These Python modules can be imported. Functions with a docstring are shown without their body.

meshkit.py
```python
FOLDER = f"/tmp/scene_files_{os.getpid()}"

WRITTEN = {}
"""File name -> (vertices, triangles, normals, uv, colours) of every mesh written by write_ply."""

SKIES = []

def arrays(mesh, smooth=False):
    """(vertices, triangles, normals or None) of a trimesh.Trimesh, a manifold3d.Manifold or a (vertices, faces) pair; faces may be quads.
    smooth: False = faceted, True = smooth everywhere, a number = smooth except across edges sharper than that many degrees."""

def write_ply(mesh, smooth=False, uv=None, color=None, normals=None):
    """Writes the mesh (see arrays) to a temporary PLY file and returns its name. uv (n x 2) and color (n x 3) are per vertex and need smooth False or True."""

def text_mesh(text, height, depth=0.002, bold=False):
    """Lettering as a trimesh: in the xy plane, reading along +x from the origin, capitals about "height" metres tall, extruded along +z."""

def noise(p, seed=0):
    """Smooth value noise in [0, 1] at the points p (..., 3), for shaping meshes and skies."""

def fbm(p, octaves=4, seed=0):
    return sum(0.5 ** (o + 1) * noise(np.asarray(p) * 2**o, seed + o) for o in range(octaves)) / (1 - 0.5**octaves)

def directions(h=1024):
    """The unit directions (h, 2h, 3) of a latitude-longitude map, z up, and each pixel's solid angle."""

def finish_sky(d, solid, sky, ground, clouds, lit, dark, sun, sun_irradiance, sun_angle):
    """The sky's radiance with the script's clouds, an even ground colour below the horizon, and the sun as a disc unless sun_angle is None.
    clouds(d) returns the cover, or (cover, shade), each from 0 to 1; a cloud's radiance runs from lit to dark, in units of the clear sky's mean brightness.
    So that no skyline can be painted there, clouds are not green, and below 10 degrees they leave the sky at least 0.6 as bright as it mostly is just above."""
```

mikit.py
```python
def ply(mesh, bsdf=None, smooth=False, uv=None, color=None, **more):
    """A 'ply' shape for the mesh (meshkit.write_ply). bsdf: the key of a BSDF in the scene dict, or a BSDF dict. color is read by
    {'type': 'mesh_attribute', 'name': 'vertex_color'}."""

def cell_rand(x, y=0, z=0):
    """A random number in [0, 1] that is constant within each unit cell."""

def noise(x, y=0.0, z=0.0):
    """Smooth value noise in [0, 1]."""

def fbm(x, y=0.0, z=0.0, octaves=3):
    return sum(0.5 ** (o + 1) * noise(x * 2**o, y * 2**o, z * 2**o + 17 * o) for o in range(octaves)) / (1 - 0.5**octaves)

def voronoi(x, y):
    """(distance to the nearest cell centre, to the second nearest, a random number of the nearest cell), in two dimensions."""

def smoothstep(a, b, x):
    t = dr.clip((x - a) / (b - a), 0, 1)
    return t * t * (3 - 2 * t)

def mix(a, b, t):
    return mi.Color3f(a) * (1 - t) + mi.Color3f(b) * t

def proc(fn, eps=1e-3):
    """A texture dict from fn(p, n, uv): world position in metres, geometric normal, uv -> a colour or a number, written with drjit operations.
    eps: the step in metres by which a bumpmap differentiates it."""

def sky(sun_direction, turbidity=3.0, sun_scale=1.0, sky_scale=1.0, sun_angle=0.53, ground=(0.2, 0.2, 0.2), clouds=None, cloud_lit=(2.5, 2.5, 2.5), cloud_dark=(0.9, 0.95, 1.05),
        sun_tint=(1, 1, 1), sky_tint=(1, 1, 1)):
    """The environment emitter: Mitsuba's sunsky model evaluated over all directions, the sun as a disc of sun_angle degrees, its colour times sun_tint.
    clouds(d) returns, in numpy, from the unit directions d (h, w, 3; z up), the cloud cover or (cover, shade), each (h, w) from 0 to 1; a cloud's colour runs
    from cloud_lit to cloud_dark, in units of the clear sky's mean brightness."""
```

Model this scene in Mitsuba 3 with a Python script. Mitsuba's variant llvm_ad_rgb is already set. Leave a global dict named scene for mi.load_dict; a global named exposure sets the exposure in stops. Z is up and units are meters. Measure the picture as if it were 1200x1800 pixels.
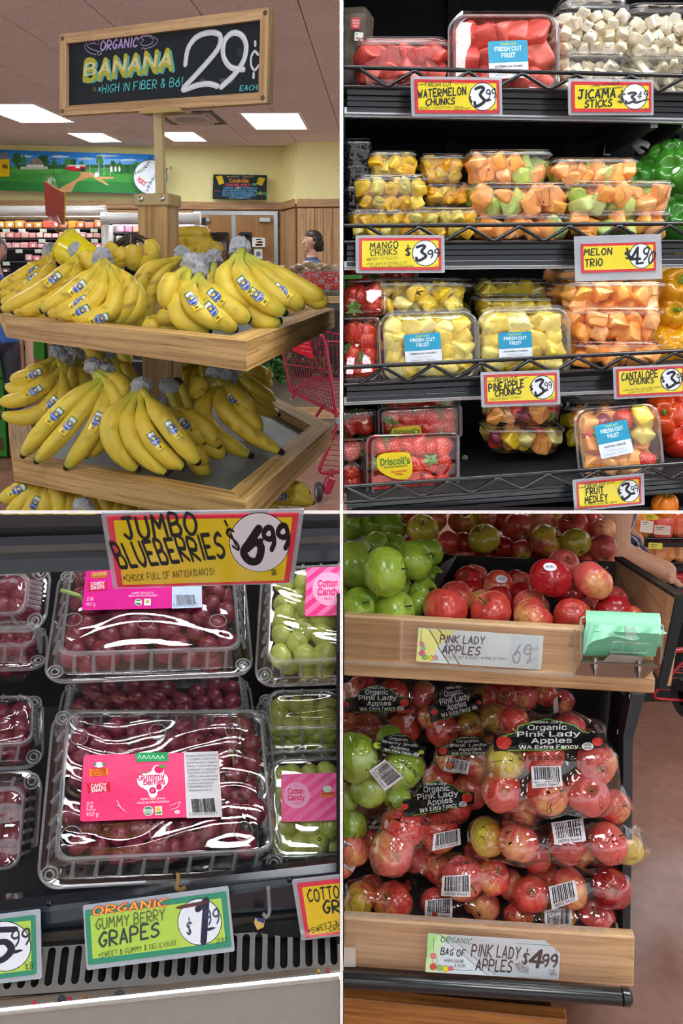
import math, numpy as np, trimesh, manifold3d, shapely, shapely.affinity, mitsuba as mi, drjit as dr, mikit, meshkit
from scipy.optimize import least_squares
from scipy.spatial import cKDTree, ConvexHull
from shapely.geometry import Polygon, LineString, Point, MultiPolygon
# ---------------------------------------------------------------- camera, lights, exposure
exposure = 0.3
FOC, PCX, PCY, EYE, PITCH = 1600.0, 600.0, 675.0, 1.55, math.radians(8)
CP, SP = math.cos(PITCH), math.sin(PITCH)
T = mi.ScalarTransform4f
scene = {'camera': {'type': 'perspective', 'fov_axis': 'x', 'fov': math.degrees(2 * math.atan(600 / FOC)),
                    'principal_point_offset_y': (900 - PCY) / 1800, 'near_clip': 0.05, 'far_clip': 60.0,
                    'to_world': T().look_at(origin=[0, 0, EYE], target=[0, CP, EYE - SP], up=[0, 0, 1])}}
labels = {}
scene['store_light'] = {'type': 'constant', 'radiance': {'type': 'rgb', 'value': [0.85, 0.87, 0.90]}}
CEIL_Z = 3.0
CEIL_LIGHT = 10.5                 # radiance of the ceiling panels
CASE_LED = 8.0                    # radiance of the LED strips of the cold cases
# ceiling panels: centre x, centre y (1.2 m x 0.6 m each); those in view first
CEIL_PANELS = [(-3.22, 9.6, 0), (-0.71, 10.15, 0), (-3.02, 11.5, 0), (-1.93, 11.4, 0), (-4.6, 7.4, 0), (0.9, 4.6, 0), (2.2, 9.0, 0), (2.4, 6.2, 0),
               (-2.4, 3.4, 0), (0.32, 0.90, 90), (0.30, 1.30, 90), (1.3, 1.2, 0), (-2.6, -0.4, 0), (0.1, -0.6, 0), (2.6, -0.4, 0), (-1.2, -2.4, 0), (1.3, -2.4, 0)]
# ---------------------------------------------------------------- helpers
def lin(h):
    if not isinstance(h, str): return np.asarray(h, float)
    c = np.array([int(h[i:i + 2], 16) for i in (1, 3, 5)]) / 255
    return np.where(c <= 0.04045, c / 12.92, ((c + 0.055) / 1.055) ** 2.4)
def ray(u, v):
    x, yd = (u - PCX) / FOC, (v - PCY) / FOC
    return np.array([x, CP - yd * SP, -SP - yd * CP])
CAM = np.array([0, 0, EYE])
def P(u, v, y):                       # the point at forward distance y seen at (u, v)
    r = ray(u, v); return CAM + r * (y / r[1])
def PZ(u, v, z):                      # the point at height z
    r = ray(u, v); return CAM + r * ((z - EYE) / r[2])
def pix(p):
    q = np.asarray(p, float) - CAM
    zc = q[1] * CP - q[2] * SP; yc = -q[1] * SP - q[2] * CP
    return np.array([PCX + FOC * q[0] / zc, PCY + FOC * yc / zc])
def rgb(v): return {'type': 'rgb', 'value': [float(x) for x in lin(v)]}
VC = {'type': 'mesh_attribute', 'name': 'vertex_color'}
def prin(col, rough, spec=0.5, **k): return {'type': 'twosided', 'b': {'type': 'principled', 'base_color': col, 'roughness': rough, 'specular': spec, **k}}
SURF = {'matte': (0.75, 0.3, {}), 'satin': (0.42, 0.5, {}), 'gloss': (0.16, 0.5, dict(clearcoat=0.4, clearcoat_gloss=0.9)), 'skin_fruit': (0.30, 0.45, dict(clearcoat=0.25, clearcoat_gloss=0.85)), 'wet': (0.33, 0.55, {}), 'metal': (0.32, 0.5, dict(metallic=1.0))}
def packed_fn(p, n, uv):            # a mesh of one colour carries it in its uv: u = red, green; v = blue, mottling
    u, v = dr.round(uv[0]), dr.round(uv[1])
    r = dr.floor(u / 256); g = u - r * 256; b = dr.floor(v / 256); a = (v - b * 256) / 128
    c = mi.Color3f(r, g, b) / 255; c = dr.select(c < 0.04045, c / 12.92, dr.power((c + 0.055) / 1.055, 2.4))
    return dr.clip(c * (1 + a * (mikit.fbm(p[0] * 75, p[1] * 75, p[2] * 75, 2) - 0.5) * 2), 0, 1)
for k_, (r_, sp_, x_) in SURF.items(): scene[k_] = prin(VC, r_, sp_, **x_); scene[k_ + '_u'] = prin(mikit.proc(packed_fn), r_, sp_, **x_)
def srgb8(c): c = np.clip(np.asarray(c, float), 0, 1); return np.round(255 * np.where(c < .0031308, 12.92 * c, 1.055 * np.maximum(c, 1e-9) ** (1 / 2.4) - .055))
scene['clear'] = {'type': 'thindielectric', 'int_ior': 1.5}
scene['film'] = {'type': 'thindielectric', 'int_ior': 1.62}
scene['sleeve'] = {'type': 'blendbsdf', 'weight': 0.45, 'a': {'type': 'thindielectric', 'int_ior': 1.5}, 'b': {'type': 'twosided', 'b': {'type': 'diffuse', 'reflectance': rgb('#c9d0da')}}}
scene['lid_clear'] = {'type': 'thindielectric', 'int_ior': 1.75}
scene['rim_plastic'] = {'type': 'blendbsdf', 'weight': 0.12, 'a': {'type': 'thindielectric', 'int_ior': 1.9}, 'b': {'type': 'twosided', 'b': {'type': 'principled', 'base_color': rgb('#e8ecf0'), 'roughness': 0.25, 'specular': 0.6}}}
N, FB = mikit.noise, mikit.fbm
def wood_fn(dark, light, streak=70.0, rings=9.0, pore=260.0):
    dark, light = [float(x) for x in lin(dark)], [float(x) for x in lin(light)]
    def fn(p, n, uv):
        u, v = uv[0], uv[1]
        w = v * rings * 10 + FB(u * 2.5, v * 14) * 3.0
        g = FB(w, u * 1.3, octaves=2)
        s = FB(u * 7, v * streak * 4, octaves=3)
        po = N(u * 22, v * pore * 4)
        t = mi.Float(0.55) * g + mi.Float(0.45) * s
        c = mikit.mix(dark, light, mikit.smoothstep(0.25, 0.72, t))
        return c * (1 - 0.30 * mikit.smoothstep(0.72, 0.95, po))
    return mikit.proc(fn)
scene['oak'] = prin(wood_fn('#9c7440', '#c9a468'), 0.5)
scene['oak_top'] = prin(wood_fn('#8a6534', '#c39a5c', 50), 0.55)
scene['ash'] = prin(wood_fn('#b98f62', '#d6b285', 60), 0.38)
scene['frame_oak'] = prin(wood_fn('#a98257', '#d2ae80', 70), 0.5)
scene['pine'] = prin(wood_fn('#a37a52', '#c8a074', 40, 5), 0.5)
scene['veneer'] = prin(wood_fn('#966a38', '#a87a45', 60), 0.45)
scene['base_wood'] = prin(wood_fn('#8c5424', '#b97c40', 40, 5), 0.45)
scene['veneer2'] = prin(wood_fn('#b48a66', '#cfa67e', 30, 4), 0.5)
COUNT = {}
def nk(name, parent=None):
    k = name if parent is None else parent + '__' + name
    i = COUNT.get(k, -1) + 1; COUNT[k] = i
    return k if i == 0 else f'{k}_{i:03d}'
def shape(mesh, mat, color=None, smooth=False, uv=None, var=0.0):
    """mesh: Trimesh | Manifold | (v, f); color: hex | rgb | per-vertex array"""
    v, f, n = meshkit.arrays(mesh, smooth)
    if color is not None:
        c = lin(color)
        if c.ndim == 1 and uv is None and mat in SURF:
            q = srgb8(c); uv = np.tile([q[0] * 256 + q[1], q[2] * 256 + round(var * 128)], (len(v), 1)); mat += '_u'; c = None
        elif c.ndim == 1: c = np.tile(c, (len(v), 1))
        elif len(c) != len(v): c = c[cKDTree(np.asarray(mesh.vertices)).query(v)[1]]
        color = c
    path = meshkit.write_ply((v, f), False, uv, color, normals=n)
    return {'type': 'ply', 'filename': path, 'face_normals': n is None, 'bsdf': {'type': 'ref', 'id': mat}}
def put(name, sh, parent=None, M=None, label=None, cat=None, group=None, kind=None):
    k = nk(name, parent)
    scene[k] = sh if M is None else {**sh, 'to_world': T(np.asarray(M, float).tolist())}
    lab(k, label, cat, group, kind)
    return k
def lab(k, label=None, cat=None, group=None, kind=None):
    d = {a: b for a, b in (('label', label), ('category', cat), ('group', group), ('kind', kind)) if b}
    if d: labels[k] = {**labels.get(k, {}), **d}
def thing(name, label, cat, group=None, kind=None):
    k = nk(name); lab(k, label, cat, group, kind); return k
cat_ = trimesh.util.concatenate
def tm(v, f): return trimesh.Trimesh(np.asarray(v, float), np.asarray(f, int), process=False)
def at(M, mesh):
    m = mesh.copy(); m.apply_transform(M); return m
def mat4(R=None, t=(0, 0, 0), s=1.0):
    M = np.eye(4)
    if R is not None: M[:3, :3] = R
    M[:3, :3] = M[:3, :3] * s; M[:3, 3] = t; return M
def rotv(w):
    w = np.asarray(w, float); a = np.linalg.norm(w)
    return trimesh.transformations.rotation_matrix(a, w / a)[:3, :3] if a > 1e-9 else np.eye(3)
def rz(d): return rotv([0, 0, math.radians(d)])
def rx(d): return rotv([math.radians(d), 0, 0])
def ry(d): return rotv([0, math.radians(d), 0])
def rrot(rng): 
    q = rng.normal(size=4); q /= np.linalg.norm(q); return trimesh.transformations.quaternion_matrix(q)[:3, :3]
def frame(x, z=(0, 0, 1)):            # rotation with local x along x, local z near z
    x = np.asarray(x, float); x /= np.linalg.norm(x); y = np.cross(z, x); y /= np.linalg.norm(y)
    return np.stack([x, y, np.cross(x, y)], 1)
def cbox(sx, sy, sz, b=0.002):        # chamfered box about the origin
    h = np.array([sx, sy, sz]) / 2; b = min(b, *(h * 0.45))
    pts = [[i * (h[0] - b * (k != 0)), j * (h[1] - b * (k != 1)), l * (h[2] - b * (k != 2))] for i in (-1, 1) for j in (-1, 1) for l in (-1, 1) for k in range(3)]
    return trimesh.convex.convex_hull(np.array(pts))
def flatten(m):                       # unshare vertices so every face is flat with its own uv
    return tm(m.vertices[m.faces].reshape(-1, 3), np.arange(len(m.faces) * 3).reshape(-1, 3))
UVO = [0]
def board(name, a, b, w, h, mat, parent=None, up=(0, 0, 1), off=(0, 0), bev=0.002, **k):
    """a wooden board from a to b, w wide (across), h high (along up); uv in metres along the grain"""
    a, b = np.asarray(a, float), np.asarray(b, float); L = np.linalg.norm(b - a)
    m = flatten(cbox(L, w, h, bev)); UVO[0] += 1; o = UVO[0]
    v = m.vertices
    uv = np.stack([v[:, 0] + o * 1.37, v[:, 1] + v[:, 2] + o * 0.61], 1)
    M = mat4(frame(b - a, up), (a + b) / 2)
    M[:3, 3] += M[:3, 1] * off[0] + M[:3, 2] * off[1]
    return put(name, shape(m, mat, None, False, uv), parent, M, **k)
def tube(pts, r, n=10, closed=False, cap=True):
    pts = np.asarray(pts, float); m = len(pts); r = np.broadcast_to(r, m)
    t = np.gradient(pts, axis=0) if not closed else np.roll(pts, -1, 0) - np.roll(pts, 1, 0)
    t /= np.linalg.norm(t, axis=1, keepdims=True) + 1e-12
    x = np.cross(t[0], [0.3, 0.2, 1.0]); 
    if np.linalg.norm(x) < 1e-3: x = np.cross(t[0], [1, 0, 0.1])
    V = []; an = np.arange(n) * 2 * np.pi / n
    for i in range(m):
        x = x - t[i] * (x @ t[i]); x /= np.linalg.norm(x) + 1e-12; y = np.cross(t[i], x)
        V.append(pts[i] + r[i] * (np.cos(an)[:, None] * x + np.sin(an)[:, None] * y))
    F = []
    for i in range(m if closed else m - 1):
        a, b = i * n, ((i + 1) % m) * n
        for j in range(n):
            k = (j + 1) % n; F += [[a + j, b + j, b + k], [a + j, b + k, a + k]]
    V = np.vstack(V)
    if cap and not closed:
        V = np.vstack([V, pts[0], pts[-1]]); e = len(V) - 2; q = (m - 1) * n
        for j in range(n):
            k = (j + 1) % n; F += [[e, j, k], [e + 1, q + k, q + j]]
    return tm(V, np.array(F)[:, ::-1])
def smoothline(pts, n=8, closed=False):   # Catmull-Rom
    p = np.asarray(pts, float); m = len(p)
    if m < 3: return p
    q = np.vstack([p[-1:], p, p[:2]]) if closed else np.vstack([2 * p[0] - p[1], p, 2 * p[-1] - p[-2]])
    out = []
    for i in range(m if closed else m - 1):
        a, b, c, d = q[i:i + 4]
        for s in np.arange(n) / n:
            out.append(0.5 * (2 * b + (c - a) * s + (2 * a - 5 * b + 4 * c - d) * s * s + (3 * b - a - 3 * c + d) * s ** 3))
    if not closed: out.append(p[-1])
    return np.array(out)
def poly(g, z=0.0):                   # shapely polygon(s) -> flat mesh in the xy plane facing +z
    V, F, o = [], [], 0
    for q in getattr(g, 'geoms', [g]):
        if q.is_empty or q.area < 1e-12: continue
        v, f = trimesh.creation.triangulate_polygon(q, engine='earcut')
        a = v[f]; fl = np.cross(a[:, 1] - a[:, 0], a[:, 2] - a[:, 0]) < 0; f = np.where(fl[:, None], f[:, ::-1], f)
        V.append(np.c_[v, np.full(len(v), z)]); F.append(f + o); o += len(v)
    return tm(np.vstack(V), np.vstack(F))
def slab(g, z0, z1):
    ms = [trimesh.creation.extrude_polygon(q, z1 - z0, engine='earcut') for q in getattr(g, 'geoms', [g])]
    m = cat_(ms); m.apply_translation([0, 0, z0]); return m
def rrect(w, h, r, n=5, cx=0, cy=0):
    return Point(0, 0).buffer(1, 4 * 1) if 0 else shapely.box(cx - w / 2 + r, cy - h / 2 + r, cx + w / 2 - r, cy + h / 2 - r).buffer(r, quad_segs=n)
def ring(w, d, r, n=6, per=0):        # rounded rectangle outline, counterclockwise, `per` extra points along each side
    pts = []
    for k, (sx, sy) in enumerate(((1, 1), (-1, 1), (-1, -1), (1, -1))):
        for a in np.linspace(k * np.pi / 2, (k + 1) * np.pi / 2, n + 1): pts.append([sx * (w / 2 - r) + r * math.cos(a), sy * (d / 2 - r) + r * math.sin(a)])
        if per:
            a0 = np.array(pts[-1]); nx = ((-1, 1), (-1, -1), (1, -1), (1, 1))[k]; a = (k + 1) * np.pi / 2
            b0 = np.array([nx[0] * (w / 2 - r) + r * math.cos(a), nx[1] * (d / 2 - r) + r * math.sin(a)])
            for t in np.arange(1, per + 1) / (per + 1): pts.append((a0 * (1 - t) + b0 * t).tolist())
    return np.array(pts)
def loft(rings, cap0=False, cap1=False):   # rings: list of (n,3)
    n = len(rings[0]); V = list(rings); F = []
    for i in range(len(rings) - 1):
        for j in range(n):
            k = (j + 1) % n; F += [[i * n + j, i * n + k, (i + 1) * n + k], [i * n + j, (i + 1) * n + k, (i + 1) * n + j]]
    V = np.vstack(V)
    for c, i in ((cap0, 0), (cap1, len(rings) - 1)):
        if c:
            V = np.vstack([V, rings[i].mean(0)])
            for j in range(n):
                k = (j + 1) % n; F.append([len(V) - 1, i * n + k, i * n + j] if i == 0 else [len(V) - 1, i * n + j, i * n + k])
    return tm(V, F)
def lathe(prof, n=24):
    prof = np.asarray(prof, float); a = np.arange(n) * 2 * np.pi / n
    return loft([np.c_[r * np.cos(a), r * np.sin(a), np.full(n, z)] for r, z in prof])
def ico(s): return trimesh.creation.icosphere(subdivisions=s)
def hullpts(p):
    p = np.unique(np.round(np.asarray(p, float), 7), axis=0); c = p.mean(0); q = ConvexHull(p - c, qhull_options='QJ Pp'); f = q.simplices; a = (p - c)[f]; n = np.cross(a[:, 1] - a[:, 0], a[:, 2] - a[:, 0])
    f = np.where((np.einsum('ij,ij->i', n, q.equations[:, :3]) < 0)[:, None], f[:, ::-1], f); m = tm(p, f); m.remove_unreferenced_vertices(); return m
def capsules(bones, edge=0.012, it=8):   # bones: (p, r, q, s); one continuous smoothed figure
    man = None; sp = trimesh.creation.icosphere(subdivisions=2).vertices
    for p, r, q, s in bones:
        m = manifold3d.Manifold.hull_points(np.vstack([np.asarray(p) + r * sp, np.asarray(q) + s * sp]))
        man = m if man is None else man + m
    m = man.refine_to_length(edge).to_mesh(); m = trimesh.Trimesh(m.vert_properties[:, :3], m.tri_verts)
    trimesh.smoothing.filter_taubin(m, iterations=it); return m
# ---- rigid rectangles from what the photograph shows of their four corners
class Quad:
    def __init__(s, px, depth, yaw=0, pitch=0, wh=None, keep=0.15):
        px = np.asarray(px, float); c = P(*px.mean(0), depth)
        k = depth / FOC
        w0, h0 = (np.linalg.norm(px[1] - px[0]) + np.linalg.norm(px[2] - px[3])) / 2 * k, (np.linalg.norm(px[3] - px[0]) + np.linalg.norm(px[2] - px[1])) / 2 * k
        if wh: w0, h0 = wh
        w0 /= math.cos(math.radians(yaw)); 
        R0 = rz(yaw) @ rx(90 - pitch)          # local x right, y up, z towards the viewer
        def un(q):
            R = rotv(q[:3]) @ R0; C = CAM + (c + np.array([q[3], 0, q[4]]) - CAM); w, h = w0 * math.exp(q[5]), h0 * math.exp(q[6])
            return R, C, w, h
        def res(q):
            R, C, w, h = un(q)
            pts = [C + R @ [a * w / 2, b * h / 2, 0] for a, b in ((-1, 1), (1, 1), (1, -1), (-1, -1))]
            e = np.concatenate([pix(p) - t for p, t in zip(pts, px)])
            return np.concatenate([e, q[:3] * 30 * keep, (np.array([q[5], q[6]]) * (200 if wh else 1) * keep)])
        q = least_squares(res, np.zeros(7)).x
        s.R, s.C, s.w, s.h = un(q); s.M = mat4(s.R, s.C)
    def xy(s, u, v):
        r = ray(u, v); n = s.R[:, 2]; p = CAM + r * (((s.C - CAM) @ n) / (r @ n)); return (s.R.T @ (p - s.C))[:2]
    def pt(s, x, y, z=0): return s.C + s.R @ np.array([x, y, z])
# ---- lettering: a marker alphabet of strokes (x 0-9, y 0-e hex, cap height a = 10)
GLY = {
'A': '00 3a 60|13 53', 'B': '00 0a 4a 58 46 05|46 63 50 00', 'C': '69 4a 28 05 12 20 40 61', 'D': '00 0a|0a 49 65 41 00', 'E': '6a 0a 00 60|05 45', 'F': '6a 0a 00|05 45',
'G': '69 4a 28 05 12 30 51 64 44', 'H': '0a 00|6a 60|05 65', 'I': '1a 10', 'J': '5a 52 30 12|2a 7a', 'K': '0a 00|6a 05 60', 'L': '0a 00 50', 'M': '00 1a 44 7a 80', 'N': '00 0a 60 6a',
'O': '3a 18 04 20 50 74 68 3a', 'P': '00 0a 4a 68 55 05', 'Q': '3a 18 04 20 50 74 68 3a|43 70', 'R': '00 0a 4a 68 55 05 60', 'S': '69 4a 18 16 45 63 51 20 01', 'T': '3a 30|0a 6a',
'U': '0a 03 20 40 63 6a', 'V': '0a 30 6a', 'W': '0a 20 47 60 8a', 'X': '0a 60|6a 00', 'Y': '0a 35 6a|35 30', 'Z': '0a 6a 00 60',
'0': '3a 18 04 20 40 64 68 3a', '1': '08 2a 20', '2': '08 2a 5a 67 00 60', '3': '09 3a 59 36 63 41 10 02', '4': '40 4a 03 63', '5': '6a 1a 06 46 63 40 10 01', '6': '5a 26 03 20 50 64 46 14',
'7': '0a 6a 20', '8': '35 08 3a 68 35 02 30 62 35', '9': '66 35 07 2a 5a 67 63 40', '$': '69 3a 08 26 44 52 30 02|3c 3e|38 36|34 32', 'c': '67 58 37 14 22 42 63|4a 4b|40 41',
'&': '60 18 2a 48 03 10 30 64', '!': '1a 13|10 11', '*': '27 23|07 43|47 03', '.': '00 11', ',': '11 0e', "'": '1a 08', '-': '05 45', '/': '00 5a', ':': '02 03|06 07', '~': '05 26 44 65', '(': '2a 05 20', 'q': '0a 0a',
'x': '07 50|57 00', 'i': '17 10|19 1a', '|': '1b 10', 'r': '07 00|05 27 46'}
def strokes(ch):
    out = []
    for s in GLY.get(ch, '').split('|'):
        if s: out.append(np.array([[int(q[0], 16), int(q[1], 16)] for q in s.split()], float))
    return out
ROUND = set('BCDGJOPQRSU0235689$&c~(')
def hand(txt, pen=0.12, rng=None, slant=0.12, gap=0.28):
    """shapely outline of marker writing, cap height 1, from x = 0; returns (shape, width)"""
    x, lines = 0.0, []
    for ch in txt:
        if ch == ' ': x += 0.45; continue
        st = strokes(ch); 
        if not st: x += 0.4; continue
        w = max(p[:, 0].max() for p in st) / 10
        j = rng.normal(0, 0.02, 2) if rng is not None else (0, 0)
        for p in st:
            q = p / 10
            if ch in ROUND and len(q) > 3:
                q = smoothline(q, 4)
            q = q * [1, 1 + j[0]] + [x, j[1]]
            q = q + np.c_[q[:, 1] * slant, np.zeros(len(q))]
            lines.append(LineString(q).buffer(pen / 2, quad_segs=2))
        x += w + gap
    return shapely.union_all(lines), max(x - gap, 0.1)
PRN = {}
def printed(txt, bold=False):
    k = (txt, bold)
    if k not in PRN:
        m = meshkit.text_mesh(txt, 1.0, 0.01, bold); fn = m.face_normals[:, 2] > 0.5
        m = m.submesh([np.nonzero(fn)[0]], append=True); m.vertices[:, 2] = 0
        PRN[k] = (m, m.bounds[1, 0])
    return PRN[k]
def lettering(Q, items, parent, name='lettering', z=0.0006, mat='matte', seed=1):
    """items: (text, (u,v) start of the baseline, (u,v) its end, cap height px, colour, style, pen); one mesh per call"""
    ms, cs = [], []; rng = np.random.default_rng(seed)
    for it in items:
        txt, a, b, hp, col = it[:5]; style = it[5] if len(it) > 5 else 'h'; pen = it[6] if len(it) > 6 else 0.14
        A, B = Q.xy(*a), Q.xy(*b); U = Q.xy(a[0], a[1] - hp)
        x = B - A; L = np.linalg.norm(x); x /= L; h = np.linalg.norm(U - A); y = np.array([-x[1], x[0]])
        if style[0] == 'h':
            g, w = hand(txt, pen, rng, 0.12 if len(style) < 2 else 0.3); m = poly(g)
        else: m, w = printed(txt, 'b' in style)
        v = m.vertices.copy(); sx = L / w
        xy = A + np.outer(v[:, 0] * sx, x) + np.outer(v[:, 1] * h, y)
        zz = z + 0.0001 * len(ms) * 0.2
        ms.append(tm(np.c_[xy, np.full(len(v), zz)], m.faces)); cs.append(np.tile(lin(col), (len(v), 1)))
    return put(name, shape(cat_(ms), mat, np.vstack(cs)), parent, Q.M, kind='stuff')
def printing(Q, items, parent, name='printing', mat='matte', z=0.0003, dz=0.00002):
    """flat coloured shapes on a card; items: (px polygon or ('o', centre, rx px, ry px) , colour)"""
    ms, cs = [], []
    for i, (g, col) in enumerate(items):
        if g[0] == 'o':
            c = Q.xy(*g[1]); e = Q.xy(g[1][0] + g[2], g[1][1]) - c; f = Q.xy(g[1][0], g[1][1] - g[3]) - c
            t = np.linspace(0, 2 * np.pi, 40, endpoint=False); xy = c + np.outer(np.cos(t), e) + np.outer(np.sin(t), f)
        elif g[0] == 'l':
            xy = None; gg = LineString([Q.xy(*p) for p in g[1]]).buffer(g[2] * Q.w / 2)
        else: xy = np.array([Q.xy(*p) for p in g])
        gg = gg if xy is None else Polygon(xy).buffer(0)
        m = poly(gg, z + dz * i); ms.append(m); cs.append(np.tile(lin(col), (len(m.vertices), 1)))
    return put(name, shape(cat_(ms), mat, np.vstack(cs)), parent, Q.M, kind='stuff')
def relax(n, r, lo, hi, rng, it=90, shape_fn=None, grav=0.25):
    """positions of n balls of radius r settled in a box"""
    lo, hi = np.asarray(lo, float) + r, np.asarray(hi, float) - r; hi = np.maximum(hi, lo + 1e-4)
    p = lo + rng.random((n, 3)) * (hi - lo)
    for k in range(it):
        d = p[:, None] - p[None]; L = np.linalg.norm(d, axis=-1) + 1e-9; ov = np.clip(2 * r - L, 0, None); np.fill_diagonal(ov, 0)
        p = p + (d / L[..., None] * ov[..., None] * 0.45).sum(1); p[:, 2] -= grav * r * 0.12
        p = np.clip(p, lo, hi)
        if shape_fn: p = shape_fn(p)
    return p
def lumpy(m, amp, freq, seed=0):
    m = m.copy(); n = m.vertex_normals; m.vertices = m.vertices + n * (amp * (meshkit.fbm(m.vertices * freq + seed * 7.3, 3, seed) - 0.5) * 2)[:, None]; return m
def shade(c, v, freq, amt, seed=0):    # small natural variation of a colour over a mesh
    return np.clip(lin(c) * (1 + amt * (meshkit.fbm(np.asarray(v) * freq + seed * 3.1, 3, seed) - 0.5)[:, None] * 2), 0, 1)
def led(name, a, b, w, down, parent, rad=None):   # a lamp strip between a and b that shines along `down`
    a, b = np.asarray(a, float), np.asarray(b, float); dn = np.asarray(down, float) / np.linalg.norm(down)
    x = (b - a) / np.linalg.norm(b - a); y = np.cross(dn, x); v = [a - y * w / 2, b - y * w / 2, b + y * w / 2, a + y * w / 2]
    m = tm(v, [[0, 1, 2], [0, 2, 3]])
    if m.face_normals[0] @ dn < 0: m.invert()
    s = shape(m, 'matte', '#ffffff'); s['emitter'] = {'type': 'area', 'radiance': {'type': 'rgb', 'value': [(rad or CASE_LED) * q for q in (0.97, 1.0, 1.0)]}}
    return put(name, s, parent)
def clip_x(keys, lim, side):            # ends things at an upright partition: keeps x < lim (side -1) or x > lim (side 1)
    for k in keys:
        d = scene[k]; v, f, n, uv, c = [None if a is None else np.asarray(a, float) for a in meshkit.WRITTEN[d['filename']]]; f = f.astype(int)
        M = np.array(d['to_world'].matrix, float) if 'to_world' in d else np.eye(4)
        w = v @ M[:3, :3].T + M[:3, 3]
        if (side * (w[:, 0] - lim)).min() >= 0: continue
        if (side * (w[:, 0] - lim)).max() <= 0: del scene[k]; labels.pop(k, None); continue
        r = trimesh.intersections.slice_mesh_plane(tm(w, f), [side, 0, 0], [lim, 0, 0], cap=False)
        i = cKDTree(w).query(r.vertices)[1]
        q = None if n is None else (n @ np.linalg.inv(M[:3, :3]))[i]
        if q is not None: q = q / np.linalg.norm(q, axis=1, keepdims=True)
        path = meshkit.write_ply((r.vertices, r.faces), False, None if uv is None else uv[i], None if c is None else c[i], normals=q)
        scene[k] = {**{a: b for a, b in d.items() if a != 'to_world'}, 'filename': path}
ORD = 'first second third fourth fifth sixth seventh eighth ninth tenth eleventh twelfth thirteenth fourteenth fifteenth sixteenth seventeenth eighteenth nineteenth twentieth'.split() + ['twenty-' + w for w in 'first second third fourth fifth sixth seventh eighth ninth'.split()]
PLACE = {}
def ordinal(keys, tpl, fixed=()):      # labels that count look-alikes from the left as the photograph shows them
    for i, k in enumerate(sorted(keys, key=lambda q: PLACE[q][0])):
        if k not in fixed: labels[k]['label'] = tpl.replace('#', ORD[min(i, len(ORD) - 1)] + ' from the left').replace('@', PLACE[k][2])
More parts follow.
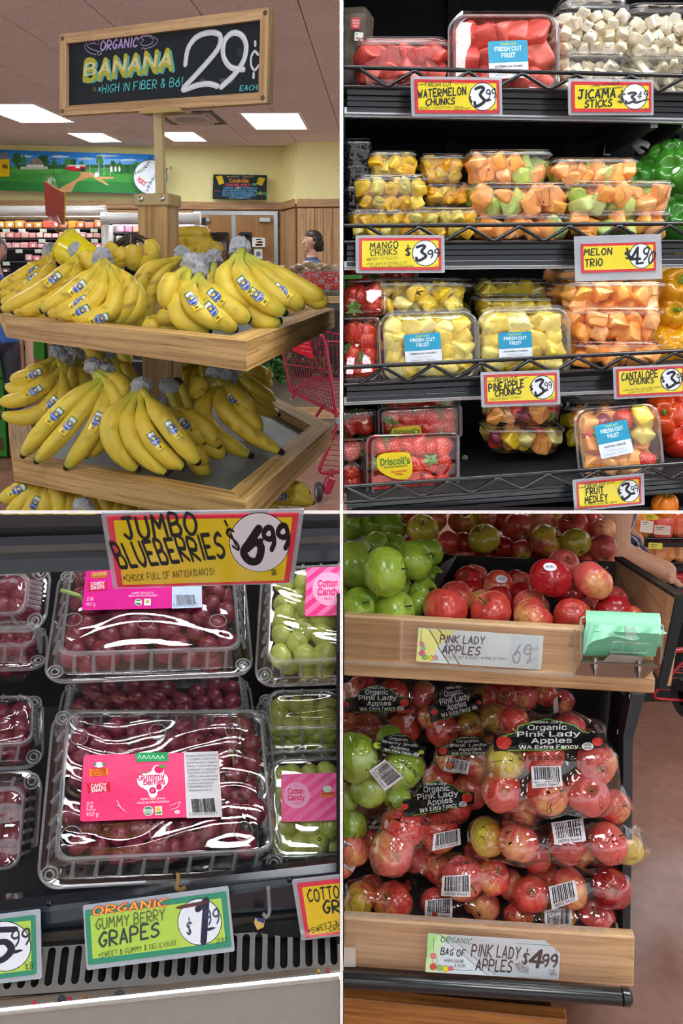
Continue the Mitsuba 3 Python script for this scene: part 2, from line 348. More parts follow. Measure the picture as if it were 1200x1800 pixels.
# ---------------------------------------------------------------- the shop itself: floor, ceiling, walls, partitions
def floor_fn(p, n, uv):
    a = FB(p[0] * 1.7, p[1] * 1.7, octaves=4); b = N(p[0] * 60, p[1] * 60); c = FB(p[0] * 9, p[1] * 9)
    col = mikit.mix([0.29, 0.138, 0.10], [0.35, 0.185, 0.14], mikit.smoothstep(0.3, 0.7, a * 0.7 + c * 0.3))
    return col * (0.92 + 0.16 * b)
scene['floor_paint'] = prin(mikit.proc(floor_fn), 0.3, 0.5)
def tile_fn(p, n, uv):
    a = N(p[0] * 90, p[1] * 90); b = FB(p[0] * 2, p[1] * 2)
    return mikit.mix([0.68, 0.585, 0.55], [0.76, 0.67, 0.63], b) * (1 - 0.18 * mikit.smoothstep(0.6, 0.85, a))
scene['ceiling_tile'] = prin(mikit.proc(tile_fn), 0.85, 0.1)
put('floor', shape(at(mat4(None, (0, 4.5, -0.05)), cbox(15, 19, 0.1, 0.001)), 'floor_paint'), kind='structure', label='reddish brown polished concrete shop floor')
put('ceiling', shape(at(mat4(None, (0, 4.5, CEIL_Z + 0.06)), cbox(15, 19, 0.08, 0.001)), 'matte', '#a89a90'), kind='structure', label='suspended tile ceiling of the shop')
ANG = 2.4
RG = rz(-ANG)
def cgrid(i, j): return RG @ np.array([i * 0.61, j * 1.22, 0]) + [-0.27, 5.0, 0]
lit = []
tile_sh = shape(cbox(0.604, 1.214, 0.016, 0.004), 'ceiling_tile')
for i in range(-9, 2):
    for j in range(0, 7):
        c = cgrid(i + 0.5, j + 0.5)
        if c[1] < 12.0 and -5.8 < c[0] < 0.7:
            put('tile', tile_sh, 'ceiling', mat4(RG, (c[0], c[1], CEIL_Z + 0.004)))
fr = slab(rrect(0.64, 1.25, 0.01).difference(shapely.box(-0.29, -0.595, 0.29, 0.595)), -0.012, 0.03)
fr_sh = shape(fr, 'satin', '#e8e4de')
pane = tm([[-0.29, -0.595, 0], [0.29, -0.595, 0], [0.29, 0.595, 0], [-0.29, 0.595, 0]], [[0, 2, 1], [0, 3, 2]])
em_sh = shape(pane, 'matte', '#ffffff'); em_sh['emitter'] = {'type': 'area', 'radiance': {'type': 'rgb', 'value': [CEIL_LIGHT * 0.95, CEIL_LIGHT, CEIL_LIGHT * 1.03]}}
LD = ['large fluorescent ceiling light cut by the left edge above the mural', 'fluorescent ceiling light to the right of the chalkboard price sign', 'fluorescent ceiling light above the middle of the mural, close to the wall', 'fluorescent ceiling light just beside the metal sign pole']
for q, (x, y, _) in enumerate(CEIL_PANELS):
    k = thing('ceiling_light', LD[q] if q < 4 else 'fluorescent ceiling light panel further along the shop ceiling', 'light', None if q < 4 else 'ceiling lights out of view')
    Rl = RG @ rz(90) @ np.diag([.30, .95, 1]) if _ else RG @ np.diag([.7, .72, 1]) if q in (2, 3) else RG
    put('frame', fr_sh, k, mat4(Rl, (x, y, CEIL_Z))); put('diffuser', em_sh, k, mat4(Rl, (x, y, CEIL_Z - 0.009)))
k = thing('ceiling_vent', 'square dark ceiling air vent with a round grey speaker grille', 'vent'); vc = np.array([-1.59, 9.9, CEIL_Z])
put('frame', shape(slab(rrect(0.62, 0.9, 0.01).difference(shapely.box(-0.26, -0.38, 0.26, 0.38)), -0.015, 0.02), 'satin', '#3d3a38'), k, mat4(RG, vc))
put('plate', shape(slab(rrect(0.40, 0.62, 0.02), -0.03, -0.015), 'satin', '#b9aea6'), k, mat4(RG, vc))
put('grille', shape(slab(Point(0, 0).buffer(0.16, quad_segs=10), -0.04, -0.03), 'satin', '#8e847c'), k, mat4(RG, vc))
# back walls
WL, WI, WJ, WK = np.array([-6.6, 12.05]), P(501, 300, 12.75)[:2], P(522, 300, 12.0)[:2], np.array([0.45, 11.95])
ZW = 2.22
def wallseg(name, a, b, label):
    L = np.linalg.norm(b - a); R = frame([*(b - a), 0])
    c = (a + b) / 2
    k = put(name, shape(cbox(L, 0.06, CEIL_Z + 0.05 - ZW, 0.001), 'matte', '#f3e9a8'), None, mat4(R, (c[0], c[1], (CEIL_Z + 0.05 + ZW) / 2)), kind='structure', label=label)
    put('panel', shape(cbox(L, 0.05, ZW, 0.001), 'matte', '#7a5636'), k, mat4(R, (c[0], c[1], ZW / 2)))
    return k, R, L
kl, RL, LL = wallseg('wall_back', WL, WI, 'pale yellow back wall with knotty pine wainscot and double doors')
kj, RJ, LJ = wallseg('wall_return', WI, WJ, 'short pale yellow return of the back wall beside the doors')
kk, RK, LK = wallseg('wall_right', WJ, WK, 'pale yellow wall with pine planks behind the produce island')
wallseg('wall_far', WK, np.array([7.4, 11.95]), 'pale yellow far wall beyond the cut fruit case'); wallseg('wall_left', np.array([-6.62, 5.5]), WL, 'pale yellow left wall beyond the meat cases')
def planks(k, a, b, z0, z1, w=0.11):
    L = np.linalg.norm(b - a); d = (b - a) / L; nn = np.array([d[1], -d[0]]); n = max(1, int(L / w)); w = L / n
    for i in range(n):
        c = a + d * (i + 0.5) * w + nn * (0.035 + 0.002 * (i % 3))
        board('plank', [*c, z0], [*c, z1], w - 0.006, 0.02, 'pine', k, up=[*nn, 0])
def rail(k, a, b, z, h=0.10):
    d = (b - a) / np.linalg.norm(b - a); nn = np.array([d[1], -d[0]])
    board('trim', [*(a + nn * 0.045), z], [*(b + nn * 0.045), z], 0.03, h, 'pine', k)
at_u = lambda u, a, b: next(a + (b - a) * t for t in np.linspace(0, 1, 2001) if pix([*(a + (b - a) * t), 1.6])[0] >= u)
planks(kl, at_u(491, WL, WI), WI, 0.02, 2.16); planks(kj, WI, WJ, 0.02, 2.16); planks(kk, WJ, WK, 0.02, 2.16)
rail(kl, WL, WI, 2.23); rail(kl, WL, at_u(340, WL, WI), 2.11, 0.11); rail(kj, WI, WJ, 2.23); rail(kk, WJ, WK, 2.23)
planks(kl, WL + [0.3, 0], at_u(338, WL, WI), 1.7, 2.05, 0.16)
# double doors
da, db = at_u(341, WL, WI), at_u(488, WL, WI); dd = (db - da) / np.linalg.norm(db - da); dn = np.array([dd[1], -dd[0]]); DW = np.linalg.norm(db - da)
RD = np.stack([[*dd, 0], [0, 0, 1], [*dn, 0]], 1)       # x along the wall, y up, z into the shop
def dpt(x, z, o=0.06): return np.array([*(da + dd * x + dn * o), z])
kd = thing('door_1', 'brown veneer double swing doors with narrow windows in a steel frame', 'door', kind='structure')
zt = 2.13
for x, w in ((0.02, 0.06), (DW - 0.03, 0.06)): put('frame', shape(cbox(w, zt, 0.07, 0.004), 'metal', '#b9bec0'), kd, mat4(RD, dpt(x, zt / 2)))
put('frame', shape(cbox(DW, 0.06, 0.07, 0.004), 'metal', '#c3c8ca'), kd, mat4(RD, dpt(DW / 2, zt)))
put('astragal', shape(cbox(0.075, zt, 0.055, 0.004), 'metal', '#aeb6bd'), kd, mat4(RD, dpt(DW * 0.475, zt / 2)))
for x0, x1, wx0, wx1 in ((0.05, DW * 0.45, DW * 0.27, DW * 0.405), (DW * 0.50, DW - 0.06, DW * 0.545, DW * 0.68)):
    g = shapely.box(x0, 0.02, x1, zt - 0.03).difference(shapely.box(wx0 + .02, 1.12, wx1 - .02, 1.84).buffer(0.02))
    m = flatten(slab(g, -0.02, 0.02)); v = m.vertices
    lf = put('leaf', shape(m, 'veneer', None, False, np.stack([v[:, 1], v[:, 0]], 1)), kd, mat4(RD, dpt(0, 0, 0.07)))
    gw = shapely.box(wx0 + .02, 1.12, wx1 - .02, 1.84)
    put('window_frame', shape(slab(gw.buffer(0.035).difference(gw.buffer(-0.005)), 0.018, 0.035), 'satin', '#1c1c1c'), lf, mat4(RD, dpt(0, 0, 0.07)))
    put('pane', shape(poly(gw, 0.0), 'clear'), lf, mat4(RD, dpt(0, 0, 0.07)))
    put('closer', shape(cbox(0.16, 0.07, 0.06, 0.008), 'metal', '#c0c4c4'), lf, mat4(RD, dpt(x0 + 0.1 if x0 < 0.3 else x1 - 0.12, zt - 0.09, 0.11)))
def sheet(name, px, d, col, label, cat, items=(), letters=(), th=0.003, mat='satin', **kw):
    Q = Quad(px, d, **kw); k = put(name, shape(slab(rrect(Q.w, Q.h, min(Q.w, Q.h) * .02, 2), -th, 0), mat, col), None, Q.M, label=label, cat=cat)
    if items: printing(Q, items, k)
    if letters: lettering(Q, letters, k)
    return Q, k
sheet('notice', [(443, 417), (466, 418), (466, 434), (443, 434)], 12.5, '#e9e9e6', 'white paper notice with bold dark lines on the right door leaf', 'notice', wh=(0.18, 0.125),
      items=[([(450, 420), (459, 420), (459, 422), (450, 422)], '#30343c'), ([(450, 424), (461, 424), (461, 427), (450, 427)], '#2c2a26'), ([(449, 428.5), (461, 428.5), (461, 432), (449, 432)], '#14161c'), ([(450, 424), (453, 424), (453, 427), (450, 427)], '#c79a2e')])
sheet('notice', [(447, 438), (461, 438), (461, 455), (447, 455)], 12.5, '#dfe0e2', 'small grey printed notice below the white notice on the door', 'notice', wh=(0.11, 0.135),
      items=[([(449.5, 442), (458.5, 442), (458.5, 451), (449.5, 451)], '#9a9da4'), (('o', (454, 446.5), 3.2, 3.2), '#6c7078')])
# corridor seen through the door windows
put('wall_corridor', shape(at(mat4(None, (-1.5, 13.9, 1.2)), cbox(4, 0.06, 2.6, 0.001)), 'matte', '#8d9296'), kind='structure', label='grey corridor wall behind the doors')
# mural
Qm = Quad([(-4, 263), (272, 272), (272, 340), (-4, 334.5)], 12.24, yaw=7)
km = put('mural', shape(slab(rrect(Qm.w, Qm.h, 0.005, 2), -0.02, 0), 'satin', '#3f8fd6'), None, Qm.M, label='long painted mural of a baseball field, farmhouse and red barn on the yellow wall', cat='mural')
def blob(cx, cy, rx_, ry_, n, seed):
    r = np.random.default_rng(seed); t = np.linspace(0, 2 * np.pi, n, endpoint=False); return [(cx + rx_ * math.cos(a) * (1 + .2 * r.normal()), cy + ry_ * math.sin(a) * (1 + .2 * r.normal())) for a in t]
it = [([(-4, 263), (272, 272), (272, 281), (-4, 273)], '#2f7fd0')]
for i, (x, y, w) in enumerate([(45, 275, 12), (105, 275, 16), (150, 279, 14), (185, 274, 18), (225, 281, 14)]): it.append((blob(x, y, w, 2.2, 14, i), '#b9d8ee'))
it.append(([(-4, 292), (60, 293), (120, 292), (200, 292), (240, 289), (272, 287), (272, 340), (-4, 334.5)], '#3f8f3c'))
it.append(([(-4, 318), (70, 322), (150, 318), (272, 322), (272, 340), (-4, 334.5)], '#2d7a38'))
it.append(([(10, 297), (70, 295), (110, 297), (110, 303), (30, 306)], '#57a344'))
it.append(([(140, 303), (160, 302), (170, 308), (135, 320), (125, 338), (97, 337), (110, 328), (138, 313), (142, 308)], '#b98b5c'))
it.append(([(160, 310), (200, 311), (200, 314), (178, 315), (192, 325), (186, 325), (166, 314)], '#c39a6c'))
it.append(([(30, 290), (240, 289), (240, 297), (30, 297)], '#2a5a34'))
for i, (x, y, a, b) in enumerate([(29, 279, 8, 13), (42, 283, 4, 9), (77, 281, 11, 9), (95, 288, 5, 5), (118, 285, 7, 7), (129, 285, 5, 6), (143, 288, 5, 5), (175, 283, 6, 8), (199, 288, 5, 5), (210, 289, 4, 4), (240, 288, 5, 4)]): it.append((blob(x, y, a, b, 18, 20 + i), ('#2f6b34', '#3c7f3c', '#27582e')[i % 3]))
for x in (200, 207, 214, 221, 228, 235): it.append(([(x, 291), (x + 7, 291), (x + 7, 306), (x, 304)], ('#2d6a36', '#24582c')[x % 2]))
it += [([(48, 292), (52, 284), (58, 279), (70, 279), (75, 286), (77, 292)], '#8a8478'), ([(47, 290), (77, 290), (77, 295), (47, 295)], '#e6e4da'), ([(36, 293), (84, 293), (84, 298), (36, 298)], '#bfc4b8'), ([(53, 284), (57, 284), (57, 288), (53, 288)], '#5f6a6a'), ([(64, 284), (68, 284), (68, 288), (64, 288)], '#5f6a6a'),
       ([(116, 293), (122, 290), (150, 290), (152, 294)], '#d9cfc8'), ([(116, 293), (132, 292), (132, 301), (117, 299)], '#c4283a'), ([(132, 292), (151, 293), (151, 301), (132, 301)], '#b3202f'), ([(142, 295), (149, 295), (149, 301), (142, 301)], '#2a2f3a'), ([(133, 291), (140, 291), (140, 296), (133, 296)], '#e8e8ea'),
       (('l', [(95, 278), (94, 312)], .004), '#5a4632'), (('l', [(88, 281), (101, 279)], .004), '#5a4632'), (('l', [(105, 285), (105, 298)], .003), '#5a4632')]
it += [(('l', [(x, 280), (x, 309)], .003), '#d7dfe0') for x in (158, 174, 183, 194)] + [(('l', [(158, 296), (194, 296)], .003), '#b8d4d2'), (blob(170, 307, 5, 5, 10, 50), '#dfe3ea'), (('o', (172, 301), 2, 2.4), '#7d8791')]
for x in (196, 203, 210): it.append(([(x - 1.5, 294), (x + 1.5, 294), (x + 1.8, 302), (x - 1.8, 302)], '#eef0f2')); it.append((('o', (x, 293), 1.3, 1.4), '#b58a70'))
it += [(blob(8, 275, 10, 7, 16, 60), '#6f7f90'), ([(-4, 281), (17, 280), (17, 311), (-4, 311)], '#f0c419')]
printing(Qm, it, km, 'artwork', dz=0.00025)
lettering(Qm, [('RK', (5, 297), (15, 297), 7, '#1a1a1a', 'pb')], km, z=0.02)
kb = km
Qb = Quad([(235, 281), (295, 281), (295, 343), (235, 343)], 12.30, yaw=7, wh=(0.46, 0.475))
kb = put('baseball', shape(slab(shapely.affinity.scale(Point(0, 0).buffer(1, quad_segs=12), Qb.w / 2, Qb.h / 2), 0, 0.03), 'satin', '#cfd6dc'), km, Qb.M, label='painted baseball disc with black stitches')
g = shapely.affinity.scale(Point(0, 0).buffer(1, quad_segs=12), Qb.w / 2, Qb.h / 2); put('rim', shape(poly(g.difference(g.buffer(-0.012)), 0.031), 'satin', '#2a3038'), kb, Qb.M)
st = []
for cx, cy, r0, a0, a1 in ((228, 268, 39, 15, 75), (310, 348, 52, 195, 262)):
    for a in np.radians(np.linspace(a0, a1, 9)):
        p = np.array([cx + r0 * math.cos(a), cy + r0 * math.sin(a)]); t = np.array([-math.sin(a), math.cos(a)]); nrm = np.array([math.cos(a), math.sin(a)])
        st += [(('l', [p - t * 3 + nrm * 3, p, p - t * 3 - nrm * 3], .014), '#20242c')]
    st.append((('l', [(cx + r0 * math.cos(a), cy + r0 * math.sin(a)) for a in np.radians(np.linspace(a0, a1, 9))], .012), '#2a2f38'))
printing(Qb, st, kb, 'stitching', z=0.032, dz=0.0001)
lettering(Qb, [('HOKS', (241, 318), (254, 328), 8, '#d23a48', 'h', .2)], kb, z=0.034)
# chalkboard of the shop
Qc = Quad([(375, 306.5), (469, 308), (467.5, 350.5), (373.5, 349.5)], 12.54, yaw=7)
kc = put('chalkboard', shape(slab(rrect(Qc.w, Qc.h, 0.004, 2), -0.02, 0), 'matte', '#1d2b2e'), None, Qc.M, label='small dark chalkboard with coloured lettering and two paper bags above the double doors', cat='chalkboard')
printing(Qc, [([(379, 310), (390, 308.5), (394, 322), (385, 325)], '#d6b81f'), ([(455, 311), (466, 314), (460, 327), (450, 323)], '#c9a91d'), ([(449, 337), (468, 338), (468, 343), (449, 342.5)], '#1f8a4e'), (('o', (457.5, 339.5), 2.3, 3), '#d05a5a'), (blob(446, 324, 4, 2.5, 9, 3), '#4c9a5c')], kc)
lettering(Qc, [('THE GREATER', (397, 311.5), (420, 311.8), 2.2, '#d8c48a', 'p'), ('COMMUNITY', (425, 311.8), (446, 312), 2.2, '#d8c48a', 'p'), ('Coralville', (402, 320.5), (437, 321), 6.5, '#f0962e', 'pb'), ('TRADER JOE’S', (395, 327), (440, 327.5), 4.2, '#e0506a', 'pb'),
  ('DONATES', (393, 331.5), (410, 331.7), 3, '#6db4e8', 'pb'), ('100%', (412.5, 331.7), (424, 331.8), 3.2, '#f2f2f2', 'pb'), ('OF PRODUCTS', (425.5, 331.8), (452, 332), 3, '#6db4e8', 'pb'), ('THAT GO UNSOLD BUT REMAIN', (391, 336.2), (451, 336.6), 3, '#6db4e8', 'pb'),
  ('FIT TO BE ENJOYED SEVEN', (390, 340.6), (446, 341), 3, '#6db4e8', 'pb'), ('DAYS A WEEK TO PROGRAMS IN', (390, 344.4), (449, 344.8), 2.9, '#6db4e8', 'pb'), ('OUR COMMUNITY', (402, 348.6), (441, 349), 2.9, '#6db4e8', 'pb'), ('Thank you', (376, 337), (387, 337), 2.6, '#b04a44', 'p')], kc)
# thin white partitions between the four displays
def part(name, pts, label):
    put(name, shape(hullpts(pts), 'satin', '#f4f4f2'), None, label=label, kind='structure')
hw = lambda y: 3.1 * y / FOC
pz = lambda y, dv: P(600, 900 + dv, y)[2]
part('partition_upper', [[s * hw(1.45), y, z] for s in (-1, 1) for y in (1.45, 1.475) for z in (1.1335, 2.3)], 'thin white upright panel between the banana stand and the cut fruit case')
part('partition_lower', [[s * hw(0.93), y, z] for s in (-1, 1) for y in (0.93, 0.96) for z in (0.2, 1.283)], 'thin white upright panel between the grape case and the apple stand')
part('partition_left', [[x, y, pz(y, d) ] for x in (-0.42, -0.002) for y, d in ((0.93, -3), (0.93, 3), (0.97, -3), (0.97, 3))], 'thin white sloped panel above the grape case')
part('partition_right', [[x, y, pz(y, d)] for x in (0.002, 0.64) for y, d in ((1.45, -3), (1.45, 3), (1.50, -2.9), (1.50, 2.9))], 'thin white sloped panel below the cut fruit case')
# ---------------------------------------------------------------- refrigerated meat cases along the back wall
rng = np.random.default_rng(5)
def meat_case(u0, u1, vt, vb, y, rows, label, cols, labels_rows):
    k = thing('meat_case', label, 'refrigerated case')
    a, b = P(u0, (vt + vb) / 2, y), P(u1, (vt + vb) / 2, y); r = (vb - vt) / 2 * y / FOC
    b[2] = a[2]
    put('canopy', shape(tube([a, b], r, 20), 'gloss', '#e9ebe8', 35), k)
    for e in (a, b): put('end_cap', shape(tube([e + [-0.035, 0, 0], e + [0.035, 0, 0]], r * 1.12, 20), 'gloss', '#dfe1de', 35), k)
    put('back', shape(at(mat4(None, ((a[0] + b[0]) / 2, y + 0.62, 1.0)), cbox(b[0] - a[0], 0.04, 2.0, .002)), 'satin', '#17181a'), k)
    put('base', shape(at(mat4(None, ((a[0] + b[0]) / 2, y + 0.22, 0.2)), cbox(b[0] - a[0], 0.84, 0.4, .02)), 'satin', '#2b2c2e'), k)
    for e in (a, b): put('side_panel', shape(at(mat4(None, (e[0], y + 0.3, 0.95)), cbox(0.05, 0.66, 1.9, .01)), 'satin', '#d9dbd8'), k)
    led('lamp', a + [0.05, 0.12, -r - .01], [b[0] - 0.05, a[1] + .12, a[2] - r - .01], 0.05, (0, 0.35, -1), k, 9)
    for ri, v in enumerate(rows):
        yy = y + 0.25 - 0.03 * ri; z = P(300, v, yy)[2]
        sh = put('shelf', shape(at(mat4(None, ((a[0] + b[0]) / 2, yy + 0.2, z - 0.012)), cbox(b[0] - a[0], 0.38, 0.02, .004)), 'satin', '#242528'), k)
        x = a[0] + 0.06; i = 0; rowk = []
        while x < b[0] - 0.1:
            w = rng.uniform(0.075, 0.11); h = rng.uniform(0.055, 0.075) if ri else rng.uniform(0.07, 0.095)
            if pix([x + w, yy, z])[0] > 0 and rng.random() > 0.06 * ri:
                c = cols[ri][rng.integers(len(cols[ri]))]
                pk = put('meat_package', shape(at(mat4(rx(-8 if ri else 0), (x + w / 2, yy + 0.05, z + h / 2 + .001)), cbox(w, 0.09, h, 0.008)), 'gloss', c), None,
                         label=labels_rows[ri], cat='package')
                PLACE[pk] = (*pix([x + w / 2, yy, z]), ''); rowk.append(pk)
                if rng.random() < 0.7: put('sticker', shape(at(mat4(rx(-8 if ri else 0), (x + w / 2 + .01, yy + 0.003, z + h / 2 + .001)), cbox(w * 0.45, 0.004, h * 0.5, 0.001)), 'satin', '#efe6df'), pk)
            x += w + 0.008
        ordinal(rowk, labels_rows[ri] + ', #'); x = a[0] + 0.12
        while x < b[0] - 0.12:
            if rng.random() < .75: put('price_tag', shape(at(mat4(None, (x, yy - 0.012, z - 0.03)), cbox(0.085, 0.004, 0.045, .001)), 'satin', ('#dfe6d8', '#eef0ec', '#cfe0cf')[rng.integers(3)]), sh)
            x += rng.uniform(0.16, 0.3)
LR = [f'{c}, {p} shelf of the {s} meat case' for s in ('long',) for c, p in (('orange meat pack', 'top'), ('pink wrapped meat tray', 'second'), ('pink wrapped meat tray', 'third'), ('pink wrapped meat tray', 'fourth'), ('dark wrapped meat tray', 'bottom'))]
LR2 = [f'{c}, {p} shelf of the short meat case' for c, p in (('pink carton', 'top'), ('white and orange carton', 'second'), ('pink wrapped meat tray', 'third'), ('pink wrapped meat tray', 'bottom'))]
meat_case(-60, 181, 362, 378, 10.9, (401, 419, 437, 459, 480), 'long white canopied cold case of meat packs under the mural', [['#e8a23c', '#e07a3c', '#dc8a70', '#e0b090', '#d8583c'], ['#e3a3a0', '#d98b88', '#e8b8b0'], ['#dd8f92', '#e8aeb0', '#c96a70'], ['#d8808a', '#e6a9ac', '#c4606a'], ['#5a4a52', '#7a6a80', '#403a44']], LR)
meat_case(184, 347, 374, 393, 10.3, (408, 426, 446, 470), 'short white canopied cold case of pink cartons behind the wooden post', [['#e39ab8', '#e8aac4', '#e5a58f', '#dc8cae'], ['#e6dfd8', '#dda078', '#d8c8c0'], ['#e09aa8', '#d98b90'], ['#d08088', '#d99a9a']], LR2)
# ---------------------------------------------------------------- the banana stand
POST = np.array([-0.455, 2.3])
def hexa(A, B, C):
    c = POST; pts = [np.array(A), np.array(B), np.array(C)]; return np.array(pts + [2 * c - p for p in pts])
def boards_tray(k, H, top, h, wd=0.05):
    c = H.mean(0); tr = put('tray', shape(at(mat4(None, (0, 0, 0)), slab(Polygon(H).buffer(-wd * .6), top - h * .62, top - h * .5)), 'satin', '#5a6668'), k)
    for i in range(6):
        a, b = H[i], H[(i + 1) % 6]; pa, pb = H[i - 1], H[(i + 2) % 6]
        def inner(v, p, n):          # mitred inner corner
            q = Polygon(H).buffer(-wd, join_style='mitre'); return min(q.exterior.coords[:-1], key=lambda s: np.hypot(*(np.array(s) - v)))
        g = Polygon([a, b, inner(b, a, pb), inner(a, pa, b)])
        m = slab(g, top - h, top)
        d = (b - a) / np.linalg.norm(b - a); m = flatten(m); v = m.vertices
        uv = np.stack([v[:, :2] @ d + 3.1 * i + top * 7, v[:, :2] @ [-d[1], d[0]] + v[:, 2] + i * .71], 1)
        put('rim_board', shape(m, 'oak', None, False, uv), k)
ks = thing('banana_stand', 'tiered hexagonal oak banana stand with a square post and metal sign pole', 'display stand')
TOPS = (1.423, 1.136, 0.86)
HU = hexa((-0.715, 1.94), (-0.143, 1.36), (-0.017, 2.22)); HL = hexa((-0.68, 1.845), (-0.163, 1.5), (-0.024, 2.217)); HB = hexa((-0.70, 1.95), (-0.17, 1.62), (-0.05, 2.3))
boards_tray(ks, HU, TOPS[0], 0.045); boards_tray(ks, HL, TOPS[1], 0.048); boards_tray(ks, HB, TOPS[2], 0.048)
pw = 0.079
PR = rz(-8)
m = flatten(cbox(pw, pw, 1.70, .003)); v = m.vertices
put('post', shape(m, 'oak', None, False, np.stack([v[:, 2], v[:, 0] + v[:, 1] * .9], 1)), ks, mat4(PR, (*POST, 0.85)))
put('foot', shape(cbox(0.6, 0.6, 0.06, .01), 'satin', '#3a332c'), ks, mat4(PR, (*POST, 0.03)))
pp = P(272, 368, 2.26)
pl = put('bracket', shape(cbox(pw + .012, pw + .012, 0.03, .003), 'gloss', '#b29a68'), ks, mat4(PR, (*POST, 1.70 - 0.014)))
for s in (-1, 1): put('screw', shape(lathe([(0, .004), (.006, .003), (.007, 0)], 10), 'metal', '#dcdcd4', True), pl, mat4(PR @ rx(90), np.array([*POST, 1.688]) + PR @ [s * .027, -pw / 2 - .006, 0]))
pt = P(279, 198, POST[1])
put('pole', shape(at(mat4(None, (pt[0], POST[1], (1.70 + pt[2]) / 2)), cbox(0.0235, 0.0235, pt[2] - 1.70, .003)), 'gloss', '#b9a26c'), ks)
# hanging chalkboard price sign on the pole
QS = Quad([(110, 62), (476, 14), (473, 182), (108, 204)], POST[1] - 0.02, yaw=-30)
kS = thing('price_sign', 'oak framed chalkboard price sign with yellow BANANA lettering on the metal pole', 'sign')
put('slate', shape(slab(rrect(QS.w * .95, QS.h * .88, .002, 1), -0.012, -0.002), 'matte', '#1f262c'), kS, QS.M)
fw = 0.024
for s, (a, b, up) in enumerate([((-1, 1), (1, 1), 0), ((1, -1), (-1, -1), 0), ((-1, -1), (-1, 1), 1), ((1, 1), (1, -1), 1)]):
    A, B = np.array(a) * [QS.w / 2, QS.h / 2], np.array(b) * [QS.w / 2, QS.h / 2]; I = lambda p: p - np.sign(p) * fw
    m = flatten(slab(Polygon([A, B, I(B), I(A)]), -0.016, 0.008)); v = m.vertices; d = (B - A) / np.linalg.norm(B - A)
    put('frame_board', shape(m, 'frame_oak', None, False, np.stack([v[:, :2] @ d + 9 + s, v[:, :2] @ [-d[1], d[0]] + v[:, 2]], 1)), kS, QS.M)
for a in (-1, 1):
    for b in (-1, 1): put('corner_pin', shape(slab(Point(0, 0).buffer(.0055, quad_segs=3), .008, .0095), 'satin', '#5d4632'), kS, mat4(QS.R, QS.pt(a * (QS.w / 2 - .011), b * (QS.h / 2 - .011))))
br = QS.xy(280, 191)
put('mount', shape(slab(shapely.box(br[0] - .055, -QS.h / 2 - .008, br[0] + .075, -QS.h / 2), -.03, .012), 'gloss', '#b59b62'), kS, QS.M)
LT = lambda *a, **k: lettering(QS, *a, **k)
LT([('BANANA', (151.5, 143.5), (303.5, 124.5), 32, '#4fb5b8', 'h', .22)], kS, z=-0.0012, mat='matte')
LT([('BANANA', (148, 142), (300, 122.5), 33, '#b6b23a', 'h', .24)], kS, z=-0.0006)
LT([('BANANA', (149, 132), (299, 113), 18, '#d8d3a2', 'h', .16)], kS, 'highlight', z=-0.0002)
LT([('ORGANIC', (176, 88), (240, 81), 15, '#b9a3dc', 'h', .2), ('*HIGH IN FIBER & B6!', (172, 164), (319, 150), 13.5, '#59c5c4', 'h', .13), ('EACH', (421, 159), (450, 157.5), 8.5, '#59c5c4', 'h', .17)], kS, z=-0.0008)
def stroke_px(Q, pts, wpx, col, k, name='lettering', z=-0.0008, n=6):
    q = np.array([Q.xy(*p) for p in smoothline(pts, n)]); s = Q.h / np.hypot(*(pix(Q.pt(0, Q.h / 2)) - pix(Q.pt(0, -Q.h / 2))))
    m = poly(LineString(q).buffer(wpx * s / 2, quad_segs=3), z); return m, np.tile(lin(col), (len(m.vertices), 1))
big = [([(325, 113), (330, 85), (345, 65), (368, 57), (386, 62), (384, 82), (370, 102), (345, 130), (321, 157), (345, 150), (365, 147), (381, 151)], 10), ([(427, 122), (405, 118), (392, 98), (394, 72), (408, 58), (424, 62), (432, 80), (428, 105), (412, 130), (388, 153)], 10),
       ([(453, 96), (447, 90), (441, 100), (441, 115), (447, 123), (454, 115)], 4.5), ([(448, 73), (448, 80)], 5), ([(445, 129), (445, 136)], 5)]
ms = [stroke_px(QS, p, w, '#cfd6de', kS, z=-0.0010 + i * 2e-5) for i, (p, w) in enumerate(big)]
ms += [stroke_px(QS, np.array(p) + [1.5, -1], w * .35, '#e6eaef', kS, z=-0.0007) for p, w in big[:2]]
put('price', shape(cat_([a for a, _ in ms]), 'matte', np.vstack([b for _, b in ms])), kS, QS.M)
orn = [[(172, 78), (160, 76), (152, 80), (160, 86), (172, 90)], [(166, 76), (164, 70), (170, 70), (174, 77)], [(170, 95), (174, 90), (178, 94), (172, 97)], [(240, 70), (252, 64), (266, 66), (268, 74), (256, 80), (246, 77), (252, 70)], [(242, 74), (246, 66), (252, 70)], [(248, 86), (252, 84), (254, 88)], [(246, 64), (262, 62), (276, 70), (270, 80), (254, 86)], [(152, 74), (148, 82), (156, 92), (168, 96)]]
ms = [stroke_px(QS, p, 1.4, '#a99bc4', kS, z=-0.0010) for p in orn]
put('ornament', shape(cat_([a for a, _ in ms]), 'matte', np.vstack([b for _, b in ms])), kS, QS.M)
sm = [(blob(355, 140, 4, 3, 9, 1), '#4d5156'), (blob(398, 141, 13, 5, 12, 2), '#565b60'), (blob(420, 92, 5, 9, 9, 3), '#2f363c'), (blob(165, 157, 4, 4, 8, 4), '#5c5a38')]
printing(QS, [((g), c) for g, c in sm], kS, 'chalk_smudge', z=-0.0018, dz=.00005)
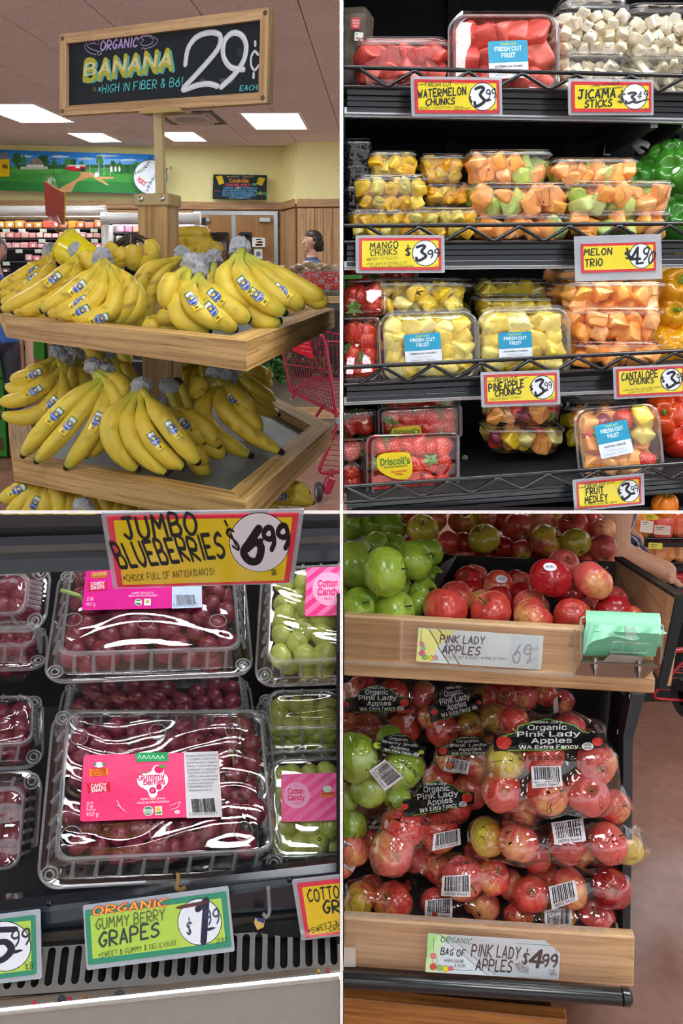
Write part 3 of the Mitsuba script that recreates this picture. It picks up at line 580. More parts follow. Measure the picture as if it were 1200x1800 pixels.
# bananas
st_m = []
def sticker_mesh():
    def cyl(g, z, col):
        m = poly(g, 0); m = m.subdivide().subdivide(); v = m.vertices; R = 0.021
        a = v[:, 0] / R; m.vertices = np.c_[(R + z) * np.sin(a), v[:, 1], (R + z) * np.cos(a) - R]; return m, np.tile(lin(col), (len(m.vertices), 1))
    o = shapely.affinity.scale(Point(0, 0).buffer(1, quad_segs=5), .0086, .0112)
    L = [cyl(shapely.box(-.008, -.020, .008, -.004), .0002, '#e8cf2a'), cyl(shapely.box(-.0075, .006, .0075, .0185), .0002, '#2f6b3c'), cyl(shapely.box(-.006, .0095, .006, .0165), .0004, '#dfe6e2'), cyl(o, .0005, '#1f4fae'), cyl(o.buffer(-.0015).difference(o.buffer(-.0022)), .0007, '#e8d24a'),
         cyl(Point(0, .0045).buffer(.003, quad_segs=3), .0008, '#e4c83c'), cyl(shapely.box(-.0035, -.0175, .003, -.0135), .0004, '#7a6a1a')]
    t, w = printed('Chiquita', True); m = t.copy(); m.vertices = m.vertices * [.0140 / w, .0030, 0] + [-.007, -.0035, 0]; v = m.vertices; R = .021
    m.vertices = np.c_[(R + .0008) * np.sin(v[:, 0] / R), v[:, 1], (R + .0008) * np.cos(v[:, 0] / R) - R]; L.append((m, np.tile(lin('#f4f4f4'), (len(v), 1))))
    return shape(cat_([a for a, _ in L]), 'gloss', np.vstack([b for _, b in L]))
STK = sticker_mesh()
def wrap_mesh(seed, r=.0185, h=.027):
    m = ico(3); v = m.vertices.copy(); v[:, 2] = np.sign(v[:, 2]) * np.abs(v[:, 2]) ** .6
    q = meshkit.noise(v * 2.6 + seed * 5.1, seed); q2 = meshkit.noise(v * 6 + seed, seed + 3)
    v *= (0.72 + 0.45 * q + .22 * q2)[:, None]; v[:, :2] *= (1 - .15 * v[:, 2:3]); m.vertices = v * [r, r * .85, h * .62]
    return shape(m, 'satin', '#9da1a6', False, None, .35)
WRAPS = [wrap_mesh(i) for i in range(6)]
brng = np.random.default_rng(11)
def banana(parent, c, mid, t, r, ripe, seed, dark_stem=False):
    """c crown point, mid point on the curve half-way, t blossom tip"""
    ctrl = 2 * mid - (c + t) / 2; s = np.r_[0, .015, .04, .07, .10, np.linspace(.14, .86, 15), .90, .935, .955, .966, .968, .985, 1.0]; n = len(s)
    P0 = ((1 - s) ** 2)[:, None] * c + (2 * s * (1 - s))[:, None] * ctrl + (s ** 2)[:, None] * t
    L = np.linalg.norm(np.diff(P0, axis=0), axis=1).sum()
    stem = .017 * 1.0 / L * 1.6
    prof = np.interp(s, [0, stem, stem + .12, .32, .6, .82, .92, .955, .968, .985, 1.0], [.40, .37, .74, .97, 1.0, .93, .72, .50, .40, .36, .28])
    k = 12; tg = np.gradient(P0, axis=0); tg /= np.linalg.norm(tg, axis=1, keepdims=True)
    out = ctrl - (c + t) / 2; out /= np.linalg.norm(out) + 1e-9
    V = []; an = np.arange(k) * 2 * np.pi / k; col = []
    y1, y2 = lin('#e9cb46'), lin('#d8b23a'); g = lin('#b2bf4e')
    rs = np.random.default_rng(seed)
    for i in range(n):
        x = out - tg[i] * (out @ tg[i]); x /= np.linalg.norm(x); yv = np.cross(tg[i], x)
        rr = prof[i] * r * (1 + .055 * np.cos(5 * an + seed) * (0.1 < s[i] < .97))
        V.append(P0[i] + rr[:, None] * (np.cos(an)[:, None] * x + np.sin(an)[:, None] * yv))
        gg = np.clip(max((stem + .14 - s[i]) / .2, (s[i] - .86) / .14) * 1.0, 0, .85) * (1.1 - ripe) + .32 * (1 - ripe)
        cc = (y1 * .6 + y2 * .4) * (1 - gg) + g * gg
        cc = np.tile(cc, (k, 1)) * (1 - .13 * (np.cos(5 * an + seed)[:, None] > .75))
        if s[i] > .967: cc = cc * 0 + lin('#2a2218')
        if s[i] < stem * .5: cc = cc * .8 + lin('#6b5a2a') * .2
        if dark_stem and s[i] < stem * 1.3: cc = cc * 0 + lin('#3a2f22')
        col.append(cc)
    m = loft(V, True, True); col = np.vstack(col + [lin('#6b6a2a')[None], lin('#1d1812')[None]])
    spot = meshkit.noise(m.vertices * 170 + seed * 3.7, seed); b = np.clip((spot - (.80 - .10 * (ripe > .8))) / .06, 0, 1)[:, None] * (.55 if ripe > .6 else .25)
    col = col * (1 - b) + lin('#5a4216') * b; col *= (1 + .12 * (meshkit.fbm(m.vertices * 45 + seed, 2, seed)[:, None] - .5) * 2)
    m.invert()
    kk = put('banana', shape(m, 'skin_banana', np.clip(col, 0, 1), True), parent)
    return kk, P0, tg, r
scene['skin_banana'] = prin(VC, 0.42, 0.4)
def on_banana(kk, P0, tg, r, s=.55, side=0.0):
    i = int(np.argmin(abs(np.r_[0, .015, .04, .07, .10, np.linspace(.14, .86, 15), .90, .935, .955, .966, .968, .985, 1.0] - s))); v = CAM - P0[i]; v -= tg[i] * (v @ tg[i]); v /= np.linalg.norm(v); sd = np.cross(tg[i], v); v = v * math.cos(side) + sd * math.sin(side)
    x = np.cross(-tg[i], v); R = np.stack([x, -tg[i], v], 1)
    put('sticker', STK, kk, mat4(R, P0[i] + v * (r * 1.045 + .0005)))
NB = [0]
def bunch(label, crown, bananas, tray=0, d=None, back=.05, r=.0185, ripe=.6, wrap=True, group=None, dark=False, lift=.018):
    """crown (u,v); bananas: (tip u,v, mid u,v, stickers...)"""
    NB[0] += 1; k = thing('banana_bunch', label, 'bananas', group)
    zt = TOPS[tray] - .024 + lift
    if d is None:
        lo = max(bananas, key=lambda b: b[1]); d = PZ(lo[0], lo[1], zt)[1]
    crowns = crown if isinstance(crown, list) else [crown]
    for cr in crowns:
        cp = P(*cr, d + back)
        if wrap: put('wrap', WRAPS[(NB[0] + len(scene)) % 6], k, mat4(rrot(brng) if 0 else rz(brng.uniform(0, 360)) @ rx(brng.uniform(-25, 25)), cp + [0, 0, .004]), label='crumpled grey tape around the stems')
    for i, b in enumerate(bananas):
        cr = crowns[min(i * len(crowns) // len(bananas), len(crowns) - 1)]
        nb = len(bananas); cu = cr[0] + (i - (nb - 1) / 2) * (10 / max(nb, 3)) ; j = b[4] if len(b) > 4 and b[4] is not None else i * .006
        c = P(cu, cr[1] + 4, d + back - j * .5); t = P(b[0], b[1], d - j); mid = P(b[2], b[3], d + back * .4 - .022 - j)
        q = banana(k, c, mid, t, r * brng.uniform(.95, 1.05), np.clip(ripe + brng.uniform(-.12, .12), 0, 1), NB[0] * 37 + i, dark)
        for s in b[5:]: on_banana(*q, s=s, side=brng.uniform(-.25, .25))
    return k
B = bunch; n_ = None
B('ripe banana bunch lying at the far left end of the top tray', (89, 443), [(122, 472, 112, 452), (-2, 506, 48, 480, n_, .45), (-4, 521, 55, 492, n_, .5), (-2, 534, 72, 494, n_)], 0, 2.06, ripe=.8)
B('second ripe bunch from the left on the top tray, with dark spots', (135, 442), [(160, 474, 158, 455), (30, 565, 120, 518), (-2, 546, 88, 500, n_, .45), (20, 548, 104, 520)], 0, 1.95, ripe=.85)
B('front left bunch on the top tray with four stickers and dark blossom ends', (180, 454), [(190, 574, 243, 526), (172, 578, 231, 520), (72, 547, 134, 506, n_, .5), (81, 552, 150, 522, n_, .6), (97, 556, 166, 526, n_, .7), (121, 557, 198, 540, n_, .72)], 0, 1.80, ripe=.75)
B('banana bunch hanging upside down with dark stem beside the front of the post', (233, 411), [(196, 452, 200, 436), (208, 470, 214, 446), (238, 474, 234, 444), (246, 474, 268, 440)], 0, 2.12, back=.02, ripe=.8, wrap=False, dark=True, r=.02)
B('pair of yellow bananas standing behind the hanging bunch on the top tray', (217, 432), [(186, 432, 198, 446), (204, 434, 212, 446)], 0, 2.26, ripe=.8)
B('bunch lying behind the post with stems pointing right at the yellow sign height', (394, 411), [(303, 411, 348, 411), (302, 428, 345, 424), (302, 447, 345, 440), (348, 462, 364, 434), (374, 462, 380, 436)], 0, 2.45, back=.0, ripe=.8, wrap=False, dark=True, r=.02)
B('freckled bunch arching left just right of the post on the top tray', (320, 449), [(284, 577, 246, 560), (262, 576, 252, 540), (257, 574, 268, 503), (262, 550, 252, 486)], 0, 1.95, ripe=.9)
B('low layer of bananas lying under the freckled bunch', (262, 556), [(322, 577, 292, 578), (284, 579, 262, 574), (318, 560, 290, 558)], 0, 1.78, back=.03, ripe=.8, wrap=False)
B('dark yellow bunch tucked behind the double wrapped bunch', [(357, 462), (376, 455)], [(365, 540, 362, 500), (378, 535, 374, 500)], 0, 1.92, ripe=.45)
B('greenish double wrapped bunch at the front of the top tray', [(336, 466), (347, 479)], [(296, 542, 298, 500), (352, 560, 330, 520), (372, 584, 314, 548), (440, 564, 386, 528, n_, .5), (416, 581, 372, 540, n_, .58), (397, 577, 338, 532, n_, .55)], 0, 1.62, ripe=.5)
B('green tipped bunch at the front right corner of the top tray', (422, 437), [(572, 533, 525, 508, n_), (566, 526, 520, 500), (532, 540, 488, 505, n_, .6), (522, 530, 470, 505, n_), (495, 563, 440, 545), (446, 537, 393, 497), (505, 552, 432, 500, n_, .55, .68)], 0, 1.66, ripe=.4)
# second tray
B('small yellow bunch peeping out at the back left of the second tray', (125, 612), [(44, 650, 84, 643), (150, 640, 146, 626), (175, 630, 160, 618)], 1, 2.35, ripe=.65)
B('bunch fanning to the left edge of the second tray', [(101, 622), (112, 634)], [(18, 667, 62, 656, n_, .55), (8, 677, 62, 678), (53, 735, 108, 712), (-2, 706, 60, 690, n_, .5), (0, 727, 76, 722, n_, .42)], 1, 2.0, ripe=.65)
B('short bunch with grey tape between the two left bunches of the second tray', (134, 627), [(150, 690, 146, 658), (136, 682, 128, 655)], 1, 2.12, ripe=.55)
B('long three sticker bunch hanging over the left front board', [(164, 646), (188, 655)], [(206, 702, 214, 675), (196, 740, 206, 692), (150, 802, 188, 740), (39, 804, 106, 722, n_, .55), (62, 813, 130, 740, n_, .55), (114, 824, 172, 742, n_, .5)], 1, 1.78, ripe=.35)
B('bunch standing left of the post on the second tray', (194, 626), [(180, 668, 188, 650), (216, 690, 212, 655), (236, 690, 226, 655)], 1, 2.3, ripe=.5)
B('row of bananas far behind the post on the second tray', (173, 618), [(160, 640, 160, 625), (178, 648, 178, 630), (196, 640, 200, 622), (225, 640, 214, 622)], 1, 2.7, ripe=.55)
B('dark shaded bunch right behind the post on the second tray', (344, 634), [(312, 650, 318, 640), (328, 694, 330, 660), (346, 700, 344, 665), (364, 690, 362, 655)], 1, 2.45, ripe=.5)
B('bunch leaning against the right of the post with a dark stem', (312, 664), [(330, 740, 310, 700), (346, 740, 330, 695)], 1, 2.2, ripe=.55, wrap=False, dark=True)
B('middle front bunch of the second tray with two stickers', (248, 682), [(300, 829, 268, 770), (246, 828, 193, 755), (298, 833, 228, 765), (326, 824, 262, 765, n_, .62), (350, 816, 292, 745, n_, .6)], 1, 1.70, ripe=.6)
B('small bunch with dark blossom ends right of the middle front bunch', [(297, 682), (289, 711)], [(397, 797, 350, 770), (366, 824, 340, 800), (364, 802, 338, 785), (386, 786, 344, 742), (360, 779, 322, 744, n_, .6)], 1, 1.82, ripe=.55)
B('large bunch in the middle right of the second tray reaching to the right board', [(377, 660), (400, 666)], [(345, 700, 352, 675), (444, 735, 420, 700), (458, 758, 425, 715, n_, .4), (446, 803, 358, 736), (499, 797, 398, 724)], 1, 1.88, ripe=.6)
B('bunch lying to the right behind the large bunch', (409, 650), [(482, 704, 448, 682), (484, 716, 450, 700), (493, 728, 432, 700, n_, .6)], 1, 2.2, ripe=.6)
B('small yellow bunch at the far right back of the second tray', (424, 652), [(476, 664, 456, 656), (479, 672, 450, 672), (468, 660, 450, 652)], 1, 2.5, ripe=.7)
# third tray
B('bunch fanning out at the left below the second tray', (76, 838), [(2, 880, 40, 858, n_, .6), (8, 918, 48, 870), (34, 926, 66, 876, n_, .62), (66, 926, 84, 878), (104, 920, 104, 872)], 2, 1.86, ripe=.4)
B('bunch under the middle of the lower front board', (138, 858), [(118, 918, 124, 880), (140, 920, 142, 884), (168, 918, 164, 876), (196, 916, 186, 876)], 2, 1.84, ripe=.6)
B('grey taped bunch hidden low under the lower front board', (146, 893), [(120, 930, 130, 915), (160, 930, 156, 915)], 2, 1.70, ripe=.5)
B('bunch in the dark below the right half of the lower board', (235, 868), [(208, 918, 216, 890), (228, 920, 230, 890), (262, 915, 254, 884)], 2, 1.80, ripe=.5)
B('two long bananas sticking out at the right below the second tray', (452, 880), [(470, 905, 466, 890), (543, 868, 500, 860), (551, 884, 505, 874, n_, .5)], 2, 1.92, ripe=.6, wrap=False)
# sign clip with the red card and yellow holder on the top tray
kc = thing('card_holder', 'red card with a yellow back in a clear clip above the left bananas', 'sign')
QK = Quad([(78, 316), (107, 344), (108, 398), (80, 378)], 2.0, yaw=-35, keep=.05)
cm = slab(rrect(QK.w, QK.h, .004, 2), 0, .0012).subdivide().subdivide().subdivide(); v = cm.vertices; v[:, 2] -= .35 * (v[:, 0] + QK.w / 2) ** 2 / QK.w * .5
put('card', shape(cm, 'satin', '#a8423e'), kc, QK.M)
cm2 = cm.copy(); cm2.vertices = cm2.vertices + [.003, -.001, -.003]; put('card_back', shape(cm2, 'satin', '#e2c02c'), kc, QK.M)
g = P(118, 408, 2.0)
pts = [P(92, 380, 1.99), P(100, 396, 1.99), P(112, 404, 2.0), P(128, 412, 2.0)]
put('clip', shape(tube(smoothline(pts, 6), .011, 10), 'clear', None, True), kc)
put('clip', shape(tube(smoothline([P(84, 322, 2.01), P(88, 312, 2.01), P(96, 330, 2.01)], 6), .007, 8), 'clear', None, True), kc)
A, Bq = P(112, 428, 2.02), P(176, 466, 1.98); R = frame(Bq - A, (0, -1, .3))
rs = []
for t in np.linspace(0, 1, 10):
    a = np.linspace(-1.9, 1.9, 16); rad = .038 - .012 * t
    rs.append(np.array([A + (Bq - A) * t + R @ [0, rad * math.sin(x), rad * math.cos(x) * .6] for x in a]))
rr2 = [[p - R @ [0, 0, .0025] for p in r] for r in rs]
V = np.vstack([np.vstack(rs), np.vstack([np.array(r) for r in rr2])]); F = []
for i in range(9):
    for j in range(15):
        a = i * 16 + j; F += [[a, a + 1, a + 17], [a, a + 17, a + 16]]
put('holder', shape(tm(V[:160], F), 'gloss', '#e0cf1c', True), kc)
put('holder_rim', shape(tube(rs[0], .0028, 6), 'gloss', '#cfc03a', True), kc)
# ---------------------------------------------------------------- people
def person(label, x, y, h, face, shirt, hair, pants='#2c2f3a', skin='#c99a80', bun=True, hold=None, hairlen=.1):
    k = thing('person', label, 'person'); s = h / 1.75; R = rz(face); W = lambda p: R @ (np.array(p) * s) + [x, y, 0]      # faces -y before turning
    bones = [((0, 0, 1.44), .07, (0, .01, 1.34), .10), ((-.13, .01, 1.38), .06, (.13, .01, 1.38), .06), ((0, .01, 1.34), .125, (0, .0, 1.16), .115), ((-.06, 0, 1.3), .10, (.06, 0, 1.3), .10), ((-.05, 0, 1.16), .105, (.05, 0, 1.16), .105), ((-.06, .01, 1.0), .12, (.06, .01, 1.0), .12), ((0, 0, 1.16), .11, (0, .01, .98), .13), ((0, .01, 1.44), .055, (0, -.005, 1.53), .05)]
    for q in (-1, 1):
        bones += [((q * .09, .01, .95), .095, (q * .10, 0, .50), .06), ((q * .10, 0, .50), .058, (q * .10, .02, .10), .04), ((q * .10, .02, .07), .042, (q * .10, -.14, .035), .032)]
        el, ha = ((q * .22, .03, 1.10), (q * .22, -.08, .86)) if hold is None else ((q * .22, -.02, 1.12), (q * .17, -.28, 1.08))
        bones += [((q * .175, .01, 1.385), .055, el, .042), (el, .040, ha, .028)]
        d = np.array(ha) - np.array(el); d /= np.linalg.norm(d); h0 = np.array(ha)
        bones += [(h0, .03, h0 + d * .06, .03)] + [(h0 + d * .06 + np.array([0, (i - 1.5) * .016, 0]), .009, h0 + d * (.13 - .008 * abs(i - 1.2)) + np.array([0, (i - 1.5) * .016 - .01, 0]), .007) for i in range(4)] + [(h0 + d * .02 + np.array([0, -.03, 0]), .010, h0 + d * .07 + np.array([0, -.055, 0]), .008)]
    # head: skull, jaw, nose, ears
    hz = 1.64
    bones += [((0, .015, hz + .02), .085, (0, -.01, hz + .01), .083), ((0, -.02, hz), .07, (0, -.045, hz - .075), .042), ((0, -.092, hz + .012), .010, (0, -.106, hz - .018), .013), ((-.028, -.07, hz - .055), .014, (.028, -.07, hz - .055), .014)]
    for q in (-1, 1): bones += [((q * .083, .005, hz + .015), .013, (q * .08, .008, hz - .02), .010)]
    m = capsules([(W(a), r * s, W(b), t * s) for a, r, b, t in bones], .013, 5)
    L = (m.vertices - [x, y, 0]) @ R / s; c = np.tile(lin(skin), (len(L), 1)); z = L[:, 2]
    arm = (np.abs(L[:, 0]) > .155) & (z > .7)
    c[(z < 1.47) & (z > .97) & (~arm | (z > 1.20))] = lin(shirt); c[(z <= .97) & ~arm] = lin(pants); c[(z < .075)] = lin('#22201f')
    c[(z < 1.50) & (z > 1.42) & (np.abs(L[:, 0]) > .062)] = lin(shirt)
    for q in (-1, 1): 
        e = np.linalg.norm(L - [q * .032, -.078, hz + .018], axis=1); c[e < .016] = lin('#e8e2dc'); c[e < .009] = lin('#2a2320')
        b = (np.abs(L[:, 0] - q * .034) < .022) & (np.abs(z - hz - .042) < .006) & (L[:, 1] < -.06); c[b] = lin(hair)
    c[(np.abs(L[:, 0]) < .026) & (np.abs(z - hz + .055) < .007) & (L[:, 1] < -.07)] = lin('#a8645a')
    put('body', shape(m, 'satin', c, True), k)
    hb = [((0, .035, hz + .045), .088, (0, .0, hz + .062), .076), ((0, .06, hz + .0), .07, (0, .065, hz - hairlen * .6), .05), ((-.055, .02, hz + .03), .045, (-.06, .035, hz - hairlen * .4), .03), ((.055, .02, hz + .03), .045, (.06, .035, hz - hairlen * .4), .03)]
    if bun: hb.append(((0, .10, hz - .02), .042, (0, .105, hz - .075), .034))
    hm = lumpy(capsules([(W(a), r * s, W(b), t * s) for a, r, b, t in hb], .012, 4), .005 * s, 40, 3)
    put('hair', shape(hm, 'satin', hair, True, None, .4), k); return k
p = P(548, 440, 10.9); person('woman in a navy blue shirt with dark tied hair walking past the plank wall', p[0], p[1], 1.83, -70, '#3c4f74', '#2e211b')
p = P(-12, 440, 6.6); person('grey haired shopper in a blue shirt cut by the left edge beside the bananas', p[0], p[1], 1.69, 20, '#2f62b0', '#6d6a68', bun=False)
p = P(141, 415, 9.4); person('dark haired shopper in front of the meat case hidden behind the yellow card holder', p[0], p[1], 1.72, 160, '#2b2b30', '#2a1c16', bun=False)
# ---------------------------------------------------------------- produce island behind the bananas
ki = thing('produce_island', 'stepped produce island with a wooden rim behind the banana stand', 'display stand')
def wb(name, x0, x1, y, z, h, dep, mat='ash'): return board(name, [x0, y, z], [x1, y, z], dep, h, mat, ki)
XI0, XI1 = -1.45, 0.02
put('body', shape(at(mat4(None, ((XI0 + XI1) / 2, 9.0, 0.56)), cbox(XI1 - XI0, 1.1, 1.12, .01)), 'satin', '#1f2022'), ki)
bed = hullpts([[x, y, z] for x in (XI0, XI1) for y, z in ((8.4, 1.05), (8.4, 1.165), (9.6, 1.05), (9.6, 1.31))]); put('bed', shape(bed, 'satin', '#4a4f4c'), ki)
wb('rim_board', XI0, XI1, 8.385, 1.155, .065, .03); wb('low_board', XI0, XI1, 7.80, .20, .10, .03)
put('low_bed', shape(hullpts([[x, y, z] for x in (XI0, XI1) for y, z in ((7.82, .04), (7.82, .18), (8.44, .04), (8.44, .42))]), 'satin', '#8d8272'), ki)
put('plinth', shape(at(mat4(None, ((XI0 + XI1) / 2, 8.1, 0.06)), cbox(XI1 - XI0, .5, .12, .01)), 'satin', '#161616'), ki)
Qt = Quad([(545, 511), (581, 510), (582, 521), (547, 522)], 8.35, wh=(.19, .058)); kt = put('price_card', shape(slab(rrect(Qt.w, Qt.h, .004, 2), -.003, 0), 'satin', '#e8ecee'), None, Qt.M, label='white price card on the rim of the produce island', cat='price card')
printing(Qt, [([(549, 514), (566, 513.6), (566, 515), (549, 515.4)], '#8a8f94'), ([(549, 517), (563, 516.6), (563, 518), (549, 518.4)], '#9a9fa4'), ([(569, 513), (578, 512.7), (578, 518), (569, 518.4)], '#7a8086')], kt)
potv = [lumpy(at(np.diag([1.45, .95, .85, 1.]), ico(3)), .14, 1.3, i) for i in range(3)]
def veg(name, lst, cols, y, label, cat, mat='satin', base=None):
    r = np.random.default_rng(len(lst)); ks_ = []
    for i, (u, v, a) in enumerate(lst):
        yy = y + r.uniform(-.05, .05); s = a * yy / FOC; m = potv[i % 3] if base is None else base
        col = cols[i % len(cols)]
        k = put(name, shape(at(mat4(rz(r.uniform(-40, 40)) @ rx(r.uniform(-20, 20)) if base is None else rrot(r), P(u, v, yy), s), m), mat, col, True, None, .2 if base is None else .05), None, label=label, cat=cat); PLACE[k] = (u, v, ''); ks_.append(k)
    ordinal(ks_, label)
veg('sweet_potato', [(450, 473, 7), (460, 481, 9), (467, 468, 11), (478, 477, 8), (494, 473, 8), (484, 485, 9), (499, 480, 9), (508, 485, 8)], ['#a06a50', '#94604c', '#b07a5c'], 9.15, 'brown sweet potato, # in the heap on the produce island', 'sweet potato')
veg('russet_potato', [(517, 474, 8), (525, 470, 8), (534, 476, 8), (541, 466, 9), (547, 474, 8), (557, 470, 8), (566, 468, 8), (575, 471, 8), (586, 474, 8), (594, 471, 8), (562, 477, 8)], ['#a89272', '#97815f', '#b8a688'], 9.35, 'brown russet potato, # in the heap on the produce island', 'potato')
tom = at(np.diag([1, 1, .85, 1.]), ico(3)); tmk = lumpy(tom, .03, 2, 1)
veg('tomato', [(467, 486, 8.5), (477, 492, 8), (485, 497, 9), (498, 489, 9), (494, 499, 9.5), (512, 500, 9.5), (479, 501, 8), (506, 507, 8), (523, 506, 7), (517, 494, 7)], ['#cf3a26', '#c2301f', '#d8482e'], 8.62, 'round red tomato, # in the heap on the produce island', 'tomato', 'skin_fruit', tmk)
r_ = np.random.default_rng(8); TPK, GBK = [], []
for i, (u, v) in enumerate([(535, 502), (562, 503), (590, 503), (528, 491), (553, 492), (580, 492), (600, 492), (545, 483), (573, 483), (597, 483)]):
    c = P(u, v, 8.58 + .12 * ((503 - v) / 10)); k = thing('tomato_pack', 'clear pack of small red tomatoes stacked right on the produce island', 'tomato pack'); PLACE[k] = (u, v, ''); TPK.append(k)
    ball = []
    for q in relax(14, .019, [-.065, -.045, -.035], [.065, .045, .03], r_, 30): ball.append(at(mat4(None, q, .019), ico(1)))
    b = cat_(ball); put('tomatoes', shape(at(mat4(None, c), b), 'skin_fruit', '#c9382c', True, None, .3), k, kind='stuff')
    fm = lumpy(cbox(.15, .11, .085, .02).subdivide().subdivide().subdivide(), .006, 30, i); put('film', shape(at(mat4(None, c), fm), 'film', None, True), k)
    put('label', shape(at(mat4(rx(-35), c + [.01, -.03, .042]), cbox(.06, .03, .001, .0003)), 'satin', '#d8cfe0'), k)
def leafmesh(seed, L=.11, W=.045):
    r = np.random.default_rng(seed); t = np.linspace(0, 1, 7); V = []
    for s in t:
        w = W * math.sin(math.pi * min(1, s * .9 + .08)) ; V += [[-w + .008 * r.normal(), L * s, .03 * s * s + .012 * r.normal()], [0, L * s, .03 * s * s - .012], [w + .008 * r.normal(), L * s, .03 * s * s + .012 * r.normal()]]
    F = []
    for i in range(6):
        for j in (0, 1): a = i * 3 + j; F += [[a, a + 1, a + 4], [a, a + 4, a + 3]]
    return tm(V, F)
LEAF = [leafmesh(i) for i in range(5)]
for i, (u, v) in enumerate([(432, 640), (446, 622), (450, 655), (466, 632), (470, 655), (486, 618), (488, 645), (500, 660), (428, 615), (470, 606), (505, 635), (545, 640), (570, 650)]):
    c = P(u, v, 8.1 + .25 * (660 - v) / 50); ms, cs = [], []
    for j in range(34):
        d = r_.normal(size=3); d[2] = abs(d[2]) * .7; d[1] -= .5; d /= np.linalg.norm(d); m = at(mat4(frame(np.cross(d, [.1, .2, 1]), r_.normal(size=3)) @ rz(r_.uniform(-40, 40)), c + d * .045, r_.uniform(.5, .9)), LEAF[j % 5]); ms.append(m); cs.append(np.tile(lin(('#33622f', '#46763c', '#28502a', '#5c8a4a')[r_.integers(4)]), (len(m.vertices), 1)))
    kq = put('greens_bunch', shape(cat_(ms), 'satin', np.vstack(cs), True), None, label='bunch of dark leafy greens in the low bed beside the red cart', cat='leafy greens'); PLACE[kq] = (u, v, ''); GBK.append(kq)
ordinal(TPK, 'clear pack of small red tomatoes, # on the produce island'); ordinal(GBK, 'dark leafy greens, bunch # in the low bed beside the red cart')
# stacked cartons at the far left
for i, (x, z, c, w) in enumerate([(-2.76, .16, '#3f9a3a', .34), (-2.76, .47, '#3f9a3a', .34), (-2.76, .78, '#3f9a3a', .34), (-2.42, .16, '#7a5a40', .3), (-2.42, .47, '#58a048', .3), (-2.42, .78, '#4aa03f', .3), (-2.10, .16, '#8c7468', .28), (-2.10, .47, '#a08478', .28), (-2.10, .78, '#8f7466', .28)]):
    k = thing('produce_carton', f'{("green", "green and brown", "brown")[i // 3]} printed produce carton, {("bottom", "middle", "top")[i % 3]} of its stack left of the banana stand', 'carton')
    put('box', shape(at(mat4(None, (x, 7.1, z)), cbox(w, .4, .30, .004)), 'matte', c), k)
    put('handle_hole', shape(at(mat4(rx(90), (x, 6.898, z + .08)), slab(rrect(.10, .035, .016), 0, .004)), 'matte', '#17191a'), k)
    put('print_band', shape(at(mat4(None, (x, 6.897, z - .05)), cbox(w * .86, .004, .09, .001)), 'matte', ('#6d5038', '#9a7a58', '#6a2f48')[i // 3]), k)
# red shopping cart
kc = thing('shopping_cart', 'red wire shopping cart standing behind the right corner of the banana stand', 'shopping cart')
RED, DK = '#a31f3c', '#8c1830'
D0, D1 = 5.65, 6.15
def tb(name, pts, rpx, col=RED, d=D0, n=8, sm=True):
    q = np.array([P(p[0], p[1], p[2] if len(p) > 2 else d) for p in pts]); q = smoothline(q, 5) if sm and len(q) > 2 else q
    put(name, shape(tube(q, rpx * d / FOC, n), 'gloss', col, True), kc)
tb('post', [(494, 604), (497, 620), (511, 690)], 2.6, d=D0 + .1)
tb('frame_tube', [(520, 592), (545, 587), (560, 588), (569, 597), (574, 620), (592, 738)], 3.6)
tb('frame_tube', [(592, 740), (586, 765), (566, 812), (562, 824), (568, 831), (598, 829), (640, 826)], 3.4)
tb('frame_tube', [(569, 712, D0), (556, 731, D0 + .1)], 3)
tb('leg', [(521, 684), (513, 700)], 2.8, d=D0 + .12); tb('foot_cap', [(512.6, 701), (511, 704)], 2.6, '#9a9ea2', D0 + .12)
tb('joint', [(591, 733), (593.5, 745)], 4.4, '#8a8f96')
tb('edge', [(511, 688, D0 + .1), (589, 727, D0)], 2.2); tb('edge', [(495, 606, D0 + .1), (548, 588, D0)], 2.0); tb('edge', [(497, 640, D0 + .1), (580, 650, D0)], 1.3)
tb('edge', [(545, 578, D1), (640, 596, D1)], 2); tb('edge', [(548, 664, D1), (640, 668, D1)], 2); tb('edge', [(511, 688, D0 + .1), (548, 664, D1)], 1.8); tb('edge', [(495, 606, D0 + .1), (545, 578, D1)], 1.8)
tb('edge', [(589, 727, D0), (660, 720, D0 + .1)], 1.8); tb('edge', [(574, 600, D0), (660, 604, D0 + .1)], 1.8)
for i in range(15):
    t = (i + .7) / 15.5; tb('wire', [(495 + t * 66, 605 - t * 17, D0 + .1 - .1 * t), (512 + t * 76, 688 + t * 39, D0 + .1 - .1 * t)], 1.0, DK, n=5)
for i in range(12):
    t = i / 12; tb('wire', [(546 + t * 90, 578 + t * 18, D1), (549 + t * 90, 664 + t * 4, D1)], .9, DK, n=5)
for i in range(9):
    t = (i + .5) / 9; tb('wire', [(512 + t * 76, 688 + t * 38, D0 + .1 * (1 - t)), (549 + t * 86, 664 + t * 4, D1)], .8, DK, n=5)
for i in range(9):
    t = (i + .5) / 9; tb('wire', [(511 + t * 37, 688 - t * 24, D0 + .1 + .4 * t), (589 + t * 50, 727 - t * 58, D0 + .5 * t)], .8, DK, n=5)
for i in range(7): tb('wire', [(590 - i * 4, 763 + i * 9, D0), (650 - i, 770 + i * 9, D0 + .2)], .8, DK, n=5)
for v in (618, 632, 660, 675): 
    tb('wire', [(495 + (v - 605) * .2, v, D0 + .1), (572 + (v - 600) * .14, v + (v - 600) * .25 - 4, D0)], .8, DK, n=5); tb('wire', [(546, v - 14, D1), (640, v - 6, D1)], .8, DK, n=5)
g = [(511, 599), (523, 594), (545, 600), (552, 632), (515, 617)]
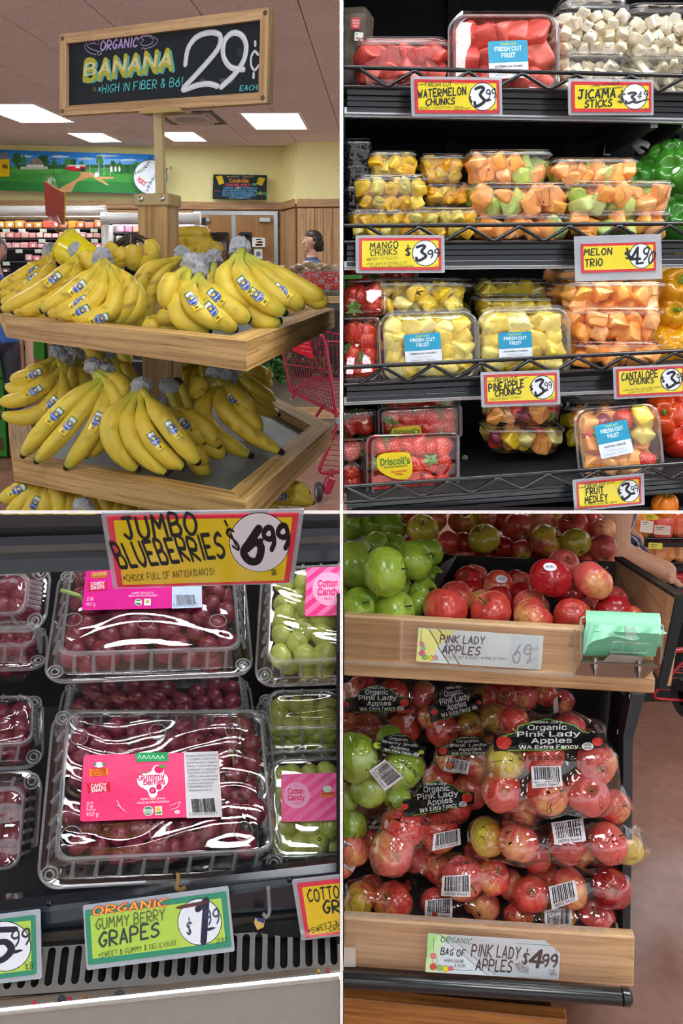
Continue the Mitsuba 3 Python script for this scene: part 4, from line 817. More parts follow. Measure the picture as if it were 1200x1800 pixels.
pc = np.array([P(u, v, D0 - .02) for u, v in g]); pm = tm(np.vstack([pc, pc + [0, .006, 0]]), [[0, 1, 2], [0, 2, 3], [0, 3, 4], [5, 7, 6], [5, 8, 7], [5, 9, 8]]); put('placard', shape(pm, 'gloss', '#c81e2c'), kc)
put('placard_print', shape(cat_([tm([P(u0, v0, D0 - .022), P(u1, v0 + 3, D0 - .022), P(u1 + 1, v0 + 5, D0 - .022), P(u0 + 1, v0 + 2, D0 - .022)], [[0, 1, 2], [0, 2, 3]]) for u0, u1, v0 in ((525, 543, 600), (526, 545, 607), (528, 547, 615))]), 'matte', '#d8666c'), kc)
wc = P(559.5, 863.6, D0); wr = 17.5 * D0 / FOC
prof = [(wr * .55, -.016), (wr * .9, -.018), (wr, -.010), (wr, .010), (wr * .9, .018), (wr * .55, .016)]
wh = put('wheel', shape(at(mat4(rz(12) @ ry(90), wc), lathe(prof, 28)), 'satin', '#2e3034', 30), kc)
put('hub', shape(at(mat4(rz(12) @ ry(90), wc), lathe([(0, -.012), (wr * .5, -.012), (wr * .58, -.015), (wr * .58, .015), (wr * .5, .012), (0, .012)], 20)), 'satin', '#8d9298', 30), wh)
# spokes read as darker wedges in the hub
for i in range(6):
    a = i * 60; put('spoke', shape(at(mat4(rz(12) @ ry(90) @ rz(a), wc), at(mat4(None, (wr * .32, 0, 0)), cbox(wr * .38, wr * .10, .034, .002))), 'satin', '#b4b8bc'), wh)
f = P(577, 852, D0 - .0); put('fork', shape(at(mat4(rz(12) @ ry(0) @ rotv([0, math.radians(22), 0]), f), cbox(.062, .055, .115, .012)), 'gloss', RED), kc)
tb('fork_stem', [(580, 838), (583, 826)], 5)
# ---------------------------------------------------------------- cut fruit, packs, price tags (used by the cold cases)
class Rect(Quad):
    def __init__(s, C, R, w, h): s.C, s.R, s.w, s.h = np.asarray(C, float), np.asarray(R, float), w, h; s.M = mat4(s.R, s.C)
def bil(px, a, b):
    p = np.asarray(px, float); return tuple(p[0] * (1 - a) * (1 - b) + p[1] * a * (1 - b) + p[2] * a * b + p[3] * (1 - a) * b)
frng = np.random.default_rng(21)
def chunkmesh(seed, s=(1, 1, 1), jit=.22, bev=.16):
    r = np.random.default_rng(seed); c = np.array([[i, j, k] for i in (-1, 1) for j in (-1, 1) for k in (-1, 1)]) * .74 * (1 + 0 * jit) + r.normal(0, jit, (8, 3)) * .6
    pts = []
    for p in c:
        for a in range(3): q = p.copy(); q[a] *= 1 - bev * 1.6; q *= 1 - bev * .1; pts.append(q)
    m = hullpts(pts); v, f = trimesh.remesh.subdivide_loop(m.vertices, m.faces, 1); m = trimesh.Trimesh(v * 1.12, f); n = m.vertex_normals; m.vertices = (m.vertices + n * .02 * r.normal(size=(len(m.vertices), 1))) * s; return m
def berrymesh(seed):
    m = ico(4); v = m.vertices.copy(); r = np.random.default_rng(seed); z = v[:, 2]
    rad = np.interp(z, [-1, -.6, 0, .5, .85, 1], [.55, .74, .95, 1.02, 1, .9]) * (1 + .05 * np.cos(np.arctan2(v[:, 1], v[:, 0]) * 2 + seed))
    v[:, :2] *= rad[:, None]; v[:, 2] = np.where(z < 0, z * 1.25, z * .8)
    col = shade('#c9251f', v, 2.2, .22, seed); top = np.clip((v[:, 2] - .55) / .3, 0, 1)[:, None]; col = col * (1 - .45 * top) + lin('#e8a080') * .45 * top
    ga = np.pi * (3 - 5 ** .5); k = np.arange(150); zz = 1 - 2 * (k + .5) / 150; sd = np.c_[np.sqrt(1 - zz ** 2) * np.cos(ga * k), np.sqrt(1 - zz ** 2) * np.sin(ga * k), zz]
    d = np.min(np.linalg.norm(m.vertices[:, None] - sd[None], axis=2), axis=1); pit = np.clip(1 - d / .085, 0, 1)
    v = v - m.vertices * (pit * .035)[:, None]; col = np.where((d < .045)[:, None], lin('#e0b060'), col * (1 - .35 * pit[:, None])); m.vertices = v
    return shape(m, 'wet', np.clip(col, 0, 1), True)
def calyx(seed):
    r = np.random.default_rng(seed); ms = []
    for i in range(8):
        a = i * np.pi / 4 + r.normal() * .15; L = r.uniform(.65, .95)
        p = np.array([[0, -.10, .0], [0, .10, .0], [L * .5, -.17, .14], [L * .5, .17, .14], [L, 0, r.uniform(-.05, .35)]]); ms.append(at(mat4(rz(math.degrees(a)), (0, 0, .76)), tm(p, [[0, 2, 1], [1, 2, 3], [2, 4, 3]])))
    ms.append(at(mat4(None, (0, 0, .95)), trimesh.creation.cylinder(.06, .4, sections=6)))
    b = cat_(ms); return shape(b, 'satin', '#5c8a3c', False, None, .4)
SH = {}
def variants(kind):
    if kind in SH: return SH[kind]
    K = {'watermelon': (['#d4574a', '#cb4a40', '#dc6a5c', '#d15c50'], (1, 1, .9), .24, 'wet'), 'jicama': (['#e8e0c8', '#e2d8bc', '#ece6d4', '#dccfae'], (1, 1, 1), .10, 'satin'), 'jicama_stick': (['#e8e0c8', '#e0d6ba'], (2.4, .55, .55), .1, 'satin'),
         'mango': (['#e6b424', '#d8bc3c', '#d9c85e', '#eaa81c', '#cfc468', '#e2bd38'], (1.05, 1, .85), .22, 'wet'), 'cantaloupe': (['#f0a45a', '#ee9c48', '#f2b272', '#f4a850'], (1.1, 1, .85), .24, 'wet'), 'honeydew': (['#b9cf6c', '#a8c45c', '#c8d888'], (1.1, 1, .8), .24, 'wet'),
         'pineapple': (['#ecd23c', '#e8cc34', '#efdc6a', '#f0e492', '#e6c428'], (1, 1, .9), .26, 'wet'), 'red_melon': (['#d23f4a', '#c93644'], (1, 1, .9), .22, 'wet')}
    if kind in K:
        cols, s, j, mat = K[kind]; out = []
        for i in range(max(5, len(cols))):
            m = chunkmesh(100 + i * 7 + len(kind), s, j); out.append([('', shape(m, mat, cols[i % len(cols)], 70, None, .22))])
    elif kind == 'strawberry': out = [[('', berrymesh(i)), ('leaves', calyx(i))] for i in range(5)]
    elif kind in ('green_grape', 'red_grape', 'purple_grape'):
        out = []
        for i in range(3):
            m = lumpy(at(np.diag([.92, .92, 1.18, 1.]), ico(3)), .03, 1.2, i); out.append([('', shape(m, 'skin_fruit', {'green_grape': '#a8b455', 'red_grape': '#6f2436', 'purple_grape': '#7a2c40'}[kind], True, None, .3))])
    elif kind == 'blackberry':
        out = []
        for i in range(3):
            b = []
            for q in range(26):
                z = 1 - 2 * (q + .5) / 26; a = q * 2.4; b.append(at(mat4(None, (.72 * math.sqrt(1 - z * z) * math.cos(a), .72 * math.sqrt(1 - z * z) * math.sin(a), .95 * z), .30), ico(1)))
            out.append([('', shape(cat_(b), 'skin_fruit', '#1a1420', True))])
    SH[kind] = out; return out
NAMES = {'watermelon': ('watermelon_chunk', 'red watermelon chunk', 'watermelon chunk'), 'jicama': ('jicama_cube', 'white jicama cube', 'jicama cube'), 'jicama_stick': ('jicama_stick', 'white jicama stick', 'jicama stick'), 'mango': ('mango_chunk', 'yellow mango chunk', 'mango chunk'),
         'cantaloupe': ('cantaloupe_chunk', 'orange cantaloupe chunk', 'melon chunk'), 'honeydew': ('honeydew_chunk', 'pale green honeydew chunk', 'melon chunk'), 'pineapple': ('pineapple_chunk', 'yellow pineapple chunk', 'pineapple chunk'), 'red_melon': ('watermelon_chunk', 'red watermelon chunk', 'watermelon chunk'),
         'strawberry': ('strawberry', 'red strawberry', 'strawberry'), 'green_grape': ('green_grape', 'green grape', 'grape'), 'red_grape': ('red_grape', 'dark red grape', 'grape'), 'purple_grape': ('red_grape', 'dark red grape', 'grape'), 'blackberry': ('blackberry', 'black blackberry', 'blackberry')}
def drop(kind, p, r, R, where):
    nm, lb, ct = NAMES[kind]; vs = variants(kind); v = vs[frng.integers(len(vs))]; l = f'{lb} in {where}'
    k = None; M = mat4(R, p, r)
    k = put(nm, v[0][1], None, M, label=l, cat=ct, group=l)
    for pn, sh in v[1:]: put(pn, sh, k, M)
def fill(kinds, n, r, lo, hi, M, where, front=None, sizes=None, shape_fn=None, grav=.25, upright=False):
    """kinds: list of (kind, weight)"""
    w = np.array([x[1] for x in kinds], float); w /= w.sum(); p = relax(n, r, lo, hi, frng, 70, shape_fn, grav)
    for q in p:
        kd = kinds[frng.choice(len(kinds), p=w)][0]; s = (sizes or {}).get(kd, 1.0) * r * frng.uniform(.92, 1.15)
        drop(kd, (M @ np.r_[q, 1])[:3], s, M[:3, :3] @ (rrot(frng) if not upright else rz(frng.uniform(0, 360)) @ rx(frng.uniform(-40, 40))), where)
def tub(label, u0, u1, vt, vb, d, kinds, r, n, where, dd=.8, taper=.82, cr=.16, yaw=0, toplabel=None, fill_h=.9, sizes=None, dark_lid=False):
    """a clear tapered tub with a lid; u0,u1 the rim, vt the lid's top, vb the bottom, d its front"""
    s = d / FOC; w, h = (u1 - u0) * s, (vb - vt) * s; dp = w * dd
    c = P((u0 + u1) / 2, vb, d); c = c + np.array([0, dp / 2, 0]); R = rz(yaw); M = mat4(R, c)
    k = thing('fruit_tub', label, 'fruit tub')
    rw = min(w, dp) * cr
    def rg(f, z, wav=0.0):
        q = ring(w * f, dp * f, rw * f, 6, 12)
        if wav: q = q * (1 + wav * np.sign(np.sin(np.arange(len(q)) * 2 * np.pi / 4.0)))[:, None]
        return np.c_[q, np.full(len(q), z)]
    body = loft([rg(taper * .9, .0015), rg(taper, .003), rg(taper + (1 - taper) * .2, h * .16, .006), rg(.955, h * .80, .006), rg(.965, h * .82), rg(1.0, h * .825), rg(1.0, h * .85)], True)
    put('tub', shape(body, 'clear', None, 40), k, M)
    put('rim', shape(loft([rg(.965, h * .825), rg(1.004, h * .828), rg(1.012, h * .85), rg(1.004, h * .873), rg(.99, h * .90)]), 'rim_plastic', None, 40), k, M)
    put('lid_edge', shape(loft([rg(.945, h * .985), rg(.92, h * 1.006), rg(.895, h * 1.003), rg(.88, h * .975)]), 'rim_plastic', None, 40), k, M)
    lid = loft([rg(1.0, h * .852), rg(1.005, h * .90), rg(.985, h * .95), rg(.94, h * .985), rg(.915, h), rg(.90, h), rg(.87, h * .965), rg(.6, h * .962), rg(.3, h * .966)], False, True)
    lid.vertices[:, 2] += .0012 * (meshkit.noise(lid.vertices * 60 + frng.uniform(0, 50), 3) - .5); put('lid', shape(lid, 'clear', None, 40), k, M)
    def sf(p):
        f = (taper + (1 - taper) * np.clip(p[:, 2] / (h * .8), 0, 1)) * .96; p[:, 0] = np.clip(p[:, 0], -w / 2 * f + r * .8, w / 2 * f - r * .8); p[:, 1] = np.clip(p[:, 1], -dp / 2 * f + r * .8, dp / 2 * f - r * .8); return p
    fill(kinds, n, r, [-w / 2, -dp / 2, .003], [w / 2, dp / 2, h * fill_h], M, where, sizes=sizes, shape_fn=sf)
    if toplabel: top_label(k, M, toplabel, w, dp, h)
    return k, M, w, dp, h
def label_art(k, Q, name, size=1.0):
    w, h = Q.w, Q.h; B = lambda x0, y0, x1, y1, z, r=0: poly(shapely.box(x0 * w, y0 * h, x1 * w, y1 * h), z)
    lb = put('label', shape(cat_([poly(rrect(w, h, w * .05, 3), 0)]), 'satin', '#dfe6ee'), k, Q.M)
    up = rrect(w, h, w * .05, 3).intersection(shapely.box(-w, -.08 * h, w, h)); put('label_top', shape(poly(up, .0002), 'satin', '#1e93b8'), lb, Q.M)
    T_ = []
    def tx(t, x, y, ww, hh, col, bold=True):
        m, wd = printed(t, bold); q = m.copy(); q.vertices = np.c_[(m.vertices[:, 0] / wd - .5) * ww * w + x * w, m.vertices[:, 1] * hh * h + y * h, np.full(len(m.vertices), .0005)]; T_.append((q, np.tile(lin(col), (len(q.vertices), 1))))
    tx('TRADER JOE’S', 0, .385, .40, .055, '#c9d24a'); tx('FRESH CUT', 0, .225, .70, .115, '#f2f6f8'); tx('FRUIT', 0, .055, .36, .115, '#f2f6f8')
    tx(name, 0, -.21, min(.72, .045 * len(name)), .055, '#20242a'); tx('NET WT. 16 OZ (1 LB) 454g', 0, -.32, .46, .03, '#5a6068', False); tx('Best if used by', -.2, -.42, .28, .032, '#3a4048', False); tx('Lot 205 203', .2, -.42, .22, .032, '#3a4048', False)
    put('lettering', shape(cat_([a for a, _ in T_]), 'matte', np.vstack([b for _, b in T_])), lb, Q.M)
def top_label(k, M, name, w, dp, h, fx=.0, fy=.0, sx=.42, sy=.62):
    R = M[:3, :3]; C = (M @ np.array([fx * w, fy * dp, h + .001, 1]))[:3]; label_art(k, Rect(C, R, w * sx, dp * sy), name)
def standpack(label, px, d, depth, kinds, r, n, where, lpx=None, lname=None, yaw=0, pitch=12, cr=.16, wavy=.0010, name='fruit_pack', cat='fruit pack', holes=False, sizes=None, keep=.3, flap=False, mat='clear', ribs=0.0):
    Q = Quad(px, d, yaw, pitch, keep=keep); k = thing(name, label, cat); w, h = Q.w, Q.h; rw = min(w, h) * cr
    def rg(f, z, wav=0.0, g=None):
        q = ring(w * f, h * (f if g is None else g), rw * f, 7, 14)
        if wav: q = q * (1 + wav * np.sign(np.sin((np.arange(len(q)) + .5) * 2 * np.pi / 6.0)))[:, None]
        return np.c_[q, np.full(len(q), z)]
    t = .014
    lid = loft([rg(1.0, -.001), rg(1.0, .002), rg(.965, .004), rg(.945, t, ribs), rg(.925, t + .002), rg(.89, t + .001), rg(.875, t - .003), rg(.86, t - .003), rg(.70, t - .002), rg(.5, t - .0025), rg(.3, t - .002), rg(.12, t - .0025)], False, True)
    v = lid.vertices; iv = np.abs(v[:, 2] - t + .003) < .002; lid = lid
    v[:, 2] += np.where(iv, wavy * 2 * (meshkit.fbm(np.c_[v[:, :2] * 26, np.zeros(len(v))] + frng.uniform(0, 40), 2, 5) - .5), 0); put('lid', shape(lid, mat, None, 40), k, Q.M)
    put('rim', shape(loft([rg(.975, -.003), rg(1.003, -.003), rg(1.008, .001), rg(1.003, .004), rg(.968, .005)]), 'rim_plastic', None, 40), k, Q.M)
    put('lid_edge', shape(loft([rg(.948, t - .002), rg(.928, t + .0027), rg(.905, t + .0022), rg(.885, t - .001)]), 'rim_plastic', None, 40), k, Q.M)
    body = loft([rg(1.0, -.002), rg(.965, -.004), rg(.93, -.010, ribs), rg(.84, -depth + .01, ribs), rg(.80, -depth), rg(.5, -depth)], False, True); put('tub', shape(body, mat, None, 40), k, Q.M)
    if flap: put('flap', shape(hullpts([[x, y, z] for x, y in ((-.44 * w, h * .475), (.44 * w, h * .475), (-.38 * w, h * .55), (.38 * w, h * .55)) for z in (.001, .002)]), mat, None), k, Q.M)
    fill(kinds, n, r, [-w * .44, -h * .45, -depth * .93], [w * .44, h * .45, t - .006], Q.M, where, sizes=sizes, grav=-.35)
    if lpx is not None:
        L = Quad(lpx, d, yaw, pitch, keep=keep); c = Q.R.T @ (L.C - Q.C); ry_ = ray(*pix(L.C)); n_ = Q.R[:, 2]; o = Q.C + n_ * (t + .0015); C = CAM + ry_ * (((o - CAM) @ n_) / (ry_ @ n_))
        ax = L.R[:, 0] - n_ * (L.R[:, 0] @ n_); ax /= np.linalg.norm(ax); label_art(k, Rect(C, np.stack([ax, np.cross(n_, ax), n_], 1), L.w, L.h), lname)
    return k, Q
def tag(label, px, d, texts, circ=None, price=(), card='#dccb2e', border='#c5363f', bw=.035, sleeve=(6, 5), yaw=0, extra=(), wh=None, mat='gloss', cring='#20242a', pitch=0):
    px = [np.array(p, float) for p in px]; Q = Quad(px, d, yaw, pitch, wh=wh, keep=.05); k = thing('price_tag', label, 'price tag'); w, h = Q.w, Q.h; b = bw * w
    s = d / FOC
    put('sleeve', shape(slab(rrect(w + 2 * sleeve[0] * s, h + 2 * sleeve[1] * s, .002, 2), -.0030, -.0016), 'sleeve'), k, Q.M, label='clear plastic sleeve')
    put('card', shape(slab(rrect(w, h, .001, 1), -.0014, 0), mat, border), k, Q.M)
    put('face', shape(poly(rrect(w - 2 * b, h - 2 * b, .001, 1), .0002), mat, card), k, Q.M)
    it = list(extra)
    if circ: it += [(('o', circ[0], circ[1], circ[2]), cring), (('o', circ[0], circ[1] - 1.3, circ[2] - 1.3), '#dbe0e8')]
    if it: printing(Q, it, k, z=.0004, dz=.00012)
    lettering(Q, list(texts) + list(price), k, z=.0004 + .00012 * len(it) + .0002); return k, Q
D = '#242a30'
def pepper(label, u, v, rpx, d, col, group=None, tilt=(20, 0), stem=True, sq=1.15, stk=False):
    m = ico(4); p = m.vertices.copy(); a = np.arctan2(p[:, 1], p[:, 0]); z = p[:, 2]
    rad = 1 - .10 * np.abs(np.sin(2 * a)) ** .6 * -1 - .14 * np.exp(-((np.mod(a + np.pi / 4, np.pi / 2) - np.pi / 4) / .16) ** 2) * np.clip(.4 + z, 0, 1)
    p[:, :2] *= rad[:, None]; p[:, 2] = z * sq - .42 * np.exp(-(p[:, 0] ** 2 + p[:, 1] ** 2) / .12) * (z > 0) - .12 * np.exp(-(p[:, 0] ** 2 + p[:, 1] ** 2) / .08) * np.where(z < 0, -1, 0)
    m.vertices = p; s = rpx * d / FOC; R = rz(frng.uniform(0, 360)); R = rx(tilt[0]) @ ry(tilt[1]) @ R; M = mat4(R, P(u, v, d), s)
    k = put('bell_pepper', shape(m, 'gloss', col, True, None, .12), None, M, label=label, cat='bell pepper', group=group); PLACE[k] = (u, v, '')
    if stem: put('stem', shape(tube([[0, 0, .62], [.02, 0, .95], [.10, .03, 1.25]], [.22, .10, .12], 8), 'satin', '#5f8a35', True), k, M)
    if stk:
        C = P(u, v, d); n_ = CAM - C; n_ /= np.linalg.norm(n_); Rf = frame(np.cross([0, 0, 1], n_), [0, 0, 1]); Rf = np.stack([Rf[:, 0], np.cross(n_, Rf[:, 0]), n_], 1)
        put('sticker', shape(at(np.diag([.0095, .006, .002, 1.]), ico(2)), 'satin', '#e4e8e4', True), k, mat4(Rf @ rz(25), C + n_ * s * .97))
    return k
# ---------------------------------------------------------------- the cold case of cut fruit
kC = thing('cold_case', 'tall black refrigerated case with wire fronted shelves of cut fruit', 'refrigerated case')
dx = lambda u: 1.50 + .05 * (u - 603) / 587
XR = 1.02
put('back', shape(at(mat4(None, (XR / 2, 2.16, 1.66)), cbox(XR, .03, 1.1, .002)), 'matte', '#08090a'), kC)
put('top', shape(at(mat4(None, (XR / 2, 1.9, 2.25)), cbox(XR, .6, .03, .002)), 'matte', '#08090a'), kC)
put('side', shape(at(mat4(None, (.0038, 1.84, 1.68)), cbox(.0014, .60, 1.1, .0003)), 'matte', '#08090a'), kC)
for x in (.25, .52, .78):
    put('upright', shape(at(mat4(None, (x, 2.135, 1.66)), cbox(.03, .02, 1.1, .002)), 'matte', '#0e0f11'), kC)
def px3(u, v, o=0.0): return P(u, v, dx(u) + o)
def shelf(name, wt, wb_, dk, rail, zig, steps, under=True, led_row=None):
    """wt, wb_: rows of the top and bottom rod at u=603 and u=1193; dk: deck rows; rail: (top, bottom) rows"""
    L, R_ = 596, 1260
    at_ = lambda pr, u: pr[0] + (pr[1] - pr[0]) * (u - 603) / 590
    a, b = px3(L, at_(dk, L), .012), px3(R_, at_(dk, R_), .012); a[0] = .009
    bk = np.array([0, 2.14 - a[1], 0]); bk2 = np.array([0, 2.14 - b[1], 0])
    k = put('shelf', shape(hullpts([p + [0, 0, z] for p in (a, b, a + bk, b + bk2) for z in (0, -.010)]), 'matte', '#1b1c1f'), kC)
    zh = rail[1] - rail[0]; n = steps
    for i in range(n):
        r0, r1 = rail[0] + zh * i / n, rail[0] + zh * (i + .82) / n; o = (.010, .002, .006, .0)[i % 4]
        pts = [px3(u, at_(dk, u) + rr, .012 - o + z) for u in (L, R_) for rr in (r0, r1) for z in (0, .02)]
        for p in pts: p[0] = max(p[0], .009)
        put('rail_strip', shape(hullpts(pts), 'gloss', ('#0f1317', '#1b232b', '#12171c', '#2a3138')[i % 4]), k)
    put('rod', shape(tube([px3(u, at_(wt, u), -.002) for u in (604, 800, 1000, R_)], .0036, 8), 'gloss', '#121315', True), k)
    put('rod', shape(tube([px3(u, at_(wb_, u), -.002) for u in (604, 800, 1000, R_)], .0030, 8), 'gloss', '#121315', True), k)
    z = []; u = zig[0]; i = 0
    while u < R_:
        if u > 603: z.append(px3(u, at_(wt, u) + 3 if i % 2 == 0 else at_(wb_, u) - 1, -.004))
        u += zig[1] / 2; i += 1
    q = []
    for i_, p in enumerate(z):
        if 0 < i_ < len(z) - 1: q += [p + (z[i_ - 1] - p) * .14, p + (z[i_ - 1] - p) * .05, p + (z[i_ + 1] - p) * .05, p + (z[i_ + 1] - p) * .14]
        else: q.append(p)
    put('zigzag_wire', shape(tube(q, .0031, 7), 'gloss', '#121315', True), k)
    if led_row is not None:
        A, B = px3(604, at_(dk, 604) + led_row, .016), px3(R_, at_(dk, R_) + led_row, .016)
        put('lamp_housing', shape(hullpts([p + [0, y, z] for p in (A, B) for y in (-.003, .05) for z in (.002, .012)]), 'metal', '#c8ccd0'), k)
        led('lamp', A + [0, .008, 0], B + [0, .008, 0], .016, (0, .35, -1), k, 18)
    return k
shelf('top', (118, 133), (152, 163), (154, 165), (4, 44), (633, 95), 4, led_row=48)
shelf('second', (397, 393), (426, 424), (428, 424), (4, 42), (648, 88), 4, led_row=44)
shelf('third', (646, 617), (677, 642), (672, 646), (8, 36), (590, 85), 3, led_row=38)
shelf('fourth', (856, 815), (883, 840), (882, 838), (4, 30), (610, 88), 3)
# brackets and a tag under the top shelf at the right
for y0, u0, v0, u1, v1 in ((0, 1150, 208, 1050, 268), (0, 1205, 208, 1120, 262)):
    a, b = P(u0, v0, 1.62), P(u1, v1, 2.08); put('bracket', shape(hullpts([p + np.array([x, 0, z]) for p in (a, b) for x in (-.006, .006) for z in (-.016, .016)]), 'satin', '#26282b'), kC)
put('bracket_tag', shape(at(mat4(ry(4), P(1067, 264, 1.98)), cbox(.014, .002, .021, .0005)), 'satin', '#b8bcc0'), kC)
put('cable_tie', shape(lumpy(at(mat4(None, P(1126, 256, 1.85), .016), ico(2)), .006, 80, 2), 'satin', '#c9cdd0', True), kC)
put('cable', shape(tube(smoothline([P(1185, 262, 1.70), P(1176, 277, 1.69), P(1166, 286, 1.69), P(1150, 282, 1.72), P(1138, 266, 1.78), P(1126, 258, 1.84)], 6), .003, 6), 'satin', '#0d0d0e', True), kC)
# ---- top shelf
tub('low clear tub of watermelon chunks lying left of the large watermelon pack', 627, 787, 70, 152, 1.56, [('watermelon', 1)], .020, 26, 'the low watermelon tub on the top shelf', dd=.75, cr=.2, taper=.88)
standpack('large clear pack of watermelon chunks standing on the top shelf with a blue label', [(788, 27), (982, 27), (983, 170), (786, 170)], 1.57, .06, [('watermelon', 1)], .0225, 28, 'the large standing watermelon pack', [(858, 71), (926, 71), (927, 138), (861, 138)], 'WATERMELON CHUNKS', cr=.2, flap=True, pitch=0)
tub('upper clear tub of jicama cubes above the jicama price tag', 984, 1104, 4, 96, 1.58, [('jicama', 1)], .0105, 90, 'the upper left jicama tub', dd=.8, taper=.93, cr=.2)
tub('lower clear tub of jicama cubes right of the large watermelon pack', 986, 1102, 94, 164, 1.58, [('jicama', 1)], .0105, 62, 'the lower left jicama tub', dd=.8, taper=.93, cr=.2)
tub('upper clear tub of jicama cubes cut by the right edge of the photo', 1105, 1225, 12, 100, 1.60, [('jicama', 1)], .011, 70, 'the upper right jicama tub', dd=.8, taper=.93, cr=.2)
tub('lower clear tub of jicama sticks cut by the right edge of the photo', 1100, 1225, 98, 166, 1.60, [('jicama_stick', 1)], .014, 34, 'the lower right jicama tub', dd=.8, taper=.93, cr=.2)
kk_ = thing('kiwi_bag', 'brown paper fruit bag with a red and a white label on the top shelf', 'fruit bag'); bm = lumpy(at(mat4(None, P(620, 95, 1.72)), cbox(.075, .08, .15, .02).subdivide().subdivide().subdivide()), .008, 22, 4); put('bag', shape(bm, 'satin', '#4a4034', True, None, .4), kk_)
Qk = Quad([(617, 30), (633, 32), (633, 51), (617, 50)], 1.66, keep=.3); put('red_label', shape(slab(rrect(Qk.w, Qk.h, .0005, 1), -.002, 0), 'satin', '#c02a2e'), kk_, Qk.M); lettering(Qk, [('SWEETER', (619, 37), (631, 38), 2.6, '#f0dede', 'pb'), ('GOLDEN', (619, 42), (631, 43), 3, '#f0dede', 'pb'), ('KIWI', (621, 47), (629, 48), 3, '#f0dede', 'pb')], kk_)
Qk = Quad([(622, 54), (639, 59), (637, 72), (624, 72)], 1.66, keep=.3); put('white_label', shape(slab(rrect(Qk.w, Qk.h, .0005, 1), -.002, 0), 'satin', '#d8dcd8'), kk_, Qk.M); printing(Qk, [([(625, 58), (629, 60), (627, 63)], '#4f9a48')], kk_); lettering(Qk, [('kiwi', (625, 69), (632, 69), 4, '#c83a30', 'pb')], kk_)
# ---- second shelf: mango and melon trio
MG = [('mango', 1)]; TR3 = [('cantaloupe', .72), ('honeydew', .28)]
for i, (u0, u1, vt, vb, d, w_) in enumerate([(648, 731, 267, 310, 1.60, 'top mango tub of the left stack'), (624, 751, 308, 371, 1.555, 'middle mango tub of the left stack'), (612, 733, 369, 422, 1.56, 'bottom mango tub of the left stack'),
     (740, 816, 272, 322, 1.63, 'top mango tub of the second stack'), (748, 828, 322, 361, 1.63, 'middle mango tub of the second stack'), (718, 839, 366, 422, 1.555, 'front bottom mango tub right of the left stack'), (733, 838, 359, 420, 1.66, 'rear bottom mango tub of the second stack')]):
    tub('clear ' + w_ + ' on the second shelf', u0, u1, vt, vb, d, MG, .0125, int(30 * (u1 - u0) / 100 * (vb - vt) / 55), 'the ' + w_, dd=.72, taper=.80, cr=.14)
for i, (u0, u1, vt, vb, d, w_) in enumerate([(822, 970, 265, 323, 1.60, 'top left melon trio tub'), (830, 1004, 322, 381, 1.565, 'middle left melon trio tub'), (832, 1004, 377, 425, 1.565, 'bottom left melon trio tub'),
     (969, 1122, 279, 326, 1.60, 'top right melon trio tub'), (1003, 1186, 319, 379, 1.57, 'middle right melon trio tub'), (1000, 1180, 371, 423, 1.57, 'bottom right melon trio tub')]):
    tub('clear ' + w_ + ' on the second shelf', u0, u1, vt, vb, d, TR3, .0165, int(26 * (u1 - u0) / 160), 'the ' + w_, dd=.62, taper=.82, cr=.14)
for i, (u0, u1, vt, vb) in enumerate([(560, 632, 246, 296), (560, 634, 290, 328), (560, 630, 328, 378), (560, 630, 376, 424)]):
    w_ = ('top', 'second', 'third', 'bottom')[i] + ' blackberry pack of the stack at the left end'
    k, M, w, dp, h = tub('dark clear ' + w_ + ' of the second shelf', 606, 606 + (u1 - 604) * 1.6, vt, vb, 1.66, [('blackberry', 1)], .0095, 22, 'the ' + w_, dd=1.0, taper=.93, cr=.12)
for i, (u, v, r, c) in enumerate([(1180, 268, 22, 0), (1160, 272, 18, 0), (1150, 308, 34, 1), (1190, 300, 40, 1), (1120, 312, 26, 0), (1185, 355, 34, 0), (1180, 392, 34, 0), (1160, 372, 26, 0), (1195, 420, 30, 0)]):
    pepper('green bell pepper piled at the right end of the second shelf', u, v, r, 1.70 + .015 * (i % 3), ('#2d6c1b', '#3a7d22')[i % 2], 'green bell peppers', (frng.uniform(50, 110), frng.uniform(-40, 40)), stem=i in (1,), stk=bool(c))
# ---- third shelf: pineapple, cantaloupe, strawberries
PN = [('pineapple', 1)]; CT = [('cantaloupe', 1)]
tub('clear tub of pineapple lying on the left standing pineapple pack', 655, 822, 492, 555, 1.62, PN, .0165, 30, 'the lying left pineapple tub', dd=.75, taper=.88, cr=.16, toplabel='PINEAPPLE CHUNKS')
standpack('left standing clear pack of pineapple chunks with a blue label', [(664, 552), (838, 547), (843, 668), (668, 676)], 1.56, .06, PN, .0175, 44, 'the left standing pineapple pack', [(709, 588), (773, 585), (777, 634), (713, 640)], 'PINEAPPLE CHUNKS', cr=.22, flap=True, pitch=3)
standpack('right standing clear pack of pineapple chunks with a blue label', [(839, 546), (1000, 541), (1003, 662), (840, 668)], 1.565, .06, PN, .0175, 42, 'the right standing pineapple pack', [(876, 585), (934, 583), (935, 630), (877, 635)], 'PINEAPPLE CHUNKS', cr=.22, flap=True, pitch=3)
tub('upper pineapple tub lying behind the right standing pineapple pack', 840, 966, 492, 532, 1.76, PN, .016, 18, 'the upper rear pineapple tub', dd=.7, toplabel='PINEAPPLE CHUNKS')
tub('lower pineapple tub lying behind the right standing pineapple pack', 838, 978, 520, 575, 1.68, PN, .016, 20, 'the lower rear pineapple tub', dd=.6, toplabel='PINEAPPLE CHUNKS')
tub('pineapple tub lying in the second row behind the left pineapple tub', 690, 836, 492, 566, 1.78, PN, .016, 18, 'the rear left pineapple tub', dd=.6)
